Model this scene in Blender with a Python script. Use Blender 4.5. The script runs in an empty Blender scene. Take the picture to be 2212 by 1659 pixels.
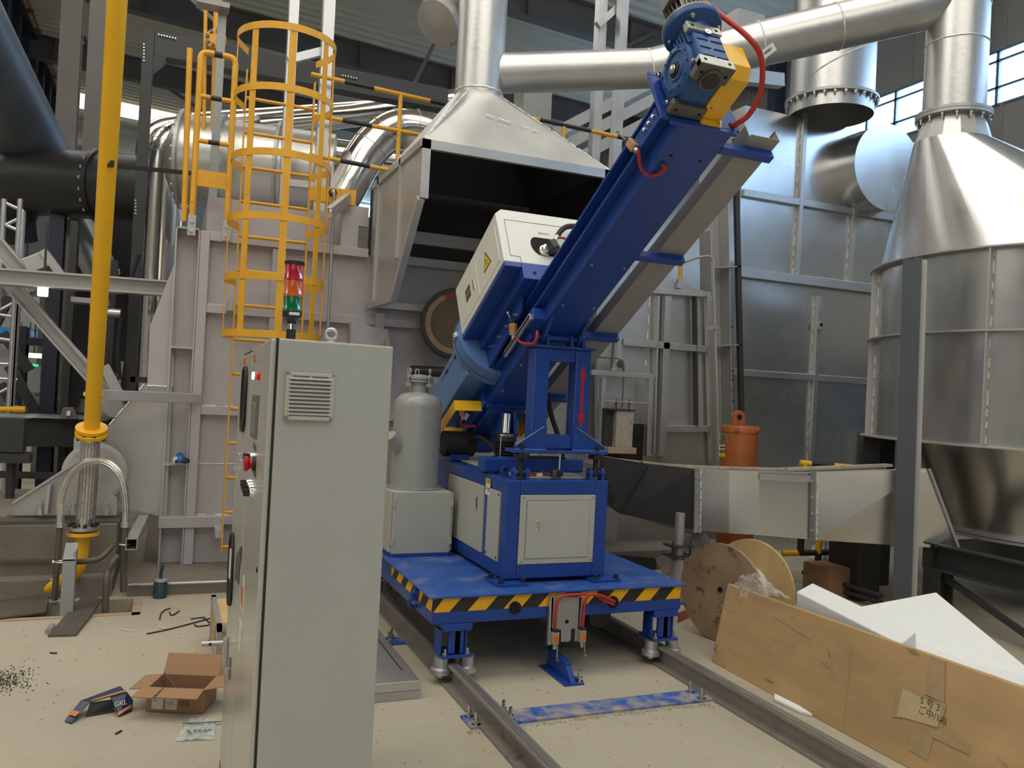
import bpy, bmesh, math, random
from mathutils import Vector, Matrix
random.seed(7)
S = bpy.context.scene
COL = S.collection
V = Vector
# ---------------------------------------------------------------- camera
F_PX, CAM_H = 1782.73, 1.6
ROLL, PITCH, YAW = 0.0511825, 0.0074, 0.393531
_cp, _sp = math.cos(PITCH), math.sin(PITCH)
_fh = V((math.sin(YAW), math.cos(YAW), 0)); _z = V((0, 0, 1))
C_R = V((math.cos(YAW), -math.sin(YAW), 0))
C_F = _fh*_cp + _z*_sp
C_U = _z*_cp - _fh*_sp
_cr, _sr = math.cos(ROLL), math.sin(ROLL)
CAM = V((0, 0, CAM_H))
camd = bpy.data.cameras.new('camera'); camd.sensor_width = 36; camd.lens = F_PX/2212*36
camd.clip_start = 0.05; camd.clip_end = 300
cam = bpy.data.objects.new('camera', camd); COL.objects.link(cam)
_xa = C_R*_cr + C_U*_sr; _ya = C_U*_cr - C_R*_sr
_m = Matrix((_xa, _ya, -C_F)).transposed().to_4x4(); _m.translation = CAM
cam.matrix_world = _m
S.camera = cam
# ---------------------------------------------------------------- world, light, exposure
S.view_settings.view_transform = 'Standard'; S.view_settings.look = 'None'
S.view_settings.gamma = 1.0; S.view_settings.use_curve_mapping = False
S.view_settings.exposure = 0.0
w = bpy.data.worlds.new('sky'); S.world = w; w.use_nodes = True
nt = w.node_tree
bg = nt.nodes['Background']
bg.inputs['Color'].default_value = (0.42, 0.66, 1.0, 1); bg.inputs['Strength'].default_value = 13.0
def area(name, loc, target, sx, sy, watts, col):
    l = bpy.data.lights.new(name, 'AREA'); l.shape = 'RECTANGLE'; l.size = sx; l.size_y = sy
    l.energy = watts; l.color = col
    o = bpy.data.objects.new(name, l); COL.objects.link(o); o.location = loc
    o.rotation_euler = (V(target)-V(loc)).to_track_quat('-Z', 'Y').to_euler()
    return o
area('hall_skylight_near', (1.0, -3.0, 9.2), (1.2, -1.0, 0), 9, 7, 470, (1, 0.96, 0.88))
area('hall_skylight_mid', (1.0, 4.0, 9.4), (1.0, 5.0, 0), 12, 4, 470, (1, 0.96, 0.88))
area('hall_skylight_far', (-3.0, 14.0, 9.5), (-3, 14, 0), 12, 6, 420, (1, 0.96, 0.90))
area('left_fill', (-9.0, 3.0, 9.3), (-7.5, 3.0, 0), 6, 14, 480, (1, 0.97, 0.91))  # added fill to lift the left-facing sides, no roof light built here
area('front_fill', (-5.0, -11.0, 3.6), (1.5, 6, 1.6), 9, 6, 190, (1, 0.96, 0.90))  # added frontal fill behind the camera, no real opening there

# ---------------------------------------------------------------- measuring: photo pixel (2212x1659) + a known plane -> world point
def ray(x, y):
    u, v = x-1106.0, y-829.5
    a = u*_cr + v*_sr; b = -u*_sr + v*_cr
    return C_R*a - C_U*b + C_F*F_PX
def PX(x, y, ax, val):
    d = ray(x, y); i = 'xyz'.index(ax)
    return CAM + d*((val-CAM[i])/d[i])
def PY(x, y, Y): return PX(x, y, 'y', Y)
def PXX(x, y, X): return PX(x, y, 'x', X)
def PZ(x, y, Z=0.0): return PX(x, y, 'z', Z)

# ---------------------------------------------------------------- materials
MATS = {}
def mat(name, col, metal=0.0, rough=0.5, var=0.08, scale=6.0, bump=0.0, bscale=60.0, spec=0.5, rvar=0.08, emit=None, estr=1.0,
        alpha=1.0, trans=0.0, speck=None, stretch=(1, 1, 1), coat=0.0, aniso=None):
    m = bpy.data.materials.new(name); m.use_nodes = True; t = m.node_tree; N = t.nodes; L = t.links
    b = N['Principled BSDF']
    b.inputs['Metallic'].default_value = metal; b.inputs['Roughness'].default_value = rough
    b.inputs['Specular IOR Level'].default_value = spec
    if coat: b.inputs['Coat Weight'].default_value = coat; b.inputs['Coat Roughness'].default_value = 0.15
    tc = N.new('ShaderNodeTexCoord'); mp = N.new('ShaderNodeMapping'); mp.inputs['Scale'].default_value = stretch
    L.new(tc.outputs['Object'], mp.inputs['Vector'])
    no = N.new('ShaderNodeTexNoise'); no.inputs['Scale'].default_value = scale; no.inputs['Detail'].default_value = 5
    no.inputs['Roughness'].default_value = 0.6
    L.new(mp.outputs['Vector'], no.inputs['Vector'])
    r = N.new('ShaderNodeValToRGB')
    c = V(col)
    r.color_ramp.elements[0].position = 0.3; r.color_ramp.elements[1].position = 0.7
    r.color_ramp.elements[0].color = (*(c*(1-var)), 1); r.color_ramp.elements[1].color = (*[min(1, k) for k in c*(1+var)], 1)
    L.new(no.outputs['Fac'], r.inputs['Fac'])
    out = r.outputs['Color']
    for sp in (speck or []):        # (colour, scale, lo, hi): dirt / specks / worn patches
        n2 = N.new('ShaderNodeTexNoise'); n2.inputs['Scale'].default_value = sp[1]; n2.inputs['Detail'].default_value = 6
        n2.inputs['Roughness'].default_value = 0.65
        L.new(mp.outputs['Vector'], n2.inputs['Vector'])
        rm = N.new('ShaderNodeMapRange'); rm.inputs['From Min'].default_value = sp[2]; rm.inputs['From Max'].default_value = sp[3]
        L.new(n2.outputs['Fac'], rm.inputs['Value'])
        mx = N.new('ShaderNodeMix'); mx.data_type = 'RGBA'
        L.new(rm.outputs['Result'], mx.inputs['Factor']); L.new(out, mx.inputs[6]); mx.inputs[7].default_value = (*sp[0], 1)
        out = mx.outputs[2]
    L.new(out, b.inputs['Base Color'])
    if rvar:
        mr = N.new('ShaderNodeMapRange'); mr.inputs['To Min'].default_value = max(0.02, rough-rvar); mr.inputs['To Max'].default_value = min(1, rough+rvar)
        L.new(no.outputs['Fac'], mr.inputs['Value']); L.new(mr.outputs['Result'], b.inputs['Roughness'])
    if bump:
        nb = N.new('ShaderNodeTexNoise'); nb.inputs['Scale'].default_value = bscale; nb.inputs['Detail'].default_value = 4
        L.new(mp.outputs['Vector'], nb.inputs['Vector'])
        bu = N.new('ShaderNodeBump'); bu.inputs['Strength'].default_value = bump; bu.inputs['Distance'].default_value = 0.01
        L.new(nb.outputs['Fac'], bu.inputs['Height']); L.new(bu.outputs['Normal'], b.inputs['Normal'])
    if emit is not None:
        b.inputs['Emission Color'].default_value = (*emit, 1); b.inputs['Emission Strength'].default_value = estr
    if alpha < 1: b.inputs['Alpha'].default_value = alpha
    if trans: b.inputs['Transmission Weight'].default_value = trans
    MATS[name] = m
    return m

# ---------------------------------------------------------------- mesh builder
def frame(d, up=(0, 0, 1)):
    d = V(d).normalized(); up = V(up)
    if abs(d.dot(up.normalized())) > 0.999: up = V((0, 1, 0)) if abs(d.y) < 0.9 else V((1, 0, 0))
    s = d.cross(up).normalized(); u = s.cross(d).normalized()
    return d, s, u
class MB:
    def __init__(self): self.v = []; self.f = []; self.sm = []
    def add(self, vs, fs, smooth=False):
        o = len(self.v); self.v += [tuple(p) for p in vs]
        for f in fs: self.f.append([i+o for i in f]); self.sm.append(smooth)
        return self
    def bb(self, x0, x1, y0, y1, z0, z1):
        vs = [(x, y, z) for z in (z0, z1) for y in (y0, y1) for x in (x0, x1)]
        return self.add(vs, [(0, 2, 3, 1), (4, 5, 7, 6), (0, 1, 5, 4), (2, 6, 7, 3), (0, 4, 6, 2), (1, 3, 7, 5)])
    def ob(self, c, ax, ay, az):       # box from centre and three half-axis vectors
        c, ax, ay, az = V(c), V(ax), V(ay), V(az)
        vs = [c+ax*i+ay*j+az*k for k in (-1, 1) for j in (-1, 1) for i in (-1, 1)]
        return self.add(vs, [(0, 2, 3, 1), (4, 5, 7, 6), (0, 1, 5, 4), (2, 6, 7, 3), (0, 4, 6, 2), (1, 3, 7, 5)])
    def bar(self, p0, p1, w, h, up=(0, 0, 1), off=(0, 0)):   # w sideways, h along up
        p0, p1 = V(p0), V(p1); d, s, u = frame(p1-p0, up)
        o = s*off[0]+u*off[1]
        return self.ob((p0+p1)/2+o, (p1-p0)/2, s*w/2, u*h/2)
    def ibeam(self, p0, p1, w, h, t, up=(0, 0, 1)):
        self.bar(p0, p1, w, t, up, (0, (h-t)/2)); self.bar(p0, p1, w, t, up, (0, -(h-t)/2))
        return self.bar(p0, p1, t, h-2*t, up)
    def chan(self, p0, p1, w, h, t, up=(0, 0, 1), side=1):   # web at -side, open to +side
        self.bar(p0, p1, t, h, up, (-side*(w-t)/2, 0))
        self.bar(p0, p1, w-t, t, up, (side*t/2, (h-t)/2)); return self.bar(p0, p1, w-t, t, up, (side*t/2, -(h-t)/2))
    def angle(self, p0, p1, w, h, t, up=(0, 0, 1), side=1):
        self.bar(p0, p1, t, h, up, (-side*(w-t)/2, 0)); return self.bar(p0, p1, w-t, t, up, (side*t/2, -(h-t)/2))
    def prism(self, pts, vec):
        pts = [V(p) for p in pts]; vec = V(vec); n = len(pts)
        nrm = V((0, 0, 0))
        for i in range(n): nrm += pts[i].cross(pts[(i+1) % n])
        if nrm.dot(vec) > 0: pts = pts[::-1]
        vs = pts+[p+vec for p in pts]
        return self.add(vs, [tuple(range(n)), tuple(range(2*n-1, n-1, -1))]+[(i, i+n, (i+1) % n+n, (i+1) % n) for i in range(n)])
    def plate(self, pts, t):           # polygon given a thickness away from the camera
        pts = [V(p) for p in pts]
        n = (pts[1]-pts[0]).cross(pts[2]-pts[0]).normalized()
        if n.dot(CAM-pts[0]) > 0: n = -n
        return self.prism(pts, n*t)
    def lathe(self, p, ax, prof, n=24, caps=True, smooth=True, a0=0.0, a1=2*math.pi):
        p = V(p); d, s, u = frame(ax); full = abs(a1-a0-2*math.pi) < 1e-6
        m = n if full else n+1
        vs = []; fs = []
        for r, t in prof:
            for i in range(m):
                a = a0+(a1-a0)*i/n
                vs.append(p+d*t+(s*math.cos(a)+u*math.sin(a))*r)
        for j in range(len(prof)-1):
            for i in range(n):
                k = (i+1) % m
                fs.append((j*m+i, j*m+k, (j+1)*m+k, (j+1)*m+i))
        self.add(vs, fs, smooth)
        if caps and full:
            for j, fl in ((0, True), (len(prof)-1, False)):
                if prof[j][0] > 1e-5:
                    q = [vs[j*m+i] for i in range(m)]
                    self.add(q[::-1] if fl else q, [tuple(range(m))])
        return self
    def cyl(self, p0, p1, r0, r1=None, n=20, caps=True):
        p0, p1 = V(p0), V(p1); L = (p1-p0).length
        return self.lathe(p0, p1-p0, [(r0, 0), (r0 if r1 is None else r1, L)], n, caps)
    def ring(self, p0, p1, ro, ri, n=28, smooth=True):  # hollow cylinder
        L = (V(p1)-V(p0)).length
        self.lathe(p0, V(p1)-V(p0), [(ri, 0), (ro, 0), (ro, L), (ri, L), (ri, 0)], n, False, False); return self
    def tube(self, pts, r, n=8, closed=False, caps=True, rs=None):
        pts = [V(p) for p in pts]; m = len(pts); vs = []; prev = None
        for i, p in enumerate(pts):
            if closed: t = pts[(i+1) % m]-pts[i-1]
            else: t = pts[min(i+1, m-1)]-pts[max(i-1, 0)]
            t.normalize()
            if prev is None:
                a = V((0, 0, 1)) if abs(t.z) < 0.9 else V((1, 0, 0))
                s = t.cross(a).normalized()
            else:
                s = (prev-t*prev.dot(t)).normalized()
            prev = s; u = s.cross(t)
            rr = rs[i] if rs else r
            for k in range(n):
                a = 2*math.pi*k/n; vs.append(p+(s*math.cos(a)+u*math.sin(a))*rr)
        fs = []
        for i in range(m if closed else m-1):
            j = (i+1) % m
            for k in range(n): fs.append((i*n+k, j*n+k, j*n+(k+1) % n, i*n+(k+1) % n))
        self.add(vs, fs, True)
        if caps and not closed:
            self.add(vs[:n], [tuple(range(n))]); self.add(vs[-n:], [tuple(range(n))[::-1]])
        return self
    def torus(self, c, ax, R, r, n=24, k=8):
        d, s, u = frame(ax)
        return self.tube([V(c)+(s*math.cos(2*math.pi*i/n)+u*math.sin(2*math.pi*i/n))*R for i in range(n)], r, k, closed=True)
    def hexbolt(self, p, ax, r, h, shaft=0.0):
        d = V(ax).normalized(); p = V(p)
        self.lathe(p, d, [(r, 0), (r, h)], 6, True, False)
        if shaft: self.cyl(p+d*h, p+d*(h+shaft), r*0.55, n=8)
        return self
    def obj(self, name, m, parent=None, bevel=0.0, kind=None, label=None):
        me = bpy.data.meshes.new(name); me.from_pydata(self.v, [], self.f)
        me.polygons.foreach_set('use_smooth', self.sm)
        if isinstance(m, str): m = MATS[m]
        me.materials.append(m); me.update()
        if any(self.sm): me.set_sharp_from_angle(angle=math.radians(38))
        o = bpy.data.objects.new(name, me); COL.objects.link(o)
        if parent is not None:
            o.parent = parent; o.matrix_parent_inverse = Matrix.Translation(-world_loc(parent))
        if bevel:
            md = o.modifiers.new('bevel', 'BEVEL'); md.width = bevel; md.segments = 2; md.limit_method = 'ANGLE'
            md.angle_limit = math.radians(50)
        if kind: o['kind'] = kind
        if label: o['label'] = label
        return o
def world_loc(o):                      # part meshes are written in world coordinates, so only an Empty parent has an offset
    return o.location.copy() if o.type == 'EMPTY' else V((0, 0, 0))
def thing(name, label, cat, loc=(0, 0, 0), group=None):
    o = bpy.data.objects.new(name, None); COL.objects.link(o); o.location = loc
    o.empty_display_size = 0.1
    return tag(o, label, cat, group)
def tag(o, label, cat, group=None):
    o['label'] = label; o['category'] = cat
    if group: o['group'] = group
    return o
def struct(o):
    o['kind'] = 'structure'; return o
def bez(p, n=12):                      # smooth path through points (Catmull-Rom)
    p = [V(q) for q in p]; out = []
    for i in range(len(p)-1):
        a, b, c, d = p[max(i-1, 0)], p[i], p[i+1], p[min(i+2, len(p)-1)]
        for k in range(n):
            t = k/n
            out.append(0.5*((2*b)+(c-a)*t+(2*a-5*b+4*c-d)*t*t+(3*b-a-3*c+d)*t**3))
    return out+[p[-1]]
def text(name, body, m, loc, xdir, ydir, size, parent=None, depth=0.0008, align='CENTER'):
    cu = bpy.data.curves.new(name, 'FONT'); cu.body = body; cu.size = size; cu.extrude = depth; cu.align_x = align; cu.align_y = 'CENTER'
    cu.resolution_u = 3
    t = bpy.data.objects.new(name+'_tmp', cu); COL.objects.link(t)
    dg = bpy.context.evaluated_depsgraph_get(); dg.update()
    me = bpy.data.meshes.new_from_object(t.evaluated_get(dg))
    bpy.data.objects.remove(t)
    x = V(xdir).normalized(); y = V(ydir).normalized(); z = x.cross(y)
    M = Matrix((x, y, z)).transposed().to_4x4(); M.translation = V(loc)
    me.transform(M); me.materials.clear(); me.materials.append(MATS[m] if isinstance(m, str) else m)
    o = bpy.data.objects.new(name, me); COL.objects.link(o)
    if parent is not None:
        o.parent = parent; o.matrix_parent_inverse = Matrix.Translation(-world_loc(parent))
    return o
def bolts(parent, pts, ax, r, h, m='steel', name='bolt', shaft=0.0):
    for p in pts: MB().hexbolt(p, ax, r, h, shaft).obj(name, m, parent)

def lin(r, g, b):
    f = lambda c: (c/255/12.92) if c/255 <= 0.04045 else ((c/255+0.055)/1.055)**2.4
    return (f(r), f(g), f(b))
# paints and surfaces
mat('silver', (0.60, 0.595, 0.575), 0.85, 0.36, 0.06, 2.5, 0.12, 25, rvar=0.08)
mat('silver_dull', (0.47, 0.46, 0.445), 0.55, 0.46, 0.06, 3.0, 0.12, 30)
mat('lilac_grey', (0.47, 0.445, 0.455), 0.25, 0.50, 0.06, 2.5, 0.15, 40)
mat('furnace_sheet', (0.64, 0.64, 0.625), 0.92, 0.25, 0.06, 2.0, 0.06, 8)
mat('jacket', (0.80, 0.77, 0.72), 1.0, 0.16, 0.03, 3.0, 0.10, 5, rvar=0.04)
mat('galvanised', (0.55, 0.56, 0.57), 0.8, 0.38, 0.08, 8.0)
mat('weld', (0.80, 0.80, 0.78), 0.6, 0.45, 0.2, 60.0, 0.4, 200)
mat('blue', (0.012, 0.055, 0.285), 0.0, 0.33, 0.06, 5.0, 0.05, 80, spec=0.5)
mat('blue_deck', (0.020, 0.085, 0.34), 0.0, 0.5, 0.15, 6.0, 0.1, 60, speck=[((0.22, 0.25, 0.30), 4.0, 0.52, 0.85)])
mat('blue_worn', (0.025, 0.095, 0.38), 0.0, 0.6, 0.15, 6.0, 0.1, 60, speck=[((0.36, 0.32, 0.25), 7.0, 0.42, 0.62)])
mat('blue_gear', (0.012, 0.075, 0.235), 0.0, 0.40, 0.08, 9.0, 0.1, 90)
mat('blue_light', (0.105, 0.215, 0.44), 0.0, 0.38, 0.05, 5.0)
mat('yellow', (0.86, 0.46, 0.012), 0.0, 0.36, 0.06, 5.0, 0.05, 60)
mat('yellow_old', (0.74, 0.375, 0.025), 0.0, 0.42, 0.10, 7.0, 0.05, 60, speck=[((0.10, 0.06, 0.02), 16.0, 0.66, 0.76)])
mat('black', (0.018, 0.018, 0.018), 0.0, 0.45, 0.15, 8.0)
mat('black_tape', (0.022, 0.020, 0.018), 0.0, 0.5, 0.1, 8.0)
mat('rubber', (0.012, 0.012, 0.013), 0.0, 0.65, 0.2, 10.0)
mat('hole', (0.004, 0.004, 0.005), 0.0, 0.9, 0.0)
mat('dark_steel', (0.045, 0.045, 0.046), 0.2, 0.5, 0.12, 4.0)
mat('dark_blue_steel', (0.028, 0.038, 0.058), 0.2, 0.5, 0.12, 4.0)
mat('black_and_shade', (0.020, 0.020, 0.020), 0.1, 0.55, 0.2, 3.0)  # near-black for dark machines, and for the shade painted inside the hood
mat('grey_blue_duct', (0.105, 0.125, 0.145), 0.2, 0.45, 0.1, 3.0)
mat('dark_duct', (0.035, 0.035, 0.036), 0.3, 0.42, 0.12, 3.0, 0.05, 20)
mat('beam_brown', (0.15, 0.137, 0.12), 0.1, 0.55, 0.1, 2.0)
mat('cabinet', (0.43, 0.435, 0.385), 0.0, 0.42, 0.03, 3.0, 0.06, 350)
mat('cabinet_front', (0.45, 0.45, 0.40), 0.0, 0.24, 0.03, 3.0, 0.03, 350)
mat('vent_plastic', (0.50, 0.50, 0.45), 0.0, 0.5, 0.03)
mat('tank_grey', (0.30, 0.31, 0.30), 0.0, 0.28, 0.03, 4.0)
mat('panel_grey', (0.46, 0.46, 0.40), 0.0, 0.36, 0.03, 4.0)
mat('white_box', (0.72, 0.72, 0.65), 0.0, 0.38, 0.02, 4.0)
mat('tray_grey', (0.33, 0.32, 0.30), 0.3, 0.5, 0.05, 4.0)
mat('steel', (0.62, 0.61, 0.58), 1.0, 0.28, 0.08, 12.0)
mat('chrome', (0.8, 0.8, 0.8), 1.0, 0.10, 0.02, 12.0)
mat('cast', (0.14, 0.135, 0.12), 0.6, 0.5, 0.2, 20.0, 0.2, 90)
mat('cast_light', (0.48, 0.49, 0.44), 0.7, 0.42, 0.12, 14.0)
mat('motor_grey', (0.20, 0.20, 0.19), 0.5, 0.45, 0.1, 9.0)
mat('red_cable', (0.42, 0.028, 0.022), 0.0, 0.5, 0.12, 20.0)
mat('red', (0.55, 0.01, 0.02), 0.0, 0.35, 0.03)
mat('arrow_red', (0.42, 0.008, 0.02), 0.0, 0.5, 0.05)
mat('orange_paint', (0.36, 0.105, 0.028), 0.0, 0.42, 0.06, 5.0, 0.08, 60)
mat('orange_label', (0.60, 0.16, 0.03), 0.0, 0.5, 0.1, 30)
mat('tan_box', (0.34, 0.32, 0.21), 0.2, 0.45, 0.05)
mat('white', (0.75, 0.75, 0.72), 0.0, 0.5, 0.03)
mat('paper', (0.62, 0.62, 0.58), 0.0, 0.7, 0.04)
mat('ink', (0.02, 0.02, 0.02), 0.0, 0.7, 0.0)
mat('foam', (0.80, 0.81, 0.78), 0.0, 0.85, 0.02, 20, 0.25, 140)
mat('foam_yellow', (0.62, 0.58, 0.36), 0.0, 0.85, 0.04, 20, 0.2, 90)
mat('plywood', (0.44, 0.285, 0.135), 0.0, 0.62, 0.16, 2.2, 0.05, 30, stretch=(2.5, 0.8, 2.5),
    speck=[((0.17, 0.11, 0.055), 5.0, 0.60, 0.74), ((0.03, 0.022, 0.015), 15.0, 0.68, 0.74)])
mat('plywood_edge', (0.36, 0.24, 0.13), 0.0, 0.75, 0.25, 40, stretch=(1, 1, 8))
mat('reel_dirty', (0.34, 0.225, 0.135), 0.0, 0.7, 0.18, 4.0, 0.1, 50, speck=[((0.075, 0.040, 0.022), 10.0, 0.56, 0.68)])
mat('reel_clean', (0.56, 0.385, 0.175), 0.0, 0.6, 0.14, 2.5, 0.05, 40, stretch=(1, 4, 0.7), speck=[((0.25, 0.13, 0.05), 7.0, 0.66, 0.75)])
mat('timber', (0.42, 0.30, 0.20), 0.0, 0.7, 0.15, 6.0, 0.1, 40, stretch=(1, 6, 6))
mat('carton', (0.34, 0.19, 0.095), 0.0, 0.75, 0.06, 5.0)
mat('carton_in', (0.27, 0.155, 0.085), 0.0, 0.8, 0.06, 5.0)
mat('navy_card', (0.022, 0.030, 0.085), 0.0, 0.28, 0.2, 9.0, 0.3, 18)
mat('card_orange', (0.52, 0.20, 0.06), 0.0, 0.35, 0.1, 9.0, 0.3, 18)
mat('refractory', (0.36, 0.255, 0.175), 0.0, 0.9, 0.15, 12, 0.4, 60)
mat('refractory_dark', (0.155, 0.115, 0.075), 0.0, 0.9, 0.15, 5, 0.3, 40)
mat('brick_red', (0.30, 0.09, 0.04), 0.0, 0.85, 0.2, 14, 0.3, 60)
mat('castable', (0.40, 0.36, 0.29), 0.0, 0.9, 0.14, 9, 0.7, 45, speck=[((0.16, 0.12, 0.085), 14, 0.60, 0.68)])
mat('rusty_rail', (0.31, 0.285, 0.255), 0.5, 0.48, 0.15, 5.0, 0.1, 50, speck=[((0.13, 0.085, 0.06), 5.0, 0.58, 0.75)])
mat('rail_top', (0.42, 0.41, 0.39), 0.8, 0.35, 0.1, 9.0)
mat('dusty_steel', (0.115, 0.10, 0.082), 0.3, 0.6, 0.15, 6.0, 0.2, 70)
mat('hose_braid', (0.56, 0.53, 0.47), 0.9, 0.33, 0.22, 26.0, 0.6, 220)
mat('copper_bar', (0.42, 0.12, 0.065), 0.1, 0.5, 0.1, 4.0)
mat('hazard', (0.86, 0.44, 0.01), 0.0, 0.4, 0.03)
mat('sticker_yellow', (0.72, 0.58, 0.02), 0.0, 0.45, 0.02)
mat('dial_blue', (0.04, 0.14, 0.5), 0.0, 0.3, 0.02)
mat('glass_dark', (0.06, 0.075, 0.075), 0.0, 0.06, 0.02)
mat('screen', (0.10, 0.115, 0.11), 0.0, 0.1, 0.3, 40)
mat('blue_mask', (0.008, 0.085, 0.26), 0.0, 0.4, 0.05)
mat('paint_pot', (0.05, 0.10, 0.125), 0.5, 0.4, 0.2, 20)
mat('lamp_red', (0.55, 0.01, 0.045), 0.0, 0.15, 0.02, trans=0.25, coat=0.5)
mat('lamp_amber', (0.75, 0.13, 0.01), 0.0, 0.15, 0.02, trans=0.25, coat=0.5)
mat('lamp_green', (0.0, 0.17, 0.055), 0.0, 0.15, 0.02, trans=0.25, coat=0.5)
mat('pilot_lit', (0.7, 0.8, 1.0), 0.0, 0.3, 0.0, emit=(0.55, 0.7, 1.0), estr=4.0)
mat('pilot_red', (0.7, 0.02, 0.03), 0.0, 0.2, 0.0, emit=(0.8, 0.02, 0.04), estr=0.35)
mat('lamp_on', (1, 1, 1), 0.0, 0.4, 0.0, emit=(0.85, 0.97, 1.0), estr=14.0)
mat('tube_light', (1, 1, 1), 0.0, 0.4, 0.0, emit=(1.0, 0.98, 0.85), estr=3.0)
mat('green_on', (0, 0.6, 0.2), 0.0, 0.3, 0.0, emit=(0.0, 0.9, 0.25), estr=1.5)
mat('banner_blue', (0.035, 0.26, 0.62), 0.0, 0.6, 0.05)
mat('clear_film', (0.80, 0.80, 0.77), 0.0, 0.10, 0.05, 6, 0.8, 22, alpha=0.22)
mat('column_grey', (0.10, 0.11, 0.125), 0.5, 0.42, 0.08, 3.0, 0.1, 30)
mat('plastic_bag', (0.62, 0.66, 0.64), 0.0, 0.25, 0.06, 6, 0.6, 18, alpha=0.62)
def RP(p, px): return px*(V(p)-CAM).dot(C_F)/F_PX          # size in metres of px photo pixels at point p
# ================================================================ SETTING
def concrete(name, base, dark, stretch=1.0):
    m = mat(name, base, 0.0, 0.82, 0.10, 0.7, 0.35, 55, speck=[(dark, 1.1, 0.56, 0.86), (tuple(k*0.62 for k in base), 3.6, 0.62, 0.85), ((0.07, 0.06, 0.05), 34.0, 0.70, 0.76)])
    return m
concrete('floor_mat', (0.42, 0.375, 0.285), (0.27, 0.235, 0.175))
concrete('plinth_mat', (0.20, 0.175, 0.14), (0.10, 0.085, 0.065))
fb = MB()
X0, X1, Y0, Y1 = -16, 12, -16, 36
PX0, PX1, PY0, PY1 = -3.2, -0.15, 5.98, 6.36           # trench opening
for a, b, c, d in ((X0, X1, Y0, PY0), (X0, X1, PY1, Y1), (X0, PX0, PY0, PY1), (PX1, X1, PY0, PY1)):
    fb.bb(a, b, c, d, -0.12, 0.0)
fl_o = struct(fb.obj('floor', 'floor_mat'))
pit = MB().bb(PX0-0.1, PX1+0.1, PY0-0.1, PY1+0.1, -0.62, -0.6)
pit.bb(PX0-.1, PX0, PY0, PY1, -.6, -.12).bb(PX1, PX1+.1, PY0, PY1, -.6, -.12).bb(PX0, PX1, PY0-.1, PY0, -.6, -.12).bb(PX0, PX1, PY1, PY1+.1, -.6, -.12)
struct(pit.obj('trim_1', 'plinth_mat'))
tr = MB().bb(PX1-.0, PX1+.05, PY0-.05, PY1+.0, -.004, .006).bb(PX0, PX1+.05, PY0-.05, PY0, -.004, .006)
struct(tr.obj('trim_2', 'timber'))

# roof: corrugated sheet on a shallow pitch falling to the right wall
mat('roof_sheet', (0.62, 0.59, 0.48), 0.0, 0.6, 0.05, 1.0)
RZ = lambda X: 10.0-0.06*X
rb = MB(); y = Y0
while y < Y1:
    q = [(0, 0), (0.05, -0.06), (0.13, -0.06), (0.18, 0), (0.32, 0)]
    for (a, za), (b, zb) in zip(q, q[1:]):
        rb.add([(X0, y+a, RZ(X0)+za), (X1, y+a, RZ(X1)+za), (X1, y+b, RZ(X1)+zb), (X0, y+b, RZ(X0)+zb)], [(0, 3, 2, 1)])
    y += 0.32
rb.bb(X0, X0+.02, Y0, Y1, RZ(X0), RZ(X0)+.02)
struct(rb.obj('ceiling', 'roof_sheet'))
mat('wall_sheet', (0.34, 0.335, 0.32), 0.0, 0.6, 0.05, 1.0)
mat('wall_dim', (0.40, 0.385, 0.35), 0.0, 0.6, 0.05, 1.0)
mat('wall_blue', (0.06, 0.085, 0.13), 0.0, 0.55, 0.05, 1.0)
# right wall: sheet with vertical ribs, a long band of windows
WX = 12.0
wz0, wz1 = 6.55, 7.42
wl = MB()
def ribbed(b, z0, z1, y0, y1, x):
    y = y0
    while y < y1:
        e = min(y+0.9, y1)
        b.bb(x, x+.05, y, e-.04, z0, z1); b.bb(x-.03, x+.05, e-.04, e, z0, z1); y = e
ribbed(wl, 2.4, wz0, Y0, Y1, WX); ribbed(wl, wz1, 10, Y0, Y1, WX)
wl.bb(WX, WX+.05, Y0, -14, 0, 2.4)
WR = struct(wl.obj('wall_right', 'wall_sheet'))
struct(MB().bb(WX, WX+.05, -14, Y1, 0, 2.4).obj('trim_3', 'wall_blue'))
struct(MB().bb(X0-.05, X0, Y0, Y1, 0, 11).obj('wall_left', 'wall_dim'))
struct(MB().bb(X0, X1, Y0-.05, Y0, 0, 11).obj('wall_back', 'wall_dim'))
fw = MB(); ribz = 0
fw.bb(X0, X1, Y1, Y1+.05, 0, 8.6).bb(X0, X1, Y1, Y1+.05, 9.4, 11)
struct(fw.obj('wall_far', 'wall_dim'))
mat('pane_glass', (0.9, 0.95, 1.0), 0.0, 0.02, 0.0, alpha=0.12, rvar=0)
mat('window_frame', (0.16, 0.22, 0.33), 0.0, 0.4, 0.03)
mat('far_light', (1, 1, 1), 0.0, 0.5, 0.0, emit=(1.0, 0.96, 0.82), estr=1.5)
k = 1; y = -13.6
while y < 34:
    y1 = y+2.0
    fr = MB()
    for z in (wz0, wz0+.28, wz1-.16, wz1): fr.bb(WX-.02, WX+.04, y, y1, z-.02, z+.02)
    yy = y
    for i in range(4):
        fr.bb(WX-.02, WX+.04, yy-.025, yy+.025, wz0, wz1); yy += 2.0/3
    f = struct(fr.obj('window_%d' % k, 'window_frame')); f['label'] = 'blue framed window pane strip in the right wall'
    MB().bb(WX+.005, WX+.012, y, y1, wz0, wz1).obj('pane', 'pane_glass', f)
    del f['label']
    k += 1; y += 2.02
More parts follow.
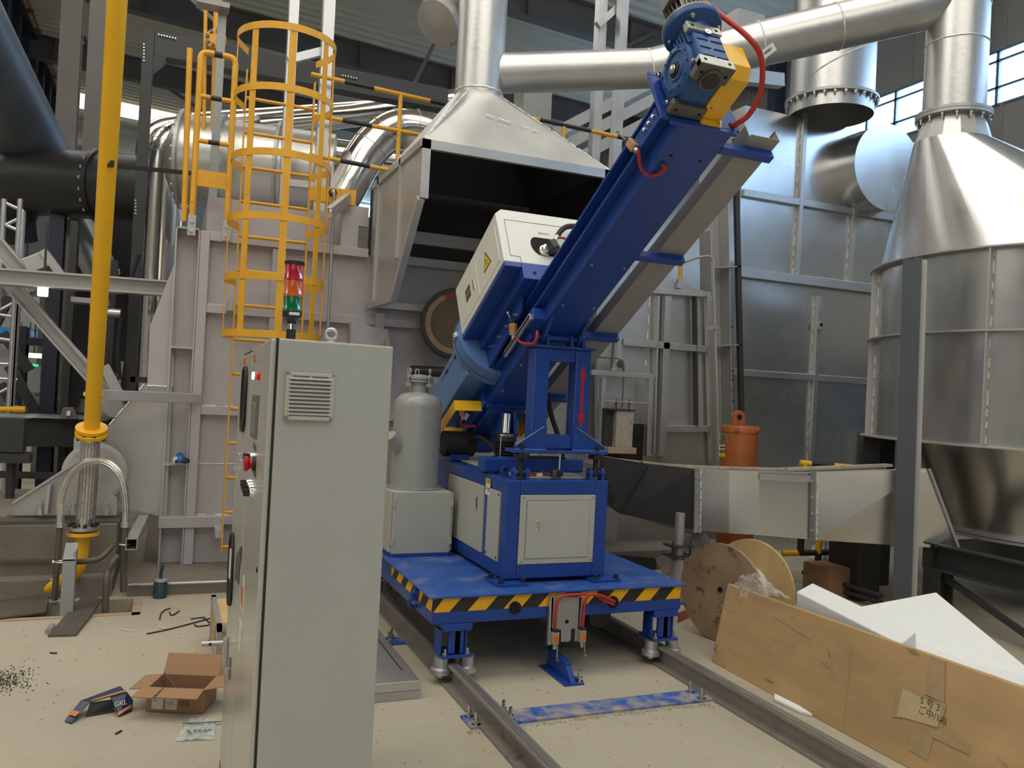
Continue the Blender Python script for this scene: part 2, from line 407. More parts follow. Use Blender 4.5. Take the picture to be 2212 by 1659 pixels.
for i, yy in enumerate((-9.5, -4.7, 0.1, 4.9, 9.55, 14.4, 19.2, 24.0)):
    c = MB().ibeam((WX-.17, yy, 0), (WX-.17, yy, 9.2), .22, .30, .02, (1, 0, 0)).obj('wall_column', 'wall_blue')
    tag(c, 'blue steel wall column in the row along the windowed right wall', 'column', 'columns along the right wall')
labs = ('nearest dark roof rafter, passing behind the exhaust duct under the corrugated roof', 'second dark roof rafter counted from the camera, above the ladder cage', 'third dark roof rafter, crossing left behind the yellow pipe', 'farthest dark roof rafter above the bright skylight strip')
for yy, lab in zip((15.1, 19.9, 24.6, 29.4), labs):
    rf = MB(); a = V((X0, yy, RZ(X0)-.35)); b = V((X1, yy, RZ(X1)-.35))
    rf.ibeam(a, b, .26, .62, .02)
    for i in range(12):
        p = a.lerp(b, (i+.5)/12); rf.bb(p.x-.01, p.x+.01, yy-.12, yy+.12, p.z-.3, p.z+.3)
    tag(rf.obj('roof_rafter', 'beam_brown'), lab, 'rafter', 'rafters under the hall roof')
# slender roof bracing rods
for ((x0, y0), (x1, y1), yy), where in zip((((415, 0), (470, 52), 16), ((945, 80), (890, 190), 17), ((1335, 110), (1395, 80), 15), ((270, 130), (400, 215), 25), ((175, 60), (210, 165), 24)), ('left of the ladder cage at the top edge', 'just left of the exhaust duct', 'right of the exhaust duct above the branch duct', 'seen through the dark portal frame', 'between the hall columns and the yellow pipe')):
    a = PY(x0, y0, yy); b = PY(x1, y1, yy)
    d = (b-a)
    tag(MB().bar(a-d*.3, b+d*.3, .07, .07).obj('roof_brace', 'beam_brown'), 'thin dark diagonal roof brace rod '+where, 'brace', 'brace rods under the roof')
fwl = MB().bb(X0+2, 3, Y1-.02, Y1+.0, 8.62, 9.38)
f = struct(fwl.obj('window_%d' % k, 'far_light'))
# far skylight strip seen between the far rafters
a, b = PY(160, 212, 29), PY(405, 262, 29)
sk = MB().bar(a, b, .04, .55, (0, 0, 1)); f = struct(sk.obj('window_%d' % (k+1), 'far_light'))
struct(MB().bar(a-(b-a)*.5, b+(b-a)*.6, .3, .10, (0, 0, 1), (0, -.5)).obj('trim_4', 'roof_sheet'))
# building columns at the left
for (xa, xb, yb, Y, nm) in ((128, 168, 700, 13, 'wide'), (188, 222, 800, 16, 'narrow')):
    p = PY((xa+xb)/2, 200, Y); wd = RP(p, xb-xa)
    tag(MB().ibeam((p.x, Y, 0), (p.x, Y, RZ(p.x)-.1), wd, .3, .03, (0, 1, 0)).obj('hall_column', 'beam_brown'),
        'dark brown hall column, the %s one left of the yellow pipe' % ('wider nearer' if nm == 'wide' else 'narrower farther'), 'column')
# crane girder with its orange conductor bars
GX = -3.6
g0 = PXX(45, 40, GX); g1 = PXX(190, 330, GX)
gz = g0.z
gd = thing('crane_girder', 'dark steel crane runway girder receding above the left side', 'girder', (GX, 9, gz-.6))
MB().bb(GX-.35, GX+.02, 4, 34, gz+.38, gz+.42).bb(GX-.35, GX+.02, 4, 34, gz-.62, gz-.58).bb(GX-.18, GX-.15, 4, 34, gz-.6, gz+.4).obj('web', 'dark_steel', gd)
for i in range(22):
    yy = 4.5+i*1.35
    MB().bb(GX-.16, GX, yy, yy+.03, gz-.6, gz+.4).obj('stiffener', 'dark_steel', gd)
bx0 = PXX(70, 0, GX+.1); bx1 = PXX(205, 325, GX+.1)
cb = thing('conductor_rail', 'orange red four bar conductor rail along the crane girder', 'power rail', (GX+.1, bx0.y, bx0.z))
for i in range(4):
    MB().bar((GX+.1, 4, bx0.z-.03-i*.075), (GX+.1, 33, bx0.z-.03-i*.075), .03, .045).obj('rail', 'copper_bar', cb)
for i in range(24):
    yy = 5+i*1.2
    MB().bb(GX-.14, GX+.13, yy, yy+.07, bx0.z-.29, bx0.z).obj('bracket', 'copper_bar', cb)
# ================================================================ BLUE CHARGING MACHINE
def B(X, s, o): return V((X, 4.45-0.8606*s+0.5093*o, 1.98+0.5093*s+0.8606*o))
BS = V((0, -0.8606, 0.5093)); BO = V((0, 0.5093, 0.8606)); BX = V((1, 0, 0))
def bbox(b, x0, x1, s0, s1, o0, o1):
    return b.ob(B((x0+x1)/2, (s0+s1)/2, (o0+o1)/2), BX*((x1-x0)/2), BS*((s1-s0)/2), BO*((o1-o0)/2))
def bprism(b, pts, x0, x1):            # polygon in (s, off), extruded in X
    return b.prism([B(x0, s, o) for s, o in pts], BX*(x1-x0))

# ---- rails and sleepers on the floor
for i, (xr, side) in enumerate(((1.492, 'left'), (2.82, 'right'))):
    y0, y1 = 0.6, 6.3
    t = thing('track_rail', 'worn grey steel I-beam rail on the floor, the %s one of the two' % side, 'rail', (xr, 3.4, 0), 'rails under the blue cart')
    MB().bar((xr, y0, .008), (xr, y1, .008), .125, .012).bar((xr, y0, .052), (xr, y1, .052), .012, .08).bar((xr, y0, .098), (xr, y1, .098), .062, .014).obj('rail_body', 'rusty_rail', t)
    MB().bar((xr, y0, .1075), (xr, y1, .1075), .036, .005).obj('running_strip', 'rail_top', t)
def anchor(t, x, y, z=0.01):
    b = MB().cyl((x, y, z), (x, y, z+.062), .009, n=8).hexbolt((x, y, z+.012), (0, 0, 1), .018, .014).lathe((x, y, z), (0, 0, 1), [(.023, 0), (.023, .004)], 12)
    b.obj('anchor_bolt', 'steel', t)
t = thing('rail_sleeper', 'dusty blue flat steel sleeper plate bolted under both rails in front of the cart', 'sleeper plate', (2.15, 3.7, 0))
MB().bb(1.385, 2.93, 3.625, 3.775, 0.0, 0.012).obj('plate', 'blue_worn', t)
for x, y in ((1.42, 3.65), (1.42, 3.75), (1.60, 3.66), (1.60, 3.75), (2.70, 3.65), (2.70, 3.75)): anchor(t, x, y)
t = thing('rail_sleeper', 'short end of a sleeper plate left of the left rail, beside the grey hatch panel', 'sleeper plate', (1.4, 5.0, 0))
MB().bb(1.28, 1.6, 4.93, 5.07, 0.0, 0.012).obj('plate', 'blue_worn', t)
for x, y in ((1.33, 4.97), (1.36, 5.03)): anchor(t, x, y)
# stop block between the rails
t = thing('track_stop', 'small dark blue angled stop bracket bolted to the floor between the rails', 'stop block', (2.12, 4.2, 0))
MB().bb(2.07, 2.19, 4.02, 4.36, 0, .01).obj('base_plate', 'blue', t)
MB().prism([(2.115, 4.03, .01), (2.115, 4.36, .01), (2.115, 4.33, .10), (2.115, 4.10, .085)], (.03, 0, 0)).obj('rib', 'blue', t, .003)
MB().bar((2.13, 4.10, .092), (2.13, 4.36, .108), .035, .016).obj('ramp', 'blue', t, .003)
for y in (4.05, 4.33): anchor(t, 2.175, y)

# ---- rail cart
CZ = .48
t = cart = thing('rail_cart', 'low blue rail cart with black and yellow hazard tape on its edge', 'cart', (2.145, 4.8, .1))
MB().bb(1.335, 2.955, 4.195, 6.35, CZ-.012, CZ).obj('deck_plate', 'blue_deck', t, .002)
fr = MB()
for a, b_, c, d in ((1.36, 2.93, 4.215, 4.33), (1.36, 2.93, 6.2, 6.32), (1.36, 1.48, 4.33, 6.2), (2.81, 2.93, 4.33, 6.2), (2.05, 2.25, 4.33, 6.2)):
    fr.bb(a, b_, c, d, .325, CZ-.012)
fr.obj('chassis_frame', 'blue', t, .004)
# hazard tape: alternating slanted pieces standing 1 mm proud
def tape(p0, u, L, h, nrm, first=0.0, step=.105, slant=.07):
    p0, u, nrm = V(p0), V(u), V(nrm); x = -step*2; k = 0
    while x < L+.1:
        q = []
        for xx, zz_ in ((x, -h), (x+step, -h), (x+step+slant, 0), (x+slant, 0)):
            q.append((min(max(xx+first, 0), L), zz_))
        if max(a for a, _ in q)-min(a for a, _ in q) > .012:
            pl = MB().prism([p0+u*a+V((0, 0, z)) for a, z in q], nrm*.0012)
            pl.obj('tape_stripe', 'hazard' if k % 2 else 'black_tape', cart)
        x += step; k += 1
tape((1.362, 4.215, CZ-.014), (1, 0, 0), 1.566, .075, (0, -1, 0), .09)
tape((1.36, 5.10, CZ-.014), (0, -1, 0), .885, .075, (-1, 0, 0), .02)
for x in (1.835, 2.455):
    MB().cyl((x, 4.2135, .395), (x, 4.20, .395), .034, n=24).obj('cable_hole', 'hole', t)
for x in (1.505, 2.83):
    for yc in (4.30, 6.15):
        lg = MB()
        lg.bb(x-.085, x+.085, yc-.09, yc+.03, .285, .325).bb(x-.045, x+.025, yc-.075, yc-.055, .16, .29).bb(x-.095, x-.085, yc-.08, yc+.02, .16, .29)
        lg.bb(x+.05, x+.06, yc-.08, yc+.02, .16, .29).bb(x-.01, x+.045, yc-.075, yc+.0, .16, .29)
        l = lg.obj('wheel_leg', 'blue', t, .003)
        MB().bb(x-.085, x+.085, yc-.10, yc+.08, .142, .155).obj('foot_plate', 'blue', l, .002)
        for dx in (-.062, .066):
            for dy in (-.075, .05):
                MB().hexbolt((x+dx, yc+dy, .155), (0, 0, 1), .014, .012, .022).obj('bolt', 'steel', l)
        for dx in (-.072, .075):
            MB().lathe((x+dx, yc-.05, .142), (0, 0, -1), [(.040, 0), (.040, .055), (.056, .062), (.058, .088), (.045, .094), (.018, .095), (.018, .112)], 24).obj('flanged_roller', 'galvanised', l)
MB().torus((1.345, 4.52, .372), (0, 1, .3), .030, .011).obj('lifting_ring', 'blue', t)
MB().cyl((1.36, 4.50, .425), (1.335, 4.50, .425), .028, n=16).torus((1.345, 4.5, .415), (0, 1, 0), .022, .012).obj('shackle', 'blue', t)
MB().bb(2.40, 2.62, 4.55, 4.85, .19, .31).cyl((2.51, 4.60, .245), (2.51, 4.45, .245), .075).obj('travel_motor', 'dark_steel', t, .006)
# sensor plate with two limit switches on the cart front
t = thing('sensor_plate', 'grey notched bracket plate hanging on the cart front with two limit switches', 'bracket', (2.14, 4.19, .2))
poly = [(2.047, .447), (2.232, .440), (2.225, .19), (2.205, .19), (2.205, .262), (2.178, .262), (2.178, .20), (2.168, .19), (2.118, .192), (2.116, .262), (2.085, .264), (2.082, .19), (2.052, .19)]
MB().prism([(x, 4.186, z) for x, z in poly], (0, .004, 0)).obj('plate', 'tray_grey', t)
MB().cyl((2.149, 4.187, .305), (2.149, 4.184, .305), .011, n=16).obj('hole', 'hole', t)
MB().chan((2.047, 4.196, .45), (2.047, 4.196, .18), .02, .02, .003, (0, 1, 0)).obj('edge_channel', 'galvanised', t)
MB().chan((2.232, 4.196, .44), (2.232, 4.196, .25), .02, .02, .003, (0, 1, 0)).obj('edge_channel', 'galvanised', t)
def limit_switch(p, up, fwd, label, parent=None, sc=1.0, lever=None, group=None):
    p, up, fwd = V(p), V(up).normalized(), V(fwd).normalized(); sd = up.cross(fwd)
    t = thing('limit_switch', label, 'switch', p, group)
    MB().ob(p, sd*.02*sc, fwd*.016*sc, up*.034*sc).obj('body', 'tan_box', t, .003*sc)
    MB().ob(p+up*.042*sc, sd*.016*sc, fwd*.014*sc, up*.009*sc).obj('head', 'black', t, .002*sc)
    MB().ob(p+fwd*.0168*sc-up*.002*sc, sd*.016*sc, fwd*.001, up*.020*sc).obj('orange_label', 'orange_label', t)
    MB().cyl(p-up*.034*sc, p-up*.052*sc, .012*sc, n=10).lathe(p-up*.052*sc, -up, [(.013*sc, 0), (.013*sc, .006), (.009*sc, .012)], 10).obj('cable_gland', 'steel', t)
    if lever:
        a = p+up*.045*sc+fwd*.02*sc; e = V(lever)
        MB().bar(a, a+(e-a)*.45, .010*sc, .004*sc).tube([a+(e-a)*.4, e], .0035*sc, 6).cyl(e-sd*.004, e+sd*.010*sc, .008*sc, n=10).obj('lever', 'steel', t)
    return t
for x, nm, lv in ((2.072, 'left', (2.088, 4.165, .10)), (2.243, 'right', (2.262, 4.165, .115))):
    limit_switch((x, 4.172, .222), (0, 0, 1), (0, -1, 0), 'tan limit switch hanging upside down, the %s one on the sensor plate' % nm, lever=None)
    p = V((x+.012, 4.165, .185)); e = V(lv)
    s = MB().bar(p, p+(e-p)*.4, .012, .005).tube([p+(e-p)*.35, e], .0035, 6).cyl(e, e+V((0, -.012, 0)), .007, n=10).obj('switch_lever', 'steel')
    tag(s, 'thin steel lever arm below the %s limit switch of the sensor plate' % nm, 'lever')
c1 = [(2.072, 4.172, .272), (2.066, 4.168, .33), (2.072, 4.166, .42), (2.095, 4.165, .455), (2.19, 4.165, .462), (2.31, 4.172, .452), (2.37, 4.18, .42), (2.44, 4.18, .39), (2.452, 4.23, .385)]
c2 = [(2.243, 4.172, .272), (2.243, 4.165, .33), (2.246, 4.16, .42), (2.265, 4.155, .455), (2.31, 4.155, .458), (2.37, 4.165, .44), (2.445, 4.18, .405), (2.46, 4.23, .395)]
tag(MB().tube(bez(c1, 6), .0085, 8).obj('sensor_cable', 'red_cable'), 'red cable looping from the left limit switch into the cart hole', 'cable')
tag(MB().tube(bez(c2, 6), .0085, 8).obj('sensor_cable', 'red_cable'), 'red cable from the right limit switch of the sensor plate', 'cable')

# ---- base cabinet of the machine
t = base = thing('machine_base', 'blue steel machine base with grey door panels standing on the cart', 'machine base', (2.16, 5.2, CZ))
x0, x1, y0, y1, z0, z1 = 1.83, 2.495, 4.40, 6.05, .505, 1.08
fm = MB()
fm.bb(x0+.012, x1-.012, y0+.012, y1-.012, z0+.02, z1-.006)
for X in (x0, x1-.085):
    for Y in (y0, y1-.085): fm.bb(X, X+.085, Y, Y+.085, z0, z1)
fm.bb(x0+.085, x1-.085, y0, y0+.085, z1-.085, z1).bb(x0+.085, x1-.085, y0, y0+.085, z0, z0+.085)
for X in (x0, x1-.085):
    fm.bb(X, X+.085, y0+.085, y1-.085, z1-.075, z1).bb(X, X+.085, y0+.085, y1-.085, z0, z0+.085)
    fm.bb(X, X+.085, y0+.30, y0+.345, z0+.085, z1-.075)
fm.obj('frame', 'blue', t, .006)
MB().bb(x0+.09, x1-.09, y0+.09, y1-.09, z1, z1+.012).obj('top_cover', 'panel_grey', t, .002)
dr = MB().bb(1.918, 2.408, y0-.006, y0+.01, .590, .994).obj('door', 'panel_grey', t, .003)
g = .0012
MB().bb(1.957, 2.372, y0-.0075, y0-.005, .622, .963).obj('door_seam', 'ink', dr)
MB().bb(1.959, 2.370, y0-.010, y0-.005, .624, .961).obj('door_leaf', 'panel_grey', dr, .001)
hd = MB().bb(2.02, 2.045, y0-.0115, y0-.009, .775, .853).obj('handle', 'chrome', dr)
MB().bb(2.0235, 2.0415, y0-.018, y0-.011, .80, .842).cyl((2.0325, y0-.02, .789), (2.0325, y0-.01, .789), .007, n=12).obj('handle_latch', 'steel', dr)
for x in (1.936, 2.391):
    for z in (.607, .978): MB().lathe((x, y0-.006, z), (0, -1, 0), [(.008, 0), (.007, .003), (.002, .0035)], 12).obj('screw', 'steel', dr)
p1 = MB().bb(x0-.005, x0+.01, y0+.095, y0+.295, .59, 1.0).obj('side_panel', 'panel_grey', t, .002)
for y, z in ((y0+.11, .61), (y0+.28, .61), (y0+.11, .98), (y0+.28, .98)): MB().lathe((x0-.005, y, z), (-1, 0, 0), [(.008, 0), (.006, .003)], 10).obj('screw', 'ink', p1)
p2 = MB().bb(x0-.005, x0+.01, y0+.365, y0+1.05, .59, 1.0).obj('side_door', 'panel_grey', t, .002)
MB().bb(x0-.008, x0-.004, y0+.455, y0+.478, .83, .935).obj('handle', 'chrome', p2)
MB().bb(x0-.012, x0-.007, y0+.459, y0+.474, .85, .915).obj('handle_latch', 'cast', p2)
for x in (1.86, 2.47):
    ft = MB().bb(x-.09, x+.10, y0-.075, y0+.14, CZ, CZ+.018).obj('foot_plate', 'blue', t, .002)
    for dx, dy in ((-.07, .09), (-.06, -.05), (.08, -.05)):
        MB().hexbolt((x+dx, y0+dy, CZ+.018), (0, 0, 1), .015, .024).lathe((x+dx, y0+dy, CZ+.018), (0, 0, 1), [(.021, 0), (.021, .004)], 12).obj('bolt', 'black', ft)
lb = MB().bb(x0-.0062, x0-.005, y0+.255, y0+.33, .955, 1.055).obj('warning_label', 'white', t)
MB().bb(x0-.0068, x0-.006, y0+.255, y0+.33, 1.022, 1.055).obj('yellow_band', 'sticker_yellow', lb)
text('label_text', '注意', 'ink', (x0-.007, y0+.292, 1.037), (0, -1, 0), (0, 0, 1), .026, lb, .0002)
text('label_text', '起吊位置', 'ink', (x0-.0066, y0+.278, .995), (0, -1, 0), (0, 0, 1), .013, lb, .0002)
MB().torus((x0-.006, y0+.318, .99), (1, 0, 0), .006, .0016, 14, 5).bb(x0-.0072, x0-.006, y0+.3165, y0+.3195, .995, 1.012).obj('hook_mark', 'red', lb)
# lifting lugs and clevises on top
def lug(x, y, z, w, h, tk, m='blue', parent=None, ax='x', hole=True):
    pts = []
    for i in range(9):
        a = math.pi*i/8; pts.append((math.cos(a)*w/2, h-w/2+math.sin(a)*w/2))
    pts = [(w/2, 0)]+pts+[(-w/2, 0)]
    if ax == 'x': P = [V((x, y+a, z+b)) for a, b in pts]; e = V((tk, 0, 0)); c = V((x, y, z+h-w/2))
    else: P = [V((x+a, y, z+b)) for a, b in pts]; e = V((0, tk, 0)); c = V((x, y, z+h-w/2))
    b = MB().prism(P, e); o = b.obj('lug', m, parent, .002)
    if hole: MB().cyl(c-e*.02, c+e*1.02, w*.22, n=14).obj('pin_hole', 'hole', o)
    return o
lug(x0+.06, y0+.19, z1, .05, .065, .014, parent=t, ax='y')
for xc in (1.925, 2.425):
    for dx in (-.05, .032): lug(xc+dx, y0+.045, z1, .055, .072, .018, parent=t)
    MB().cyl((xc-.058, y0+.045, z1+.043), (xc+.06, y0+.045, z1+.043), .016, n=14).obj('clevis_pin', 'blue', t)
    MB().lathe((xc, y0+.045, z1+.016), (0, 0, 1), [(.022, 0), (.024, .02), (.02, .045), (.016, .06), (.016, .19)], 14).obj('guide_rod', 'rubber', t)
    MB().bb(xc-.033, xc+.033, y0+.005, y0+.085, 1.205, 1.232).obj('rod_nut', 'black', t, .003)
MB().bb(1.80, 2.485, 4.72, 4.83, 1.092, 1.178).obj('cross_beam', 'blue', t, .008)
MB().bb(2.02, 2.27, 4.55, 4.62, 1.19, 1.205).obj('black_bar', 'black', t, .002)
bd = MB().bb(2.15, 2.21, 4.47, 4.52, 1.09, 1.135).obj('sensor_block', 'cast', t, .002)
MB().cyl((2.195, 4.48, 1.115), (2.195, 4.455, 1.115), .018, n=12).obj('sensor_knob', 'black', bd)
MB().cyl((2.205, 4.495, 1.13), (2.205, 4.495, 1.24), .006, n=8).obj('sensor_rod', 'steel', t)
w_ = [(2.155, 4.50, 1.10), (2.10, 4.51, 1.115), (2.03, 4.50, 1.10), (1.98, 4.52, 1.112), (1.93, 4.56, 1.10)]
tag(MB().tube(bez(w_, 6), .006, 6).tube(bez([V(p)+V((0, .015, .008*(-1)**i)) for i, p in enumerate(w_)], 6), .006, 6).obj('signal_cable', 'red_cable'), 'twisted red signal cable lying on top of the machine base', 'cable')
MB().bb(2.055, 2.095, 4.495, 4.499, 1.092, 1.112).obj('cable_tag', 'white', base)

# ---- support frame (A-post) with red arrow
t = thing('portal_support', 'blue gate-shaped post frame with a red double arrow carrying the boom', 'support frame', (2.17, 4.48, 1.24))
MB().bb(1.868, 2.49, 4.41, 4.56, 1.236, 1.256).obj('base_plate', 'blue', t, .003)
MB().bb(1.984, 2.085, 4.45, 4.55, 1.256, 1.862).obj('column', 'blue', t, .008)
c_r = MB().bb(2.258, 2.362, 4.45, 4.55, 1.256, 1.862).obj('column', 'blue', t, .008)
MB().bb(2.085, 2.258, 4.455, 4.545, 1.262, 1.345).obj('cross_member', 'blue', t, .006)
MB().bb(2.085, 2.258, 4.455, 4.545, 1.785, 1.862).obj('cross_member', 'blue', t, .006)
MB().bb(1.955, 2.385, 4.44, 4.56, 1.862, 1.878).obj('top_plate', 'blue', t, .003)
for s_, xa, xb in ((-1, 2.085, 1.882), (1, 2.258, 2.482)):
    MB().prism([(xa, 4.443, 1.256), (xb, 4.443, 1.256), (xb, 4.443, 1.275), (xa-s_*.0+.0+(.10 if s_ > 0 else -.10)*1.0 - (s_*.10-s_*.0) + s_*.02, 4.443, 1.395), (xa, 4.443, 1.395)], (0, .008, 0)).obj('gusset', 'blue', t, .002)
    MB().tube([(xa+s_*.02, 4.441, 1.395), (xb, 4.441, 1.277)], .004, 6).tube([(xa, 4.438, 1.257), (xb, 4.438, 1.257)], .004, 6).obj('weld_seam', 'blue_light', t)
ar = [(2.31, 1.775), (2.337, 1.695), (2.320, 1.695), (2.320, 1.475), (2.337, 1.475), (2.31, 1.385), (2.283, 1.475), (2.300, 1.475), (2.300, 1.695), (2.283, 1.695)]
b = MB(); P = [V((x, 4.4488, z)) for x, z in ar]
for f in ((0, 1, 9), (8, 7, 3, 2), (4, 5, 6)): b.prism([P[i] for i in f], (0, .0006, 0))
b.obj('red_arrow', 'arrow_red', c_r)
for x in (2.035, 2.275):
    for dx in (-.052, .03):
        o = lug(x+dx, 4.50, 1.878, .07, .085, .02, parent=t, hole=False)
MB().cyl((1.965, 4.5, 1.925), (2.335, 4.5, 1.925), .021, n=18).obj('pivot_shaft', 'blue', t)
MB().cyl((1.978, 4.5, 1.925), (1.966, 4.5, 1.925), .026, n=8).obj('shaft_nut', 'blue', t)

# ---- feed boom
t = boom = thing('feed_boom', 'long inclined blue steel boom rising over the cart towards the right', 'boom', B(2.15, 0, 0))
bb_ = MB(); bbox(bb_, 2.018, 2.284, -.93, 1.612, 0, .098); bb_.obj('lower_box', 'blue', t, .003)
hb = MB()
for o0, o1 in ((.098, .112), (.198, .212)): bbox(hb, 1.968, 2.335, -1.5, 1.612, o0, o1)
bbox(hb, 2.022, 2.280, -1.5, 1.612, .112, .198)
hb.obj('flanged_beam', 'blue', t, .002)
wd = MB()
for i in range(22):
    s = -1.3+i*.135; bbox(wd, 2.0135, 2.0185, s, s+.06, .093, .099)
wd.obj('stitch_weld', 'blue', t, kind='stuff')
lw = MB(); bbox(lw, 1.985, 2.315, -1.5, -.93, -.01, .098); bprism(lw, [(-.93, -.01), (-1.5, -.01), (-1.5, -.05), (-.98, -.05)], 2.02, 2.28)
bbox(lw, 2.0, 2.30, -.955, -.925, -.03, .0)
lw.obj('lower_end_block', 'blue', t, .003)
ep = MB(); bprism(ep, [(1.614, .0), (1.632, .0), (1.632, .26), (1.614, .26)], 1.90, 2.31)
bbox(ep, 1.945, 2.29, 1.614, 1.632, -.022, .0); bbox(ep, 1.905, 2.24, 1.614, 1.632, .26, .285)
ep.obj('end_plate', 'blue', t, .003)
for x, s in ((2.065, 1.43), (2.225, 1.43)): MB().cyl(B(x, s, -.0008), B(x, s, .01), .009, n=12).obj('plate_hole', 'hole', t)
for s in (.62, .24, -.42, -.75):
    for x in (2.05, 2.25): MB().hexbolt(B(x, s, 0), -BO, .009, .006, .008).obj('stud', 'steel', t)
MB().cyl(B(2.275, 1.6335, .03), B(2.275, 1.631, .03), .018, n=16).obj('cable_hole', 'hole', t)
for i, s in enumerate((1.51, .71, -.077, -.86)):
    a = MB(); bbox(a, 2.20 if i else 2.284, 2.578, s-.021, s+.021, .0-.003, .040); a.obj('tray_arm', 'blue', t, .003)
for x in (2.045, 2.285):               # pivot ears under the boom
    pts = [B(x-.012, -.085, 0), B(x-.012, .11, 0)]
    c = V((x-.012, 4.5, 1.925)); 
    pr = [pts[0], c+V((0, .042, -.005)), c+V((0, .02, -.038)), c+V((0, -.02, -.038)), c+V((0, -.042, -.005)), pts[1]]
    MB().prism(pr, (.024, 0, 0)).obj('pivot_ear', 'blue', t, .003)
for x in (2.11, 2.195):                # cylinder clevis ears
    bp_ = MB(); bprism(bp_, [(-.95, -.05), (-1.13, -.05), (-1.10, -.20), (-1.045, -.23), (-.99, -.20)], x, x+.03); bp_.obj('cylinder_ear', 'blue', t, .003)
# box bracket for the middle limit switch
b = MB(); bbox(b, 1.935, 2.018, -.03, .085, .0, .075); b.obj('switch_bracket', 'blue', t, .003)
b = MB(); bbox(b, 1.922, 1.936, -.37, .055, .012, .052); b.obj('slotted_rail', 'galvanised', t, .001)
b = MB(); bbox(b, 1.920, 1.923, -.37, .055, .024, .040); b.obj('rail_slot', 'ink', t)
# upper switch bracket
b = MB(); bbox(b, 1.972, 2.03, 1.315, 1.53, .113, .185); b.obj('switch_bracket', 'blue', t, .003)
for s in (1.42, 1.46, 1.50): MB().lathe(B(1.975, s, .15), -BX+BS*.2, [(.011, 0), (.010, .012), (.004, .016)], 10).obj('cap_screw', 'chrome', t)

limit_switch(B(1.955, 1.325, .145), BO*.75-BS*.25, V((-1, -.25, 0)), 'tan limit switch near the top of the boom beside the end of the railing', lever=B(1.93, 1.275, .275), sc=1.05)
limit_switch(B(1.925, -.185, .10), V((0, .12, 1)), V((-.8, -.6, 0)), 'tan limit switch at mid boom above the red cable loop', lever=B(1.90, -.17, .21), sc=1.05)
q = [B(1.955, 1.35, .095), B(1.96, 1.345, .07), B(1.985, 1.30, .04), B(2.02, 1.285, .01), B(2.055, 1.32, -.015), B(2.065, 1.37, -.018), B(2.045, 1.375, -.004)]
tag(MB().tube(bez(q, 7), .0085, 8).obj('sensor_cable', 'red_cable'), 'short red cable loop with a white tag at the upper boom switch', 'cable')
pl = MB(); bbox(pl, 2.025, 2.03, 1.29, 1.375, .005, .03); tag(pl.obj('cable_tag', 'white'), 'white tag tied to the cable at the upper boom switch', 'tag')
q = [B(1.925, -.17, .045), B(1.925, -.16, .02), B(1.93, -.13, -.03), B(1.945, -.075, -.075), B(1.96, -.02, -.10), B(1.965, .02, -.085), B(1.968, .03, -.05)]
tag(MB().tube(bez(q, 7), .0085, 8).obj('sensor_cable', 'red_cable'), 'short red cable loop hanging below the middle boom switch', 'cable')

# ---- gear motor on the top end
t = thing('gear_motor', 'blue worm gear motor with round output flange on the top end of the boom', 'gear motor', B(2.01, 1.64, .14))
b = MB(); bbox(b, 1.945, 2.09, 1.634, 1.91, .03, .255); b.obj('gear_case', 'blue_gear', t, .012)
for i in range(5):
    b = MB(); s = 1.80+i*.02; bbox(b, 1.93, 1.95, s, s+.008, .175, .262); b.obj('cooling_fin', 'blue_gear', t)
for o in (.075, .125, .175, .215):
    for xa, xb in ((1.955, 2.01), (2.025, 2.08)):
        b = MB(); bbox(b, xa, xb, 1.908, 1.914, o, o+.005); b.obj('case_rib', 'blue_gear', t)
for o0, o1 in ((.012, .062), (.225, .27)):
    b = MB(); bbox(b, 1.925, 2.095, 1.885, 1.917, o0, o1); f = b.obj('machined_pad', 'cast_light', t, .002)
    for x in (1.95, 2.07): MB().cyl(B(x, 1.9175, (o0+o1)/2), B(x, 1.912, (o0+o1)/2), .008, n=12).obj('bolt_hole', 'hole', f)
for s0, s1 in ((1.636, 1.70), (1.83, 1.915)):
    b = MB(); bbox(b, 1.925, 2.095, s0, s1, .010, .045); f = b.obj('foot_pad', 'cast', t, .003)
    for x in (1.95, 2.07): MB().cyl(B(x, (s0+s1)/2, .0095), B(x, (s0+s1)/2, .02), .008, n=12).obj('bolt_hole', 'hole', f)
MB().cyl(B(2.01, 1.845, .013), B(2.01, 1.845, .0), .05, n=24).obj('bearing_boss', 'cast', t)
MB().cyl(B(2.01, 1.845, .0), B(2.01, 1.845, -.004), .038, n=24).obj('bearing_cap', 'black', t)
of = MB().lathe(B(1.945, 1.765, .142), -BX, [(.112, -.01), (.112, .012), (.098, .02), (.080, .022), (.077, .014), (.05, .014), (.046, .022), (.036, .022), (.034, .014), (.01, .014)], 40).obj('output_flange', 'blue_gear', t)
for i in range(10):
    a = i*math.pi/5+.2
    MB().cyl(B(1.923, 1.765+math.cos(a)*.09, .142+math.sin(a)*.09), B(1.9245, 1.765+math.cos(a)*.09, .142+math.sin(a)*.09), .006, n=10).obj('bolt_hole', 'hole', of)
MB().lathe(B(1.945, 1.765, .142), -BX, [(.036, .005), (.034, .024), (.024, .03), (.024, .022), (.001, .022)], 24).obj('seal_ring', 'rubber', t)
MB().lathe(B(1.945, 1.765, .142), -BX, [(.020, .0), (.020, .034), (.016, .037), (.001, .037)], 20).obj('output_shaft', 'steel', t)
for s, o in ((1.665, .225), (1.66, .06)): MB().hexbolt(B(1.93, s, o), -BX, .013, .012, .012).obj('mount_bolt', 'chrome', t)
MB().lathe(B(2.02, 1.915, .225), BS, [(.016, 0), (.015, .006), (.006, .006), (.005, .003)], 14).obj('oil_plug', 'chrome', t)
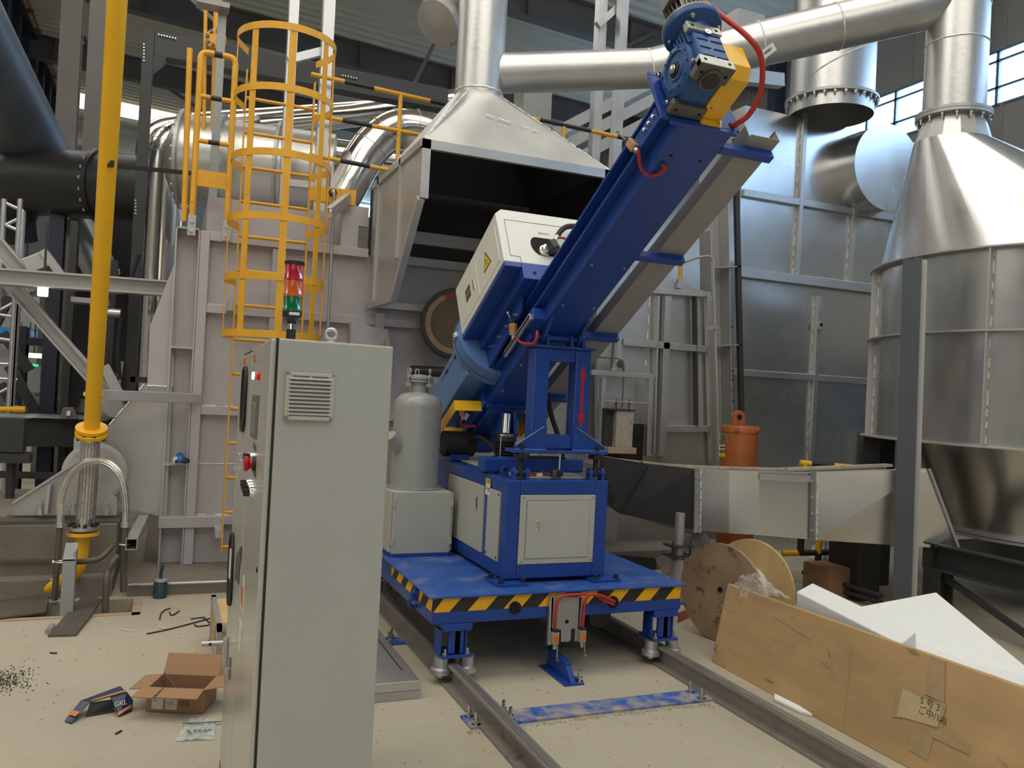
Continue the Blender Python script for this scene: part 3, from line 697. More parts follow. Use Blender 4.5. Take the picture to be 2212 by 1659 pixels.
MB().lathe(B(1.928, 1.875, .07), -BX+BS*.4, [(.013, 0), (.012, .008), (.006, .008), (.005, .003)], 14).obj('oil_plug', 'chrome', t)
MO = B(2.015, 1.845, 0)
MB().lathe(MO, BO, [(.06, .25), (.075, .285), (.125, .305), (.128, .312), (.128, .33), (.11, .333), (.09, .333)], 36).obj('input_flange', 'blue_gear', t)
for a in (.6, 2.17, 3.74, 5.31):
    d, s_, u_ = frame(BO); c = MO+BO*.305+(s_*math.cos(a)+u_*math.sin(a))*.105
    MB().hexbolt(c, -BO, .012, .012, .01).obj('flange_bolt', 'chrome', t)
mt = MB().lathe(MO, BO, [(.128, .333), (.128, .345), (.07, .35), (.066, .70), (.05, .72)], 28).obj('motor_body', 'motor_grey', t)
for i in range(26):
    a = i*2*math.pi/26; r = (s_*math.cos(a)+u_*math.sin(a))
    MB().ob(MO+BO*.52+r*.076, r*.014, BO*.16, r.cross(BO)*.0022).obj('fin', 'motor_grey', mt)
MB().ob(MO+BO*.50-BX*.085+BS*.02, BX*.02, BO*.06, BS*.045).obj('terminal_box', 'motor_grey', t, .004)
t2 = thing('drive_guard', 'yellow sheet metal guard beside the gear motor', 'guard', B(2.15, 1.7, .1))
g_ = MB(); bprism(g_, [(1.64, .03), (1.86, .03), (1.90, .075), (1.90, .20), (1.84, .262), (1.64, .262)], 2.092, 2.205); g_.obj('cover', 'yellow', t2, .003)
g_ = MB(); bbox(g_, 2.095, 2.205, 1.634, 1.64, -.005, .03); f = g_.obj('mounting_flange', 'yellow', t2)
MB().hexbolt(B(2.19, 1.64, .008), BS, .009, .008, .01).obj('bolt', 'steel', f)
MB().cyl(B(2.12, 1.70, .0295), B(2.12, 1.70, .031), .004, n=8).obj('screw_hole', 'hole', t2)
q = [B(2.275, 1.625, .03), B(2.285, 1.66, .02), B(2.315, 1.71, .03), B(2.325, 1.80, .07), B(2.29, 1.90, .16), B(2.225, 1.93, .24), B(2.16, 1.90, .40), B(2.12, 1.86, .55), B(2.10, 1.84, .64)]
tag(MB().tube(bez(q, 8), .0125, 10).obj('motor_cable', 'red_cable'), 'thick red motor cable curving over the yellow guard at the boom top', 'cable')
ct = B(2.285, 1.905, .165)
pl = MB().ob(ct+V((.035, 0, .03)), V((.035, 0, .03))*1.0, V((0, .001, 0)), V((-.012, 0, .014))).obj('cable_tag', 'white'); tag(pl, 'white printed tag on the thick red motor cable', 'tag')
text('tag_text', '电缆编号', 'ink', ct+V((.035, -.0018, .03)), V((.035, 0, .03)), V((-.012, 0, .014)), .013, pl, .0002)

# ---- cable tray alongside the boom
t = thing('cable_tray', 'grey channel shaped tray running along the right side of the boom', 'tray', B(2.49, 0, .04))
b = MB(); bbox(b, 2.412, 2.577, -1.35, 1.597, .041, .044); b.obj('tray_floor', 'tray_grey', t)
b = MB(); bbox(b, 2.410, 2.413, -1.35, 1.585, .041, .112); b.obj('tray_wall', 'tray_grey', t)
b = MB(); bbox(b, 2.576, 2.579, -1.35, 1.592, .041, .105); bbox(b, 2.572, 2.579, -1.35, 1.592, .103, .106); b.obj('tray_wall', 'tray_grey', t)
for s in (-.16, -.30, .0):
    for x in (2.44, 2.5): MB().hexbolt(B(x, s, .041), -BO, .005, .004, .006).obj('screw', 'steel', t)

# ---- white drive housing riding on the boom
t = thing('drive_housing', 'white and blue sheet metal drive housing mounted on top of the boom', 'housing', B(2.15, -.25, .35))
xl, xr_, s0, s1, o0, o1 = 1.78, 2.54, -.66, .145, .352, .757
b = MB(); P = [(xl, o0), (xr_, o0), (xr_, o1), (xl+.042, o1), (xl, o1-.038)]
b.prism([B(x, s0, o) for x, o in P], BS*(s1-s0)); b.obj('shell', 'white_box', t, .006)
e = .0014
def seam(b, pts, nrm, wdt=.004):       # thin dark seam bars
    for a, c in zip(pts, pts[1:]): b.bar(a, c, wdt, .0022, nrm)
sb = MB(); seam(sb, [B(2.50, s1+e*.3, .678), B(1.83, s1+e*.3, .675), B(1.828, s1+e*.3, .398), B(1.89, s1+e*.3, .397), B(1.891, s1+e*.3, .354)], BS, .003); sb.obj('panel_seam', 'cast', t)
for sa, sb2 in ((.10, -.252), (-.262, -.615)):
    d = MB(); bbox(d, xl-.003, xl+.004, sb2, sa, .393, .66); d.obj('door', 'white_box', t, .002)
d = MB(); bbox(d, xl-.006, xl-.003, -.345, -.325, .485, .565); d.obj('door_handle', 'chrome', t)
d = MB(); bbox(d, xl-.008, xl-.005, -.341, -.329, .50, .535); d.obj('handle_latch', 'cast', t)
d = MB(); bbox(d, xl-.0038, xl-.003, -.49, -.40, .495, .585); npl = d.obj('rating_plate', 'cast', t)
text('plate_text', '▲ 额定\n参数表', 'cast_light', B(xl-.0042, -.445, .54), BS*-1, BO, .022, npl, .0002)
tri = MB(); bprism(tri, [(-.15, .478), (-.02, .478), (-.085, .60)], xl-.0042, xl-.003); tw = tri.obj('warning_triangle', 'ink', t)
tri = MB(); bprism(tri, [(-.138, .485), (-.032, .485), (-.085, .583)], xl-.0048, xl-.004); tri.obj('triangle_field', 'sticker_yellow', tw)
text('hazard_mark', '⚡', 'ink', B(xl-.0052, -.085, .518), BS*-1, BO, .06, tw, .0002)
b = MB(); bbox(b, xl+.002, 1.888, s0, s1-.002, .320, .352); b.obj('side_strip', 'blue', t, .002)
b = MB(); bbox(b, 1.889, 2.44, s0+.02, s1, .237, .352); bl = b.obj('bed_block', 'blue', t, .004)
MB().cyl(B(1.965, s1+.001, .285), B(1.965, s1-.005, .285), .012, n=16).obj('hole', 'hole', bl)
# oval opening with swivel and hose
ov = []
for i in range(24):
    a = 2*math.pi*i/24
    cx, co = 2.075, .495
    ov.append(B(cx+math.cos(a)*.052+(.05 if math.cos(a) > 0 else -.045), s1+.0012, co+math.sin(a)*.068-(math.cos(a))*.012))
MB().prism(ov[::-1], BS*.001).obj('oval_opening', 'hole', t)
text('arc_label', '旋转方向', 'orange_label', B(2.08, s1+.0015, .60), BX, BO, .018, t, .0002)
sw = thing('swivel_joint', 'black rotary union with hose fitting in the opening of the white housing', 'rotary joint', B(2.09, s1, .46))
MB().lathe(B(2.06, s1+.004, .46), BS, [(.04, 0), (.036, .012), (.028, .014), (.026, .035)], 24).obj('shaft_collar', 'steel', sw)
MB().ob(B(2.095, s1+.05, .465), (BX*.8+BO*.35)*.028, (BO*.9-BX*.35)*.034, BS*.034).obj('union_block', 'black', sw, .008)
MB().tube([B(2.115, s1+.05, .495), B(2.13, s1+.055, .53), B(2.145, s1+.06, .55)], .013, 12).obj('elbow_fitting', 'galvanised', sw)
q = [B(2.143, s1+.06, .548), B(2.165, s1+.065, .58), B(2.21, s1+.065, .62), B(2.28, s1+.05, .65), B(2.38, s1+.04, .66), B(2.46, s1+.03, .60)]
tag(MB().tube(bez(q, 6), .017, 12).obj('hydraulic_hose', 'rubber'), 'black hydraulic hose leaving the rotary union upwards behind the boom', 'hose')
q = [B(2.128, s1+.055, .515), B(2.145, s1+.06, .53), B(2.19, s1+.06, .53), B(2.24, s1+.06, .50)]
tag(MB().tube(bez(q, 6), .007, 8).obj('red_hose', 'red'), 'thin bright red hose beside the rotary union', 'hose')
# side plate of the carriage with studs
t = thing('carriage_plate', 'blue clamp side plate with rows of studs left of the boom', 'plate', B(1.95, -.4, .2))
b = MB(); bprism(b, [(.03, .32), (-.08, .15), (-.82, .10), (-.885, .352), (-.66, .352), (-.66, .322)], 1.935, 1.955); b.obj('plate', 'blue', t, .002)
b = MB(); bbox(b, 1.90, 1.936, -.70, -.02, .285, .322); b.obj('upper_flange', 'blue', t, .002)
for s, o in ((-.06, .265), (-.20, .27), (-.34, .275), (-.48, .275), (-.62, .28), (-.13, .17), (-.28, .185), (-.42, .20), (-.56, .215), (-.70, .24), (-.76, .20)):
    MB().hexbolt(B(1.935, s, o), -BX, .010, .008, .014).obj('stud', 'steel', t)

# ---- light blue nozzle housing and duct at the lower end
t = thing('nozzle_hood', 'light blue curved hood and duct at the lower end of the boom', 'hood', B(1.9, -.9, .3))
AX = BS
b = MB().lathe(B(2.06, -.66, .36), -BS, [(.30, .0), (.30, .10), (.29, .16), (.275, .17)], 40, True, True).obj('round_hood', 'blue_light', t)
b = MB().lathe(B(2.06, -.66, .36), -BS, [(.304, .095), (.306, .105), (.304, .115)], 40, False).obj('seam_ring', 'blue_light', t)
b = MB(); P = [(1.83, .13), (2.25, .13), (2.25, .50), (1.90, .50), (1.83, .42)]
b.prism([B(x, -.80, o) for x, o in P], -BS*.75); dct = b.obj('duct', 'blue_light', t, .006)
for s in (-.95, -1.15):
    b = MB(); bbox(b, 1.822, 1.832, s-.02, s+.02, .36, .375); b.obj('hinge', 'black', dct)
b = MB(); bbox(b, 1.828, 1.8305, -1.30, -.86, .366, .369); b.obj('duct_seam', 'ink', dct)
MB().ob(B(1.77, -.72, .38), BX*.022, BS*.03, BO*.02).obj('clamp', 'galvanised', t, .003)
for o in (.37, .39): MB().hexbolt(B(1.75, -.71, o), -BX, .009, .008, .006).obj('clamp_bolt', 'steel', t)

# ---- lifting cylinder with bellows
t = thing('lifting_cylinder', 'vertical lifting cylinder with black rubber bellows behind the post frame', 'cylinder', (2.13, 5.2, 1.09))
pr = [(.075, 0)]
for i in range(8): pr += [(.078, .01+i*.021), (.062, .0205+i*.021)]
pr += [(.055, .19)]
MB().lathe((2.13, 5.2, 1.095), (0, 0, 1), pr, 28).obj('bellows', 'rubber', t)
MB().lathe((2.13, 5.2, 1.285), (0, 0, 1), [(.055, 0), (.058, .004), (.058, .016), (.05, .02)], 24).obj('clamp_ring', 'chrome', t)
MB().cyl((2.13, 5.2, 1.30), (2.15, 5.24, 1.43), .030, n=20).obj('rod', 'steel', t)
MB().cyl((2.05, 5.08, 1.09), (2.05, 5.08, 1.30), .005, n=8).obj('position_rod', 'steel', t)
# ---- yellow guard bracket with a switch at the boom foot
t = thing('switch_guard', 'yellow bent strip guard around a limit switch at the lower boom', 'guard', B(1.85, -1.15, 0))
b = MB(); P = [B(1.795, -1.0, .045), B(1.795, -1.005, -.03), B(1.985, -1.0, -.03), B(1.985, -.995, .045)]
b.prism(P, BS*.004); b.obj('strip', 'yellow', t)
b = MB(); bbox(b, 1.793, 1.797, -1.40, -1.0, -.035, .045); b.obj('strip', 'yellow', t)
b = MB(); bbox(b, 1.793, 1.985, -1.404, -1.40, -.035, .045); b.obj('strip', 'yellow', t)
limit_switch(B(1.87, -1.07, -.0), V((0, .2, 1)), V((-.5, -.8, 0)), 'tan limit switch inside the yellow strip guard at the boom foot', sc=.9)
q = [B(1.87, -1.11, -.04), B(1.875, -1.14, -.06), B(1.92, -1.15, -.07), B(1.98, -1.14, -.07)]
tag(MB().tube(bez(q, 6), .0085, 8).obj('sensor_cable', 'red_cable'), 'short red cable below the yellow strip guard', 'cable')
b = MB().ob(B(1.915, -1.12, -.01), V((.012, 0, .02)), V((0, .001, 0)), V((-.012, 0, .008))).obj('cable_tag', 'white'); tag(b, 'white cable tag below the yellow strip guard', 'tag')
# yellow guard seen on the right between boom and post
t = thing('switch_guard', 'yellow strip guard half hidden behind the post frame', 'guard', B(2.42, -1.1, 0))
b = MB(); bbox(b, 2.33, 2.42, -1.06, -1.05, -.04, .05); bbox(b, 2.416, 2.42, -1.35, -1.05, -.04, .05); bbox(b, 2.30, 2.42, -1.35, -1.345, -.04, .05); b.obj('strip', 'yellow', t)
q = [(2.34, 5.35, 1.44), (2.33, 5.33, 1.36), (2.35, 5.3, 1.26), (2.33, 5.25, 1.15), (2.30, 5.2, 1.10)]
tag(MB().tube(bez(q, 6), .011, 8).obj('hose', 'red_cable'), 'red sleeved hose hanging behind the post frame', 'hose')
q = [(2.42, 5.2, 1.62), (2.44, 5.15, 1.45), (2.48, 5.1, 1.3), (2.50, 5.05, 1.15), (2.46, 5.0, 1.10)]
tag(MB().tube(bez(q, 6), .018, 8).obj('hose', 'rubber'), 'black rubber hose hanging right of the lifting cylinder', 'hose')
q = [(1.95, 5.5, 1.2), (2.0, 5.4, 1.26), (2.06, 5.3, 1.22), (2.1, 5.15, 1.14), (2.2, 5.1, 1.12)]
tag(MB().tube(bez(q, 6), .02, 8).obj('hose', 'rubber'), 'black corrugated hose lying behind the bellows', 'hose')
t = thing('pump_motor', 'dark pump motor standing behind the grey pressure tank', 'motor', (1.86, 5.55, 1.09))
MB().cyl((1.80, 5.55, 1.2), (2.02, 5.55, 1.2), .09, n=24).obj('body', 'rubber', t)
MB().bb(1.84, 1.98, 5.48, 5.62, 1.09, 1.13).obj('foot', 'blue', t)
MB().cyl((2.02, 5.55, 1.2), (2.16, 5.55, 1.2), .06, n=20).obj('pump', 'blue', t)

# ---- grey pressure tank on its cabinet
t = thing('tank_cabinet', 'grey sheet metal cabinet carrying the pressure tank on the left of the cart', 'cabinet', (1.57, 5.4, CZ))
MB().bb(1.375, 1.772, 5.205, 5.605, CZ, CZ+.022).obj('plinth', 'blue', t, .002)
MB().bb(1.378, 1.772, 5.205, 5.605, CZ+.022, .905).obj('body', 'cabinet', t, .004)
MB().bb(1.362, 1.377, 5.225, 5.58, CZ+.03, .905).obj('door', 'cabinet', t, .003)
MB().bb(1.773, 1.79, 5.22, 5.60, CZ+.03, .895).obj('door', 'cabinet', t, .003)
for x in (1.378, 1.774):
    for z in (.58, .83): MB().bb(x-.007, x+.007, 5.192, 5.206, z-.02, z+.02).obj('hinge', 'cabinet', t, .002)
t = thing('pressure_tank', 'grey domed pressure tank with clamped lid standing on the tank cabinet', 'tank', (1.565, 5.4, .905))
cx, cy = 1.565, 5.405
MB().lathe((cx, cy, .905), (0, 0, 1), [(.185, 0), (.185, .012), (.163, .014), (.161, .03), (.161, .545), (.158, .575), (.143, .607), (.118, .63), (.085, .645), (.064, .648)], 40).obj('vessel', 'tank_grey', t)
MB().lathe((cx, cy, 1.55), (0, 0, 1), [(.066, 0), (.064, .012), (.064, .07), (.085, .072), (.085, .085), (.078, .086), (.078, .090)], 30).obj('neck', 'tank_grey', t)
MB().lathe((cx, cy, 1.64), (0, 0, 1), [(.078, 0), (.086, .002), (.086, .016), (.065, .022), (.04, .032), (.001, .036)], 30).obj('lid', 'tank_grey', t)
for i in range(4):
    a = i*math.pi/2+.45; dx, dy = math.cos(a)*.097, math.sin(a)*.097
    MB().cyl((cx+dx, cy+dy, 1.59), (cx+dx, cy+dy, 1.675), .006, n=8).torus((cx+dx, cy+dy, 1.695), (dy+.3, -dx, 0), .016, .0045, 16, 6).lathe((cx+dx, cy+dy, 1.648), (0, 0, 1), [(.011, 0), (.011, .02), (.008, .024)], 10).obj('swing_bolt', 'tank_grey', t)
    MB().ob((cx+dx, cy+dy, 1.60), (.016, 0, 0), (0, .016, 0), (0, 0, .012)).obj('bolt_lug', 'tank_grey', t, .003)
MB().tube(bez([(cx-.03, cy, 1.672), (cx-.03, cy, 1.70), (cx-.01, cy, 1.705), (cx-.008, cy, 1.68)], 4), .005, 6).obj('lid_handle', 'tank_grey', t)
MB().ob((cx+.115, cy, 1.635), (.018, 0, 0), (0, .008, 0), (0, 0, .022)).obj('hinge_block', 'tank_grey', t, .004)
for i in range(12):
    a = i*math.pi/6; MB().hexbolt((cx+math.cos(a)*.174, cy+math.sin(a)*.174, .917), (0, 0, 1), .006, .005).obj('base_bolt', 'steel', t)
MB().tube([(cx-.12, cy-.05, 1.16), (cx-.19, cy-.09, 1.24), (cx-.21, cy-.10, 1.262)], .042, 20).obj('inlet_stub', 'tank_grey', t)
# ================================================================ FURNACE AND DUCTS
def PD(x, y, D): return CAM+ray(x, y)/F_PX*D
def pbar(b, p, q, w, h, Y, up=(0, 0, 1)): return b.bar(PY(*p, Y), PY(*q, Y), w, h, up)
def ppoly(pts, Y): return [PY(x, y, Y) for x, y in pts]
def weldrun(parent, p, q, r=.006, gap=.5, n=None):     # broken bright weld bead
    p, q = V(p), V(q); L = (q-p).length; b = MB(); x = 0
    d = (q-p)/L
    while x < L:
        a = random.uniform(.05, .11); e = min(x+a, L)
        k = max(3, int((e-x)/.02)+2)
        pts = [p+d*(x+(e-x)*i/(k-1))+V((random.uniform(-1, 1), 0, random.uniform(-1, 1)))*r*.25 for i in range(k)]
        b.tube(pts, r, 5, rs=[r*random.uniform(.7, 1.2) for _ in pts]); x = e+random.uniform(.02, .09)*gap*2
    b.obj('weld_bead', 'weld', parent, kind='stuff')

# ---- left furnace body
FY = 7.0
t = furn = thing('furnace', 'large pinkish grey steel clad furnace with welded frame behind the ladder', 'furnace', (.8, 7.4, .09))
MB().bb(0.17, 3.3, FY+.06, 9.6, .09, 2.70).obj('front_cladding', 'lilac_grey', t)
MB().bb(0.22, 1.60, FY+.22, 9.4, 2.70, 3.06).obj('upper_cladding', 'lilac_grey', t)
# left channel column and stiffeners
cx0, cx1 = -.01, .17
c = MB(); c.bb(cx0, cx0+.012, FY-.02, FY+.18, .09, 2.735).bb(cx0+.012, cx1-.012, FY+.10, FY+.112, .09, 2.735).bb(cx1-.012, cx1, FY-.02, FY+.18, .09, 2.735)
c.obj('channel_column', 'lilac_grey', t)
for y in (492, 751, 1003, 1118):
    z = PY(395, y, FY).z; MB().bb(cx0+.012, cx1-.012, FY-.02, FY+.10, z-.008, z+.008).obj('stiffener', 'lilac_grey', t)
MB().bb(.172, .245, FY-.015, FY+.06, .09, 2.735).obj('frame_post', 'lilac_grey', t, .004)
zt = 2.70
MB().bb(.245, 1.515, FY-.015, FY+.06, zt-.035, zt+.04).obj('frame_beam', 'lilac_grey', t, .004)
for y in (665, 886, 1124):
    z = PY(440, y, FY).z; MB().bb(.245, 3.2, FY-.01, FY+.06, z-.036, z+.036).obj('frame_beam', 'lilac_grey', t, .004)
    weldrun(t, (.25, FY+.05, z+.038), (.9, FY+.05, z+.038), .004)
MB().bb(.73, .79, FY-.004, FY+.06, .09, 2.66).obj('frame_post', 'lilac_grey', t, .003)
for y in (1003,):
    z = PY(440, y, FY).z; weldrun(t, (.25, FY+.058, z), (.7, FY+.058, z), .004, .1)
b = MB(); P = ppoly([(758, 695), (840, 712), (838, 800), (756, 790)], FY-.1); b.plate(P, .18); b.obj('junction_box', 'lilac_grey', t, .004)
MB().bb(PY(741, 450, FY).x, PY(800, 450, FY).x, FY+.05, FY+.1, PY(770, 485, FY).z, PY(770, 442, FY).z).obj('plate', 'silver_dull', t)
MB().bb(PY(738, 510, FY).x, PY(775, 510, FY).x, FY+.03, FY+.1, PY(757, 535, FY).z, PY(757, 480, FY).z).obj('plate', 'silver_dull', t)
# foot gussets on the left
b = MB().prism(ppoly([(378, 565), (375, 835), (318, 835), (324, 704)], FY+.05), (0, .03, 0)).obj('gusset', 'lilac_grey', t)
b = MB().prism(ppoly([(372, 830), (360, 1118), (270, 1098), (205, 1035), (215, 945), (235, 920), (312, 832)], FY+.02), (0, .04, 0)).obj('gusset', 'silver_dull', t)
weldrun(t, PY(236, 918, FY), PY(312, 830, FY), .007, .1)
weldrun(t, PY(318, 833, FY), PY(360, 835, FY), .006, .1)
MB().bb(-.02, .45, FY-.03, FY+.02, PY(350, 1140, FY).z, PY(350, 1116, FY).z).obj('frame_beam', 'lilac_grey', t, .003)
# pivot bracket standing on the plinth
t = thing('pivot_bracket', 'grey triangular steel pivot bracket bolted to the concrete plinth', 'bracket', (-.6, 6.92, .5))
BY = 6.82
b = MB().prism(ppoly([(30, 1113), (30, 1084), (176, 990), (205, 975), (212, 1043), (252, 1075), (252, 1113)], BY), (0, .04, 0)).obj('web_plate', 'silver_dull', t)
MB().bar(PY(30, 1085, BY+.05), PY(178, 990, BY+.05), .16, .012).obj('flange', 'silver_dull', t)
b = MB(); a_ = PY(108, 1048, BY-.06); c_ = PY(101, 1108, BY-.06); b.bar(a_, c_, .022, .12, (0, 1, 0)); b.obj('rib', 'silver_dull', t)
MB().lathe(PY(205, 1020, BY+.03), (0, -1, 0), [(.22, 0), (.22, .02), (.19, .025)], 36).obj('bearing_disc', 'silver_dull', t)
MB().prism(ppoly([(157, 1000), (160, 945), (180, 915), (225, 930), (225, 1000)], BY+.1), (0, .05, 0)).obj('bearing_housing', 'silver_dull', t)
for p in ((163, 980), (172, 980), (170, 958), (244, 992), (228, 1023)): MB().hexbolt(PY(*p, BY-.02), (0, -1, 0), .014, .012).obj('bolt', 'silver_dull', t)
for p in (86, 158, 230):
    q = PY(p, 1112, BY-.08); MB().hexbolt(q, (0, 0, 1), .03, .035, 0).cyl(q, q+V((0, 0, .085)), .018, n=12).obj('anchor_bolt', 'silver_dull', t)
MB().bb(-1.05, -.28, BY-.13, BY+.2, .478, .492).obj('base_plate', 'dusty_steel', t)
# concrete plinths and curb
struct(MB().bb(-3.0, -.295, 6.62, 8.6, 0, .478).obj('trim_5', 'plinth_mat'))
struct(MB().bb(-3.0, -.30, 6.45, 6.62, 0, .13).obj('trim_6', 'plinth_mat'))
struct(MB().bb(-.20, 3.4, 6.42, 7.0, 0, .088).obj('trim_7', 'plinth_mat'))
struct(MB().bb(-.12, 5.5, 7.0, 9.6, 0, .088).obj('trim_8', 'plinth_mat'))
tag(MB().bb(-1.7, -.66, 6.66, 6.85, .478, .505).obj('steel_plate', 'dusty_steel'), 'flat dark steel plate lying on the concrete plinth at the left edge', 'plate')
tag(MB().tube([(-.19, 6.40, .085), (-.17, 6.39, .09), (.55, 6.385, .09), (1.6, 6.38, .09)], .011, 8).obj('floor_pipe', 'galvanised'), 'thin bright pipe along the edge of the concrete curb', 'pipe')
tag(MB().bar(PY(0, 1213, 6.60), PY(140, 1211, 6.60), .02, .018).obj('floor_pipe', 'dusty_steel'), 'thin dark pipe along the concrete plinth left of the yellow pipe', 'pipe')

# ---- refractory charging port with its ring
t = thing('furnace_port', 'round furnace port with black ring and tan refractory lining', 'port', (2.05, 6.9, 2.1))
pc = PY(985, 700, 6.80); R = RP(pc, 68)
nrm = V((-.30, -1, -.02)).normalized()
MB().lathe(pc+nrm*.10, -nrm, [(R*.98, 0), (R*1.10, .0), (R*1.12, .02), (R*1.12, .30)], 44, False).obj('ring', 'black', t)
MB().lathe(pc+nrm*.09, -nrm, [(R*.80, .012), (R*.82, 0), (R*.99, 0), (R*.99, .05)], 44, False).obj('lining', 'refractory', t)
MB().lathe(pc+nrm*.075, -nrm, [(R*.81, 0), (R*.81, .03)], 44).obj('plug', 'refractory_dark', t)
for i in range(9):
    d, s_, u_ = frame(nrm); a = math.radians(112-i*9)
    e1 = V((1, 0, 0)); e1 = (e1-nrm*e1.dot(nrm)).normalized(); e2 = V((0, 0, 1)); e2 = (e2-nrm*e2.dot(nrm)).normalized()
    r_ = e1*math.cos(a)+e2*math.sin(a); tt = r_.cross(nrm)
    MB().ob(pc+nrm*.088+r_*R*.90, r_*R*.085, tt*R*.066, nrm*.006).obj('brick', 'brick_red', t)
tag(MB().cyl(PY(888, 800, 6.75), PY(1010, 806, 6.75), RP(PY(900, 800, 6.75), 11), n=20).obj('shaft_tube', 'dark_steel'), 'dark horizontal tube below the round furnace port', 'tube')
tag(MB().bb(1.66, 1.69, 6.78, 6.86, PY(915, 800, 6.8).z-.1, PY(915, 740, 6.8).z).obj('tube_hanger', 'silver_dull'), 'small hanger bar above the dark tube left of the port', 'bar')
# ---- fume hood
t = hood = thing('fume_hood', 'big silver pyramid fume hood with open dark front above the furnace port', 'hood', (2.27, 6.25, 2.25))
HX0, HX1, HY0, HY1 = 1.535, 3.0, 5.5, 7.0
ztop = 3.297; zv = PXX(912, 425, HX0).z; ysb = PXX(850, 645, HX0).y; zsb = PXX(850, 645, HX0).z
th = .012
side = [(HY0, ztop), (HY1, ztop), (HY1, zsb), (ysb, zsb), (HY0+.02, zv)]
for X, nm in ((HX0, 1), (HX1, -1)):
    MB().prism([(X, y, z) for y, z in side], (th*nm, 0, 0)).obj('side_panel', 'silver', t)
    MB().prism([(X+th*nm, y, z) for y, z in side], (.004*nm, 0, 0)).obj('side_shade_skin', 'black_and_shade', t)  # inner skin coloured near-black to stand for the shade inside the hood
fr = .05
MB().bb(HX0-.01, HX0+fr, HY0-.01, HY0+.03, zv, ztop).obj('frame_edge', 'silver', t)
MB().bb(HX1-fr, HX1+.01, HY0-.01, HY0+.03, zv, ztop).obj('frame_edge', 'silver', t)
MB().bb(HX0-.01, HX1+.01, HY0-.01, HY0+.03, ztop-.065, ztop).obj('front_lip', 'silver', t)
for X in (HX0, HX1):
    MB().bar((X, HY0+.01, zv), (X, ysb, zsb), .05, .05, (0, 0, 1)).obj('frame_edge', 'silver_dull', t)
    MB().bar((X, ysb, zsb), (X, HY1, zsb), .05, .05, (0, 0, 1)).obj('frame_edge', 'silver_dull', t)
MB().bb(HX0-.02, HX0, HY1-.25, HY1-.2, zsb, ztop).obj('side_rib', 'silver_dull', t)
MB().bb(HX0-.02, HX0, HY0+.55, HY0+.59, zsb+.3, ztop).obj('side_rib', 'silver_dull', t)
MB().bb(HX0-.02, HX0, HY0, HY1, ztop-.05, ztop).obj('side_rib', 'silver', t)
weldrun(t, (HX0-.004, HY0+.62, zsb+.35), (HX0-.004, HY0+.62, ztop-.06), .005)
DC = V((2.23, 6.4)); pd = PY(1034, 207, 6.4); DC = V((pd.x, 6.4)); DR = RP(pd, 52); zd = pd.z-.02
# pyramid: square bottom to round top (8 big facets), thin sheet
base4 = [(HX0, HY0), (HX1, HY0), (HX1, HY1), (HX0, HY1)]
n = 32; top = []
for i in range(n):
    a = -3*math.pi/4+2*math.pi*i/n; top.append(V((DC.x+math.cos(a)*DR, DC.y+math.sin(a)*DR, zd)))
bot = [V((x, y, ztop)) for x, y in base4]
vs = bot+top; fs = []
for k in range(4):
    i0 = k*n//4; 
    for i in range(n//4):
        fs.append((k if i < 0 else (k if i < n//8*0 else k), 4+(i0+i) % n, 4+(i0+i+1) % n)) if False else None
q = n//4
for k in range(4):                      # flat triangle of each side and the conical corner fans
    c0 = k*q; 
    fs.append((k, (k+1) % 4, 4+(c0+q//2) % n))
    for i in range(q//2): fs.append(((k+1) % 4, 4+(c0+q//2+i+1) % n, 4+(c0+q//2+i) % n)); fs.append((k, 4+(c0+i+1) % n, 4+(c0+i) % n))
MB().add(vs, fs).obj('pyramid', 'silver', t)
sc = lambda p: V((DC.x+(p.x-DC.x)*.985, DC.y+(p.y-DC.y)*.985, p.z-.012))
MB().add([sc(p) for p in vs], [f[::-1] for f in fs]).obj('pyramid_shade_skin', 'black_and_shade', t)  # same near-black skin under the pyramid, its inside shade put into colour
for k in (0, 1): weldrun(t, bot[k], top[(k*q) % n], .006, .1)
weldrun(t, top[2]+V((0, -.003, .0)), top[10], .006, .1)
a = bot[0].lerp(bot[1], .30).lerp(V((DC.x, DC.y-DR, zd)), .52)+V((0, -.01, .012)); b_ = bot[0].lerp(bot[1], .78).lerp(V((DC.x, DC.y-DR, zd)), .40)+V((0, -.01, .012))
weldrun(t, a, b_, .006)
d = thing('exhaust_duct', 'vertical silver exhaust duct rising from the fume hood', 'duct', (DC.x, DC.y, zd))
MB().lathe((DC.x, DC.y, zd), (0, 0, 1), [(DR, 0), (DR, 4.2)], 48, False).obj('pipe', 'silver', d)
for z in (zd+.03, zd+.97):
    MB().tube([V((DC.x+math.cos(a*math.pi/20)*DR, DC.y+math.sin(a*math.pi/20)*DR, z+random.uniform(-.004, .004))) for a in range(40)], .008, 5, closed=True).obj('weld_ring', 'weld', d)
lp = PY(945, 40, 7.0); r_ = RP(lp, 38)
e = thing('duct_elbow', 'silver flanged elbow duct left of the exhaust duct at the top edge', 'duct', lp)
MB().tube(bez([PY(1010, -60, 7.0), PY(985, 10, 7.0), PY(960, 40, 7.0)], 6), r_*1.25, 28).obj('branch', 'silver', e)
ax = (PY(930, 55, 6.9)-PY(985, 15, 7.05)).normalized()
MB().lathe(PY(965, 35, 6.98), ax, [(r_*1.3, 0), (r_*1.62, .01), (r_*1.62, .035), (r_*1.3, .04), (r_*1.3, .16), (.2*r_, .2)], 32).obj('flanged_end', 'silver_dull', e)
for k in range(14):
    a = k*2*math.pi/14; d_, s_, u_ = frame(ax); MB().hexbolt(PY(965, 35, 6.98)+ax*.036+(s_*math.cos(a)+u_*math.sin(a))*r_*1.46, ax, .014, .014).obj('bolt', 'silver_dull', e)
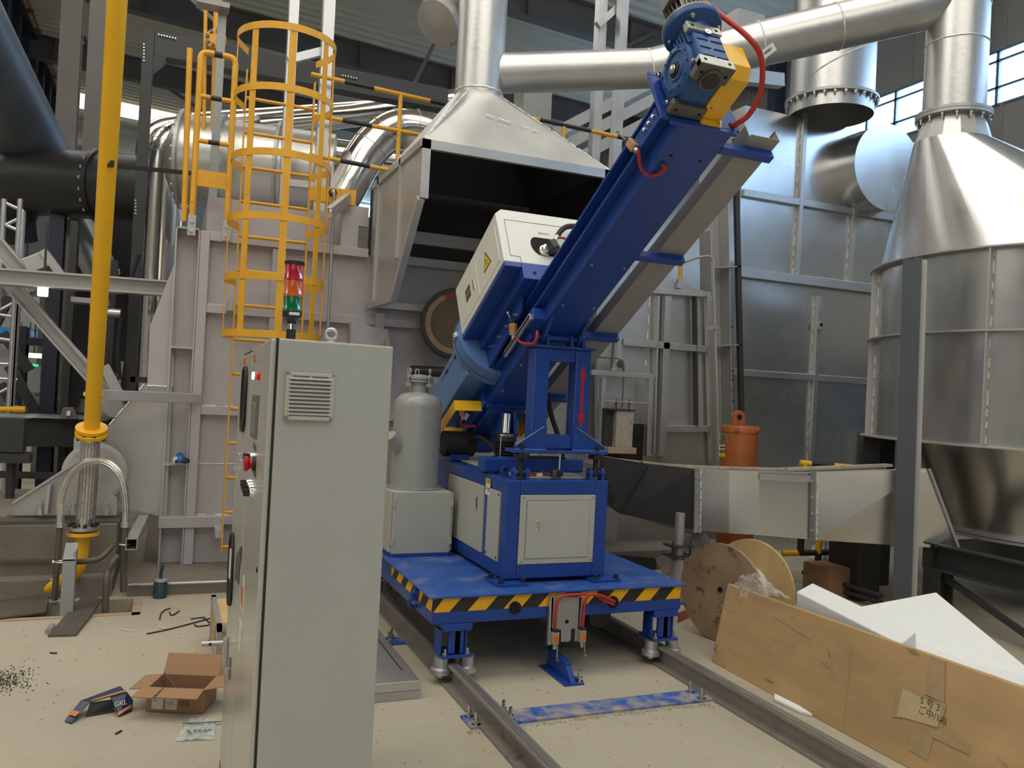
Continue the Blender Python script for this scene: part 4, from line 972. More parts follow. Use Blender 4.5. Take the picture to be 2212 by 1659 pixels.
# branch pipe to the right
pa = V((DC.x+DR*.6, DC.y, PY(1075, 161, 6.4).z)); pb = PD(1406, 148, 6.95); pm = PD(1640, 95, 6.95); pe = PD(1990, 16, 6.85); pf = PD(2058, -6, 6.85)
br = thing('branch_duct', 'silver round duct running right from the hood duct to the cyclone', 'duct', pa)
R1, R2 = RP(pb, 41.5), RP(pm, 47.5)
MB().tube([pa, pa.lerp(pb, .5), pb], R1, 40, rs=[R1]*3, caps=False).obj('pipe_section', 'silver', br)
MB().tube([pb-(pb-pa).normalized()*.005, pm, pe, pf], R2, 40, rs=[R1, R2, R2*1.02, R2*1.02], caps=False).obj('pipe_section', 'silver', br)
MB().tube([pa+V((.05, -R1*.93, R1*.35)), pb+V((0, -R1*.93, R1*.35))], .006, 5).obj('weld_seam', 'weld', br)
for p, r_ in ((pb, R1), (pm, R2), (pm.lerp(pe, .48), R2*1.01)):
    dd = (pe-pm).normalized(); d_, s_, u_ = frame(dd)
    MB().tube([p+(s_*math.cos(a*math.pi/18)+u_*math.sin(a*math.pi/18))*r_*1.003 for a in range(36)], .007, 5, closed=True).obj('weld_ring', 'weld', br)

# ---- silver cyclone settling vessel on the right
BC = PD(2275, 750, 7.0); BRd = 1.38
cy_ = thing('cyclone', 'huge silver cylindrical vessel with ribs and eccentric cone top at the right edge', 'vessel', (BC.x, BC.y, .6))
zb, zm, zr = 1.36, 2.22, 2.84
MB().lathe((BC.x, BC.y, zb), (0, 0, 1), [(BRd, 0), (BRd, zr-zb)], 96, False).obj('shell', 'furnace_sheet', cy_)
for z, w_ in ((zr, .07), (zm, .07), (zb, .10)):
    MB().lathe((BC.x, BC.y, z-.006), (0, 0, 1), [(BRd, 0), (BRd+w_, 0), (BRd+w_, .012), (BRd, .012)], 96, False, False).obj('hoop_rib', 'silver_dull', cy_)
camdir = math.atan2(-BC.y, -BC.x)
for px_ in (1893, 1985, 2137, 2330):
    # rib on the shell where the photo shows one
    best = None
    for k in range(720):
        a = camdir-1.6+3.2*k/720; p = V((BC.x+math.cos(a)*BRd, BC.y+math.sin(a)*BRd, 2.2)); v = p-CAM
        w_ = v.dot(C_F); u = v.dot(C_R)/w_*F_PX; bb2 = -v.dot(C_U)/w_*F_PX; X_ = 1106+u*_cr-bb2*_sr
        if (V((math.cos(a), math.sin(a), 0))).dot(V((-v.x, -v.y, 0))) > 0 and (best is None or abs(X_-px_) < best[0]): best = (abs(X_-px_), a)
    a = best[1]; r = V((math.cos(a), math.sin(a), 0)); tt = V((-r.y, r.x, 0)); c = V((BC.x, BC.y, 0))+r*(BRd+.03)
    for z0, z1 in ((zb, zm-.006), (zm+.006, zr-.006)):
        MB().ob(c+V((0, 0, (z0+z1)/2)), r*.032, tt*.006, V((0, 0, (z1-z0)/2))).obj('vertical_rib', 'silver_dull', cy_)
        weldrun(cy_, c-r*.028+tt*.008+V((0, 0, z0+.02)), c-r*.028+tt*.008+V((0, 0, z1-.02)), .007)
tc = PD(2057, 310, 6.85); tr_ = RP(tc, 76)
tp = PD(2058, 262, 6.85)
def loft(c0, r0, c1, r1, n=72):
    b = MB(); vs = []
    for c, r in ((c0, r0), (c1, r1)):
        for i in range(n): vs.append(V(c)+V((math.cos(2*math.pi*i/n)*r, math.sin(2*math.pi*i/n)*r, 0)))
    return b.add(vs, [(i, (i+1) % n, n+(i+1) % n, n+i) for i in range(n)], True)
loft((BC.x, BC.y, zr), BRd, tc, tr_).obj('eccentric_cone', 'furnace_sheet', cy_)
dr_ = RP(tp, 62)
nk = V((tc.x, tc.y, tc.z))
MB().lathe(nk, (0, 0, 1), [(tr_, 0), (dr_, .19)], 14, False, False).obj('faceted_neck', 'silver', cy_)
fz = nk.z+.19
for z in (fz, fz+.028): MB().lathe((nk.x, nk.y, z), (0, 0, 1), [(dr_*.98, 0), (dr_*1.22, 0), (dr_*1.22, .024), (dr_*.98, .024)], 40, False, False).obj('flange', 'silver_dull', cy_)
for k in range(16):
    a = 2*math.pi*k/16; MB().hexbolt((nk.x+math.cos(a)*dr_*1.12, nk.y+math.sin(a)*dr_*1.12, fz), (0, 0, -1), .014, .02, .03).obj('bolt', 'galvanised', cy_)
MB().lathe((nk.x, nk.y, fz+.05), (0, 0, 1), [(dr_, 0), (dr_, 2.2)], 48, False).obj('inlet_duct', 'silver', cy_)
for z in (fz+.62, fz+.94, fz+1.06):
    MB().tube([V((nk.x+math.cos(a*math.pi/20)*dr_, nk.y+math.sin(a*math.pi/20)*dr_, z+random.uniform(-.004, .004))) for a in range(40)], .008, 5, closed=True).obj('weld_ring', 'weld', cy_)
MB().lathe((BC.x+.05, BC.y, .62), (0, 0, 1), [(.86, 0), (1.10, .74)], 80, False).obj('lower_cone', 'furnace_sheet', cy_)
MB().lathe((BC.x+.05, BC.y, .60), (0, 0, 1), [(.80, 0), (.93, 0), (.93, .014), (.80, .014)], 64, False, False).obj('bottom_flange', 'silver_dull', cy_)
# base frame (dark) under it
bf = thing('vessel_stand', 'dark steel support frame under the silver vessel at the right edge', 'frame', (BC.x-.6, BC.y-.6, 0))
sx = PD(2003, 1210, 6.35).x; ys = PD(2003, 1210, 6.35).y; zs = .50
MB().chan((sx, ys, zs), (sx, ys-2.4, zs), .09, .2, .012, (0, 0, 1), 1).obj('side_beam', 'dark_steel', bf)
MB().bar((sx, ys, zs), (sx+2.2, ys, zs), .09, .2).obj('cross_beam', 'dark_steel', bf)
for yy in (ys-.08, ys-1.0): MB().ibeam((sx+.03, yy, 0), (sx+.03, yy, zs-.1), .15, .15, .012, (1, 0, 0)).obj('leg', 'dark_steel', bf)
MB().bar((sx+.04, ys-.05, .38), (sx+.04, ys-.95, .05), .04, .04).obj('diagonal', 'dark_steel', bf)
# main column carrying it
p0 = PD(1949, 1296, 6.12); p1 = PD(1971, 560, 6.12)
col = thing('vessel_column', 'tall dark grey H-section column standing in front of the silver vessel', 'column', (p0.x, p0.y, 0))
ctop = V((p1.x, p1.y, p1.z)); cb_ = V((p0.x, p0.y, 0))
vw = V((p0.x, p0.y, 0)).normalized(); sd = V((vw.y, -vw.x, 0))
w_ = RP(p0, 37)
MB().bar(cb_, ctop, w_, .014, vw).obj('flange', 'column_grey', col)
MB().bar(cb_+sd*(w_/2+.018)+vw*.03, ctop+sd*(w_/2+.018)+vw*.03, .036, .012, vw).obj('edge_plate', 'silver_dull', col)
MB().bar(cb_+vw*.05, ctop+vw*.05, .012, .10, vw).obj('web', 'silver_dull', col)

# ---- big reflective box housing behind (right)
XY = 7.2
bx_ = thing('filter_box', 'tall silver sheet metal box housing with welded frame bars', 'housing', (4.6, 7.6, .0))
tl = PY(1592, 238, XY); trr = PY(1890, 276, XY)
zt2 = (tl.z+trr.z)/2+.0; bxl, bxr = PY(1597, 500, XY).x, PY(1597, 500, XY).x+2.6
MB().bb(bxl, bxr, XY, XY+2.4, .0, zt2).obj('body', 'furnace_sheet', bx_)
def vpost(xa, xb, ya, yb, Y, dep, m='silver', nm='frame_bar', parent=bx_):
    a, b_ = PY(xa, ya, Y), PY(xb, yb, Y); X = (a.x+b_.x)/2
    return X, a.z, b_.z
for (x_, ya, yb) in ((1741, 244, 600), (1848, 440, 615), (1772, 640, 1010)):
    p = PY(x_, ya, XY-.05); q = PY(x_-6, yb, XY-.05); X = p.x
    MB().bb(X-.027, X+.027, XY-.055, XY, q.z if yb < 1000 else 0, p.z).obj('frame_bar', 'silver', bx_, .004)
    weldrun(bx_, (X-.034, XY-.004, (q.z if yb < 1000 else .2)+.03), (X-.034, XY-.004, p.z-.04), .006)
for (xa, ya, hh) in ((1665, 425, .075), (1700, 601, .10), (1690, 811, .07)):
    z = PY(xa, ya, XY-.05).z; MB().bb(bxl-(.03 if hh > .09 else 0), bxr, XY-.05 if hh < .09 else XY-.08, XY, z-hh/2, z+hh/2).obj('frame_bar', 'silver', bx_, .004)
lg = PY(1770, 705, XY-.06)
lo = lug(lg.x, XY-.09, lg.z-.04, .09, .10, .02, 'silver_dull', bx_, 'ax')
# round port on the box
pc2 = PY(1918, 361, 6.86); r2 = RP(pc2, 94)
MB().lathe(pc2, (0, 1, 0), [(.0005, 0), (r2, 0), (r2, .012), (r2*.97, .012), (r2*.97, XY-6.86)], 56, False).obj('round_port', 'furnace_sheet', bx_)
# stack on top
sc_ = PD(1795, 238, 9.0); rs_ = RP(sc_, 88)
st = thing('box_stack', 'wide silver stack pipe with bolted flange on top of the box housing', 'pipe', (sc_.x, sc_.y, zt2))
sz = PD(1795, 225, 9.0).z
MB().lathe((sc_.x, sc_.y, zt2), (0, 0, 1), [(rs_*.98, 0), (rs_*.98, sz-zt2+2.2)], 56, False).obj('pipe', 'silver', st)
MB().lathe((sc_.x, sc_.y, sz), (0, 0, 1), [(rs_*.97, 0), (rs_*1.09, 0), (rs_*1.09, .03), (rs_*.97, .03)], 56, False, False).obj('flange', 'silver_dull', st)
for k in range(28):
    a = 2*math.pi*k/28; MB().hexbolt((sc_.x+math.cos(a)*rs_*1.04, sc_.y+math.sin(a)*rs_*1.04, sz), (0, 0, -1), .018, .025, .02).obj('bolt', 'galvanised', st)
MB().tube([V((sc_.x+math.cos(a*math.pi/12-2.8)*rs_*.985, sc_.y+math.sin(a*math.pi/12-2.8)*rs_*.985, sz+.2+.06*a)) for a in range(18)], .008, 5).obj('spiral_weld', 'weld', st)
# square duct behind gear motor
sq = thing('square_duct', 'square silver duct piece behind the red motor cable', 'duct', PD(1650, 50, 8.6))
a = PD(1593, 42, 8.4); MB().bb(a.x, a.x+.34, a.y, a.y+.5, a.z-.55, a.z+.12).obj('body', 'silver_dull', sq)
a = PD(1635, 180, 8.2); tag(MB().bar(a-V((.5, 0, 0)), a+V((.30, 0, .08)), .1, .13).obj('duct_support', 'silver'), 'pale blue lit beam end right of the yellow guard', 'beam')

# ---- dark column between furnace door and box
DY = 6.92
dc = thing('furnace_column', 'dark steel furnace column with stiffener plates between the door frame and the box', 'column', (3.8, 7.0, .0))
def lean(xa, ya, xb, yb, w, dep, Y, m, nm, par, up=(0, 1, 0)):
    MB().bar(PY(xa, ya, Y+dep/2), PY(xb, yb, Y+dep/2), w, dep, up).obj(nm, m, par)
lean(1588, 300, 1604, 1010, .05, .04, DY-.12, 'dark_steel', 'flange', dc)
lean(1536, 300, 1545, 1010, .30, .02, DY+.05, 'silver_dull', 'web_plate', dc)
lean(1562, 300, 1574, 1010, .012, .14, DY-.10, 'silver_dull', 'rib', dc)
lean(1525, 500, 1537, 1010, .012, .16, DY-.12, 'silver_dull', 'rib', dc)
for y in (579, 747): MB().bar(PY(1530, y+1, DY-.05), PY(1592, y-2, DY-.05), .14, .012).obj('stiffener', 'silver_dull', dc)
for x_, y in ((1579, 707), (1577, 778), (1580, 801), (1580, 820), (1580, 845), (1581, 865), (1566, 800), (1566, 820), (1567, 846)): MB().hexbolt(PY(x_, y, DY+.04), (0, -1, 0), .014, .02).obj('bolt', 'dark_steel', dc)
MB().bb(3.25, 4.1, 7.02, 9.6, .0, 3.5).obj('rear_cladding', 'silver_dull', dc)
# ---- furnace door with frame grid
QY = 6.70
fd = thing('furnace_door', 'silver framed furnace door leaf with crossing square tube bars', 'door', (3.3, QY, .7))
P = ppoly([(1290, 560), (1533, 632), (1545, 1010), (1290, 990)], QY+.06)
MB().prism(P, (0, .05, 0)).obj('door_sheet', 'silver', fd)
def fb_(xa, ya, xb, yb, wpx, m='silver', nm='frame_bar', Y=QY, par=fd):
    a, b_ = PY(xa, ya, Y), PY(xb, yb, Y); w_ = RP(a, wpx)
    up = (0, 1, 0); MB().bar(a, b_, w_, .06, up).obj(nm, m, par, .003)
fb_(1405, 628, 1532, 637, 12); fb_(1340, 738, 1526, 755, 15); fb_(1436, 926, 1530, 926, 14)
fb_(1441, 640, 1428, 985, 16); fb_(1529, 640, 1538, 1004, 12); fb_(1345, 640, 1332, 800, 14)
fb_(1500, 640, 1503, 925, 5, 'dark_steel', 'inner_rib'); fb_(1420, 640, 1411, 980, 5, 'silver', 'inner_rib')
weldrun(fd, PY(1499, 650, QY+.02), PY(1503, 920, QY+.02), .006)
weldrun(fd, PY(1404, 640, QY+.02), PY(1395, 790, QY+.02), .006)
fb_(1276, 804, 1410, 814, 11, 'galvanised', 'frame_bar', QY-.08); fb_(1303, 815, 1296, 985, 11, 'galvanised', 'frame_bar', QY-.08); fb_(1404, 818, 1398, 985, 11, 'galvanised', 'frame_bar', QY-.08)
MB().bb(PY(1306, 900, QY).x, PY(1398, 900, QY).x, QY+.045, QY+.055, .9, PY(1350, 915, QY).z).obj('dark_slot', 'black_and_shade', fd)
fb_(1304, 866, 1396, 871, 3, 'galvanised', 'tie_bar', QY-.09)
sp = PY(1341, 785, QY-.10)
s = thing('chain_sprocket', 'small toothed sprocket on a bracket with roller chain at the furnace door', 'sprocket', sp)
MB().lathe(sp, (0, -1, 0), [(.028, -.008), (.028, .008)], 20).lathe(sp, (0, -1, 0), [(.012, 0), (.012, .02)], 12).obj('wheel', 'cast', s)
for k in range(16):
    a = k*math.pi/8; c_ = sp+V((math.cos(a)*.031, 0, math.sin(a)*.031)); MB().ob(c_, V((math.cos(a), 0, math.sin(a)))*.005, V((0, .006, 0)), V((-math.sin(a), 0, math.cos(a)))*.003).obj('tooth', 'cast', s)
MB().prism(ppoly([(1320, 800), (1337, 776), (1346, 776), (1348, 800)], QY-.085), (0, .01, 0)).obj('bracket', 'silver_dull', s)
def chain(p, q, label, n=22):
    p, q = V(p), V(q); b = MB(); d = (q-p)/n
    for i in range(n): b.ob(p+d*(i+.5), d*.42, V((0, .004, 0)), d.cross(V((0, 1, 0))).normalized()*.006)
    tag(b.obj('roller_chain', 'cast', kind='stuff'), label, 'chain')
chain(PY(1285, 771, QY-.10), PY(1338, 775, QY-.10), 'horizontal roller chain running left from the sprocket')
chain(PY(1348, 790, QY-.10), PY(1344, 880, QY-.10), 'vertical roller chain hanging from the sprocket', 30)
for x_ in (1331, 1359): tag(MB().cyl(PY(x_, 886, QY-.10), PY(x_+.5, 862, QY-.10), .008, n=8).hexbolt(PY(x_, 873, QY-.10), (0, 0, 1), .016, .012).obj('threaded_rod', 'cast'), 'threaded rod with nut above the concrete block, the %s one' % ('left' if x_ < 1340 else 'right'), 'rod')
# counterweight block on timber
cw = thing('counterweight', 'rough tan castable block with dark steel top plate standing on the launder end', 'block', PY(1345, 966, QY-.2))
a, b_ = PY(1329, 966, QY-.22), PY(1370, 888, QY-.22)
MB().bb(a.x, b_.x, QY-.22, QY-.04, a.z, b_.z).obj('block', 'castable', cw, .008)
MB().bb(a.x-.085, a.x, QY-.16, QY-.04, a.z, b_.z).obj('side_plate', 'dark_steel', cw)
MB().bb(a.x-.09, b_.x+.01, QY-.23, QY-.03, b_.z, b_.z+.012).obj('top_plate', 'dark_steel', cw)
tb_ = MB().bb(a.x-.09, b_.x+.02, QY-.26, QY-.0, a.z-.055, a.z); tag(tb_.obj('timber_block', 'timber', None, .003), 'short pinkish timber block under the castable block', 'timber')
# ---- launder trough
ln_ = thing('launder', 'silver steel launder trough running across behind the cart to the vessel', 'trough', PD(1600, 1080, 6.7))
def lsec(pts_t, pts_b, D, m, nm, back=.42):
    P = [PD(x, y, d) for (x, y), d in zip(pts_t, D)]; Q = [PD(x, y, d) for (x, y), d in zip(pts_b, D)]
    for i in range(len(P)-1):
        pl = [P[i], P[i+1], Q[i+1], Q[i]]
        MB().prism(pl, V((.0, .012, 0))).obj(nm, m, ln_)
    return P, Q
P, Q = lsec([(1296, 985), (1387, 1000), (1505, 1013)], [(1296, 1080), (1340, 1110), (1505, 1146)], [7.2, 6.85, 6.6], 'dark_steel', 'side_wall')
P2, Q2 = lsec([(1505, 1013), (1575, 1017), (1640, 1019), (1757, 1022)], [(1505, 1146), (1575, 1152), (1640, 1156), (1757, 1166)], [6.6, 6.52, 6.50, 6.55], 'furnace_sheet', 'side_wall')
P3, Q3 = lsec([(1757, 1022), (2007, 1013)], [(1757, 1166), (2072, 1187)], [6.55, 6.28], 'furnace_sheet', 'side_wall')
for a, b_ in zip(P+P2+P3, (P+P2+P3)[1:]):
    if (b_-a).length < .02: continue
    e = V((.1, .36, 0)); MB().prism([a+V((0, .012, 0)), b_+V((0, .012, 0)), b_+V((0, .06, 0)), a+V((0, .06, 0))], V((0, 0, -.02))).obj('rim', 'castable', ln_)
    MB().prism([a+V((.0, .40, 0)), b_+V((.0, .40, 0)), b_+V((.0, .34, 0)), a+V((.0, .34, 0))], V((0, 0, -.02))).obj('rim', 'castable', ln_)
    MB().prism([a+V((0, .06, -.07)), b_+V((0, .06, -.07)), b_+V((0, .36, -.07)), a+V((0, .36, -.07))], V((0, 0, -.02))).obj('channel_bed', 'castable', ln_)
    MB().prism([a+V((0, .40, 0)), b_+V((0, .40, 0)), b_+V((0, .40, -.4)), a+V((0, .40, -.4))], V((0, .012, 0))).obj('rear_wall', 'silver_dull', ln_)
for (x_, yt, yb, d_) in ((1506, 1011, 1150, 6.58), (1757, 1018, 1166, 6.53)):
    a, b_ = PD(x_, yt, d_), PD(x_-2, yb, d_); MB().bar(a, b_, .05, .012, (0, 1, 0)).obj('joint_flange', 'silver', ln_)
    for k in range(4):
        c_ = a.lerp(b_, .14+.24*k); MB().hexbolt(c_+V((-.02, -.012, 0)), (0, -1, 0), .012, .01, .012).obj('bolt', 'galvanised', ln_)
    weldrun(ln_, a+V((.03, -.012, 0)), b_+V((.03, -.012, 0)), .006, .1)
MB().bar(PD(1392, 1001, 6.80), PD(1330, 1098, 6.80), .07, .012, (0, 1, 0)).obj('joint_flange', 'dark_steel', ln_)
MB().tube([PD(2007, 1013, 6.26), PD(2040, 1100, 6.26), PD(2072, 1187, 6.26)], .014, 6).obj('end_weld', 'silver_dull', ln_)
MB().bar(PD(1640, 1030, 6.48), PD(1755, 1035, 6.53), .012, .05).obj('top_strip', 'silver_dull', ln_)
# launder support jack
sj = PD(1465, 1200, 6.5); sb_ = V((sj.x, sj.y, 0))
su = thing('launder_prop', 'grey tubular adjustable prop standing under the launder', 'prop', sb_)
MB().cyl(sb_, V((sb_.x, sb_.y, .34)), .05, n=24).obj('lower_tube', 'silver_dull', su)
MB().cyl(V((sb_.x, sb_.y, .34)), V((sb_.x, sb_.y, .70)), .038, n=24).obj('upper_tube', 'silver_dull', su)
for z in (.36, .44):
    MB().bb(sb_.x-.1, sb_.x+.1, sb_.y-.07, sb_.y+.07, z, z+.015).obj('clamp_plate', 'dark_steel', su)
for dx in (-.08, .08): MB().cyl((sb_.x+dx, sb_.y-.04, .35), (sb_.x+dx, sb_.y-.04, .49), .008, n=8).obj('clamp_bolt', 'dark_steel', su)
MB().bb(sb_.x-.09, sb_.x+.09, sb_.y-.09, sb_.y+.09, 0, .012).obj('foot_plate', 'dusty_steel', su)
# ---- orange hydraulic accumulator cylinder
oc = PD(1590, 1100, 7.25); orr = RP(oc, 40)
og = thing('orange_cylinder', 'orange brown hydraulic cylinder with lifting eye standing behind the launder', 'cylinder', (oc.x, oc.y, 0))
ozt = PD(1590, 919, 7.25).z
MB().lathe((oc.x, oc.y, 0.0), (0, 0, 1), [(orr*.97, 0), (orr*.97, ozt-.06), (orr, ozt-.06), (orr, ozt-.005), (orr*.98, ozt)], 40).obj('barrel', 'orange_paint', og)
lo = lug(oc.x-.01, oc.y, ozt, RP(oc, 30), RP(oc, 33), .03, 'orange_paint', og, 'ax', True)
for a in (3.9, 5.2): MB().lathe((oc.x+math.cos(a)*orr, oc.y+math.sin(a)*orr, ozt-.03), (math.cos(a), math.sin(a), 0), [(.018, -.01), (.018, .015)], 12).obj('plug', 'orange_paint', og)
def curved_label(px_a, px_b, y_a, y_b, m, nm, par, eps=.002):
    b = MB(); vs = []; n = 6
    for j, yy in enumerate((y_a, y_b)):
        for i in range(n+1):
            xx = px_a+(px_b-px_a)*i/n; d = ray(xx, yy); d2 = V((d.x, d.y)); o = V((CAM.x-oc.x, CAM.y-oc.y)); R_ = orr*.97+eps
            A = d2.dot(d2); Bq = 2*o.dot(d2); Cq = o.dot(o)-R_*R_; disc = max(Bq*Bq-4*A*Cq, 0); k = (-Bq-math.sqrt(disc))/(2*A); vs.append(CAM+d*k)
    return b.add(vs, [(i, i+1, n+2+i, n+1+i) for i in range(n)]).obj(nm, m, par)
pl = curved_label(1552, 1571, 936, 956, 'tan_box', 'rating_plate', og)
for yy in (941, 945, 949, 953): curved_label(1554, 1569, yy-.8, yy+.5, 'ink', 'plate_line', pl, .003)
curved_label(1553, 1566, 960, 972, 'paper', 'round_label', og); curved_label(1553, 1566, 965, 967.5, 'ink', 'label_band', og, .003)
curved_label(1553, 1566, 978.5, 987, 'sticker_yellow', 'yellow_label', og)

# furnace wall recess under the hood, darker frame bars
MB().bb(1.54, 3.0, FY+.02, FY+.14, 2.70, 3.30).obj('hood_back', 'black_and_shade', furn)  # back plate with the shade under the hood put into its colour
for y_, hh in ((512, .09), (566, .06), (665, .05)):
    z = PY(950, y_, FY).z; MB().bb(1.60, 3.0, FY-.04, FY+.05, z-hh, z+hh*.2).obj('recess_bar', 'silver_dull', furn)
MB().bb(1.60, 1.68, FY-.03, FY+.05, .09, 2.2).obj('recess_post', 'lilac_grey', furn)
# conduit beside the furnace door
q = bez([PY(1478, 566, 6.6), PY(1505, 557, 6.6), PY(1532, 554, 6.6), PY(1540, 566, 6.6), PY(1541, 590, 6.6), PY(1546, 760, 6.6), PY(1552, 960, 6.6)], 6)
tag(MB().tube(q, .013, 8).obj('door_conduit', 'silver_dull'), 'thin grey conduit rising beside the right edge of the furnace door', 'conduit')
tag(MB().bar(PY(1524, 708, 6.58), PY(1552, 706, 6.58), .012, .035).obj('conduit_clamp', 'silver_dull'), 'small clamp strip holding the conduit beside the furnace door', 'clamp')
yp_ = thing('guard_post_end', 'short yellow post end bolted above the furnace door', 'post', PY(1469, 600, 6.75))
MB().cyl(PY(1470, 540, 6.75), PY(1469, 606, 6.75), .02, n=12).obj('post', 'yellow_old', yp_)
MB().bb(PY(1469, 615, 6.72).x-.025, PY(1469, 615, 6.72).x+.025, 6.71, 6.75, PY(1469, 622, 6.72).z, PY(1469, 604, 6.72).z).obj('clamp', 'galvanised', yp_)
# ================================================================ CONTROL CABINET (foreground)
P0 = V((.220, 1.912, 0)); P1 = V((.496, 1.952, 0)); P2 = V((.277, 3.497, 0)); ZT = 1.69
sdv = (P1-P0).normalized(); fdv = (P2-P0).normalized(); UZ = V((0, 0, 1))
def onplane(x, y, p, n):
    d = ray(x, y); return CAM+d*(((p-CAM).dot(n))/d.dot(n))
nF = V((-fdv.y, fdv.x, 0)); nS = V((sdv.y, -sdv.x, 0))      # outward normals: front (left), side (to camera)
DO = P0-sdv*.014                                           # outer plane of the doors
def PF(x, y): return onplane(x, y, DO, nF)
def PS(x, y): return onplane(x, y, P0, nS)
t = cab = thing('control_cabinet', 'tall grey green control cabinet with louvred vent close to the camera', 'cabinet', (.38, 2.7, 0))
b = MB().prism([P0+sdv*.003, P1, P1+fdv*1.585, P2+sdv*.003], UZ*(ZT-.0)); b.obj('carcass', 'cabinet', t, .004)
# doors on the left face
mid0, mid1 = .745, .775
def slab(a, c, z0, z1, th, m, nm, par, bev=.004, o=0.0):
    A = P0-sdv*(.014+o)+fdv*a; C_ = P0-sdv*(.014+o)+fdv*c
    return MB().prism([A+UZ*z0, C_+UZ*z0, C_+UZ*z1, A+UZ*z1], sdv*th).obj(nm, m, par, bev)
d1 = slab(.004, mid0, .06, ZT-.002, .013, 'cabinet_front', 'door', t); d2 = slab(mid1, 1.575, .085, ZT-.012, .013, 'cabinet_front', 'door', t)
MB().prism([P0-sdv*.001+fdv*.002, P0+sdv*.003+fdv*.002, P0+sdv*.003+fdv*1.58, P0-sdv*.001+fdv*1.58], UZ*ZT).obj('door_gasket', 'ink', t)
MB().prism([P0-sdv*.004+fdv*mid0, P0-sdv*.004+fdv*mid1, P0+fdv*mid1, P0+fdv*mid0], UZ*ZT).obj('centre_strip', 'cabinet', t)
slab(0, 1.585, 0, .055, .012, 'cast', 'plinth', t)
# louvred vent in the side
v0, v1, v2, v3 = PS(618, 803), PS(721, 809), PS(716, 908), PS(612, 906)
vo = thing('vent_grille', 'square plastic louvre vent on the side of the grey cabinet', 'vent', v3)
vx = (v1-v0).normalized(); vz = UZ; vw_ = (v1-v0).length; vh = v0.z-v3.z
for i, (u0, u1, z0, z1) in enumerate(((0, .085, 0, 1), (.915, 1, 0, 1), (0, 1, 0, .09), (0, 1, .93, 1))):
    a = v3+vx*vw_*u0+vz*vh*z0; b = MB().prism([a, v3+vx*vw_*u1+vz*vh*z0, v3+vx*vw_*u1+vz*vh*z1, v3+vx*vw_*u0+vz*vh*z1], nS*.010); b.obj('frame', 'vent_plastic', vo, .0012)
MB().prism([v3+vx*vw_*.05+vz*vh*.05, v3+vx*vw_*.95+vz*vh*.05, v3+vx*vw_*.95+vz*vh*.95, v3+vx*vw_*.05+vz*vh*.95], nS*.001).obj('backing', 'ink', vo)
for i in range(10):
    z = .10+.083*i
    a = v3+vx*vw_*.03+vz*vh*z
    MB().ob(v3+vx*vw_*.5+vz*vh*(z+.045)+nS*.007, vx*vw_*.46, (nS*.0055-vz*.0035), (vz*.0011+nS*.0006)).obj('slat', 'vent_plastic', vo)
    MB().ob(v3+vx*vw_*.5+vz*vh*(z+.045)+nS*.0042, vx*vw_*.46, nS*.001, vz*.0016).obj('slat_bar', 'vent_plastic', vo)
for u in (.10, .5, .9): MB().cyl(v3+vx*vw_*u+vz*vh*.905, v3+vx*vw_*u+vz*vh*.905+nS*.009, .004, n=14).obj('stud', 'vent_plastic', vo)
# touch panel, lamps, buttons, keys, labels on the doors
def pan(pts, m, nm, par, th=.004):
    P = [PF(*p) for p in pts]; return MB().prism(P, nF*th).obj(nm, m, par)
h = pan([(547, 853), (561, 854.5), (554.5, 950), (542, 941)], 'motor_grey', 'touch_panel', d1, .003)
pan([(548.5, 866), (557, 868), (551.5, 938), (544.5, 931)], 'screen', 'panel_screen', d1, .0034)
pn = [nF]
def lamp(x, y, r, L, m, m2, nm='pilot_lamp'):
    c = PF(x, y); o = MB().cyl(c, c+nF*L*.5, r*1.05, n=18).obj(nm, m, d1)
    MB().lathe(c+nF*L*.5, nF, [(r, 0), (r*.95, L*.45), (r*.6, L*.5)], 18).obj('lamp_lens', m2, o)
lamp(561, 812, .011, .010, 'red', 'pilot_red'); lamp(555.5, 812, .011, .014, 'dial_blue', 'pilot_lit')
def button(x, y, r, L, mc, nm, ring=True):
    c = PF(x, y)
    o = MB().lathe(c, nF, [(r*1.15, 0), (r*1.15, .003), (r, .006), (r, .011)], 18).obj('button_ring', 'chrome', d1)
    MB().ob(c+nF*(.011+L/2), nF*L/2, UZ*r*.85, fdv*r*.4).obj(nm, mc, o, .001)
for x, y in ((549.5, 985), (546.5, 986), (543.5, 984)): button(x, y+2, .010, .012, 'black', 'selector_knob')
c = PF(552.5, 1002)
es = MB().cyl(c, c+nF*.009, .019, n=24).obj('stop_base', 'black', d1)
MB().lathe(c+nF*.009, nF, [(.013, 0), (.013, .007), (.019, .011), (.020, .018), (.016, .021)], 28).obj('emergency_stop', 'red', es)
for x, y in ((548.5, 1064), (546, 1056), (543.5, 1050), (541, 1044)): button(x, y, .011, .016, 'black', 'selector_knob')
k = PF(533.5, 987)
MB().cyl(k, k+nF*.012, .008, n=14).obj('key_lock', 'chrome', d2)
MB().torus(k+nF*.020, fdv, .010, .0012, 18, 6).torus(k+nF*.026-UZ*.020, fdv*.6+nF*.8, .007, .0012, 16, 6).obj('key_ring', 'steel', d2)
kk = MB(); kc = k+nF*.027-UZ*.034
kk.lathe(kc-fdv*.001, fdv, [(.011, 0), (.011, .002)], 18).ob(kc-UZ*.022, fdv*.001, nF*.0035, UZ*.013); kk.obj('key', 'steel', d2)
def strip_tube(pts, r, m, nm, par): MB().tube([PF(*p)+nF*.004 for p in pts], r, 6, closed=True).obj(nm, m, par)
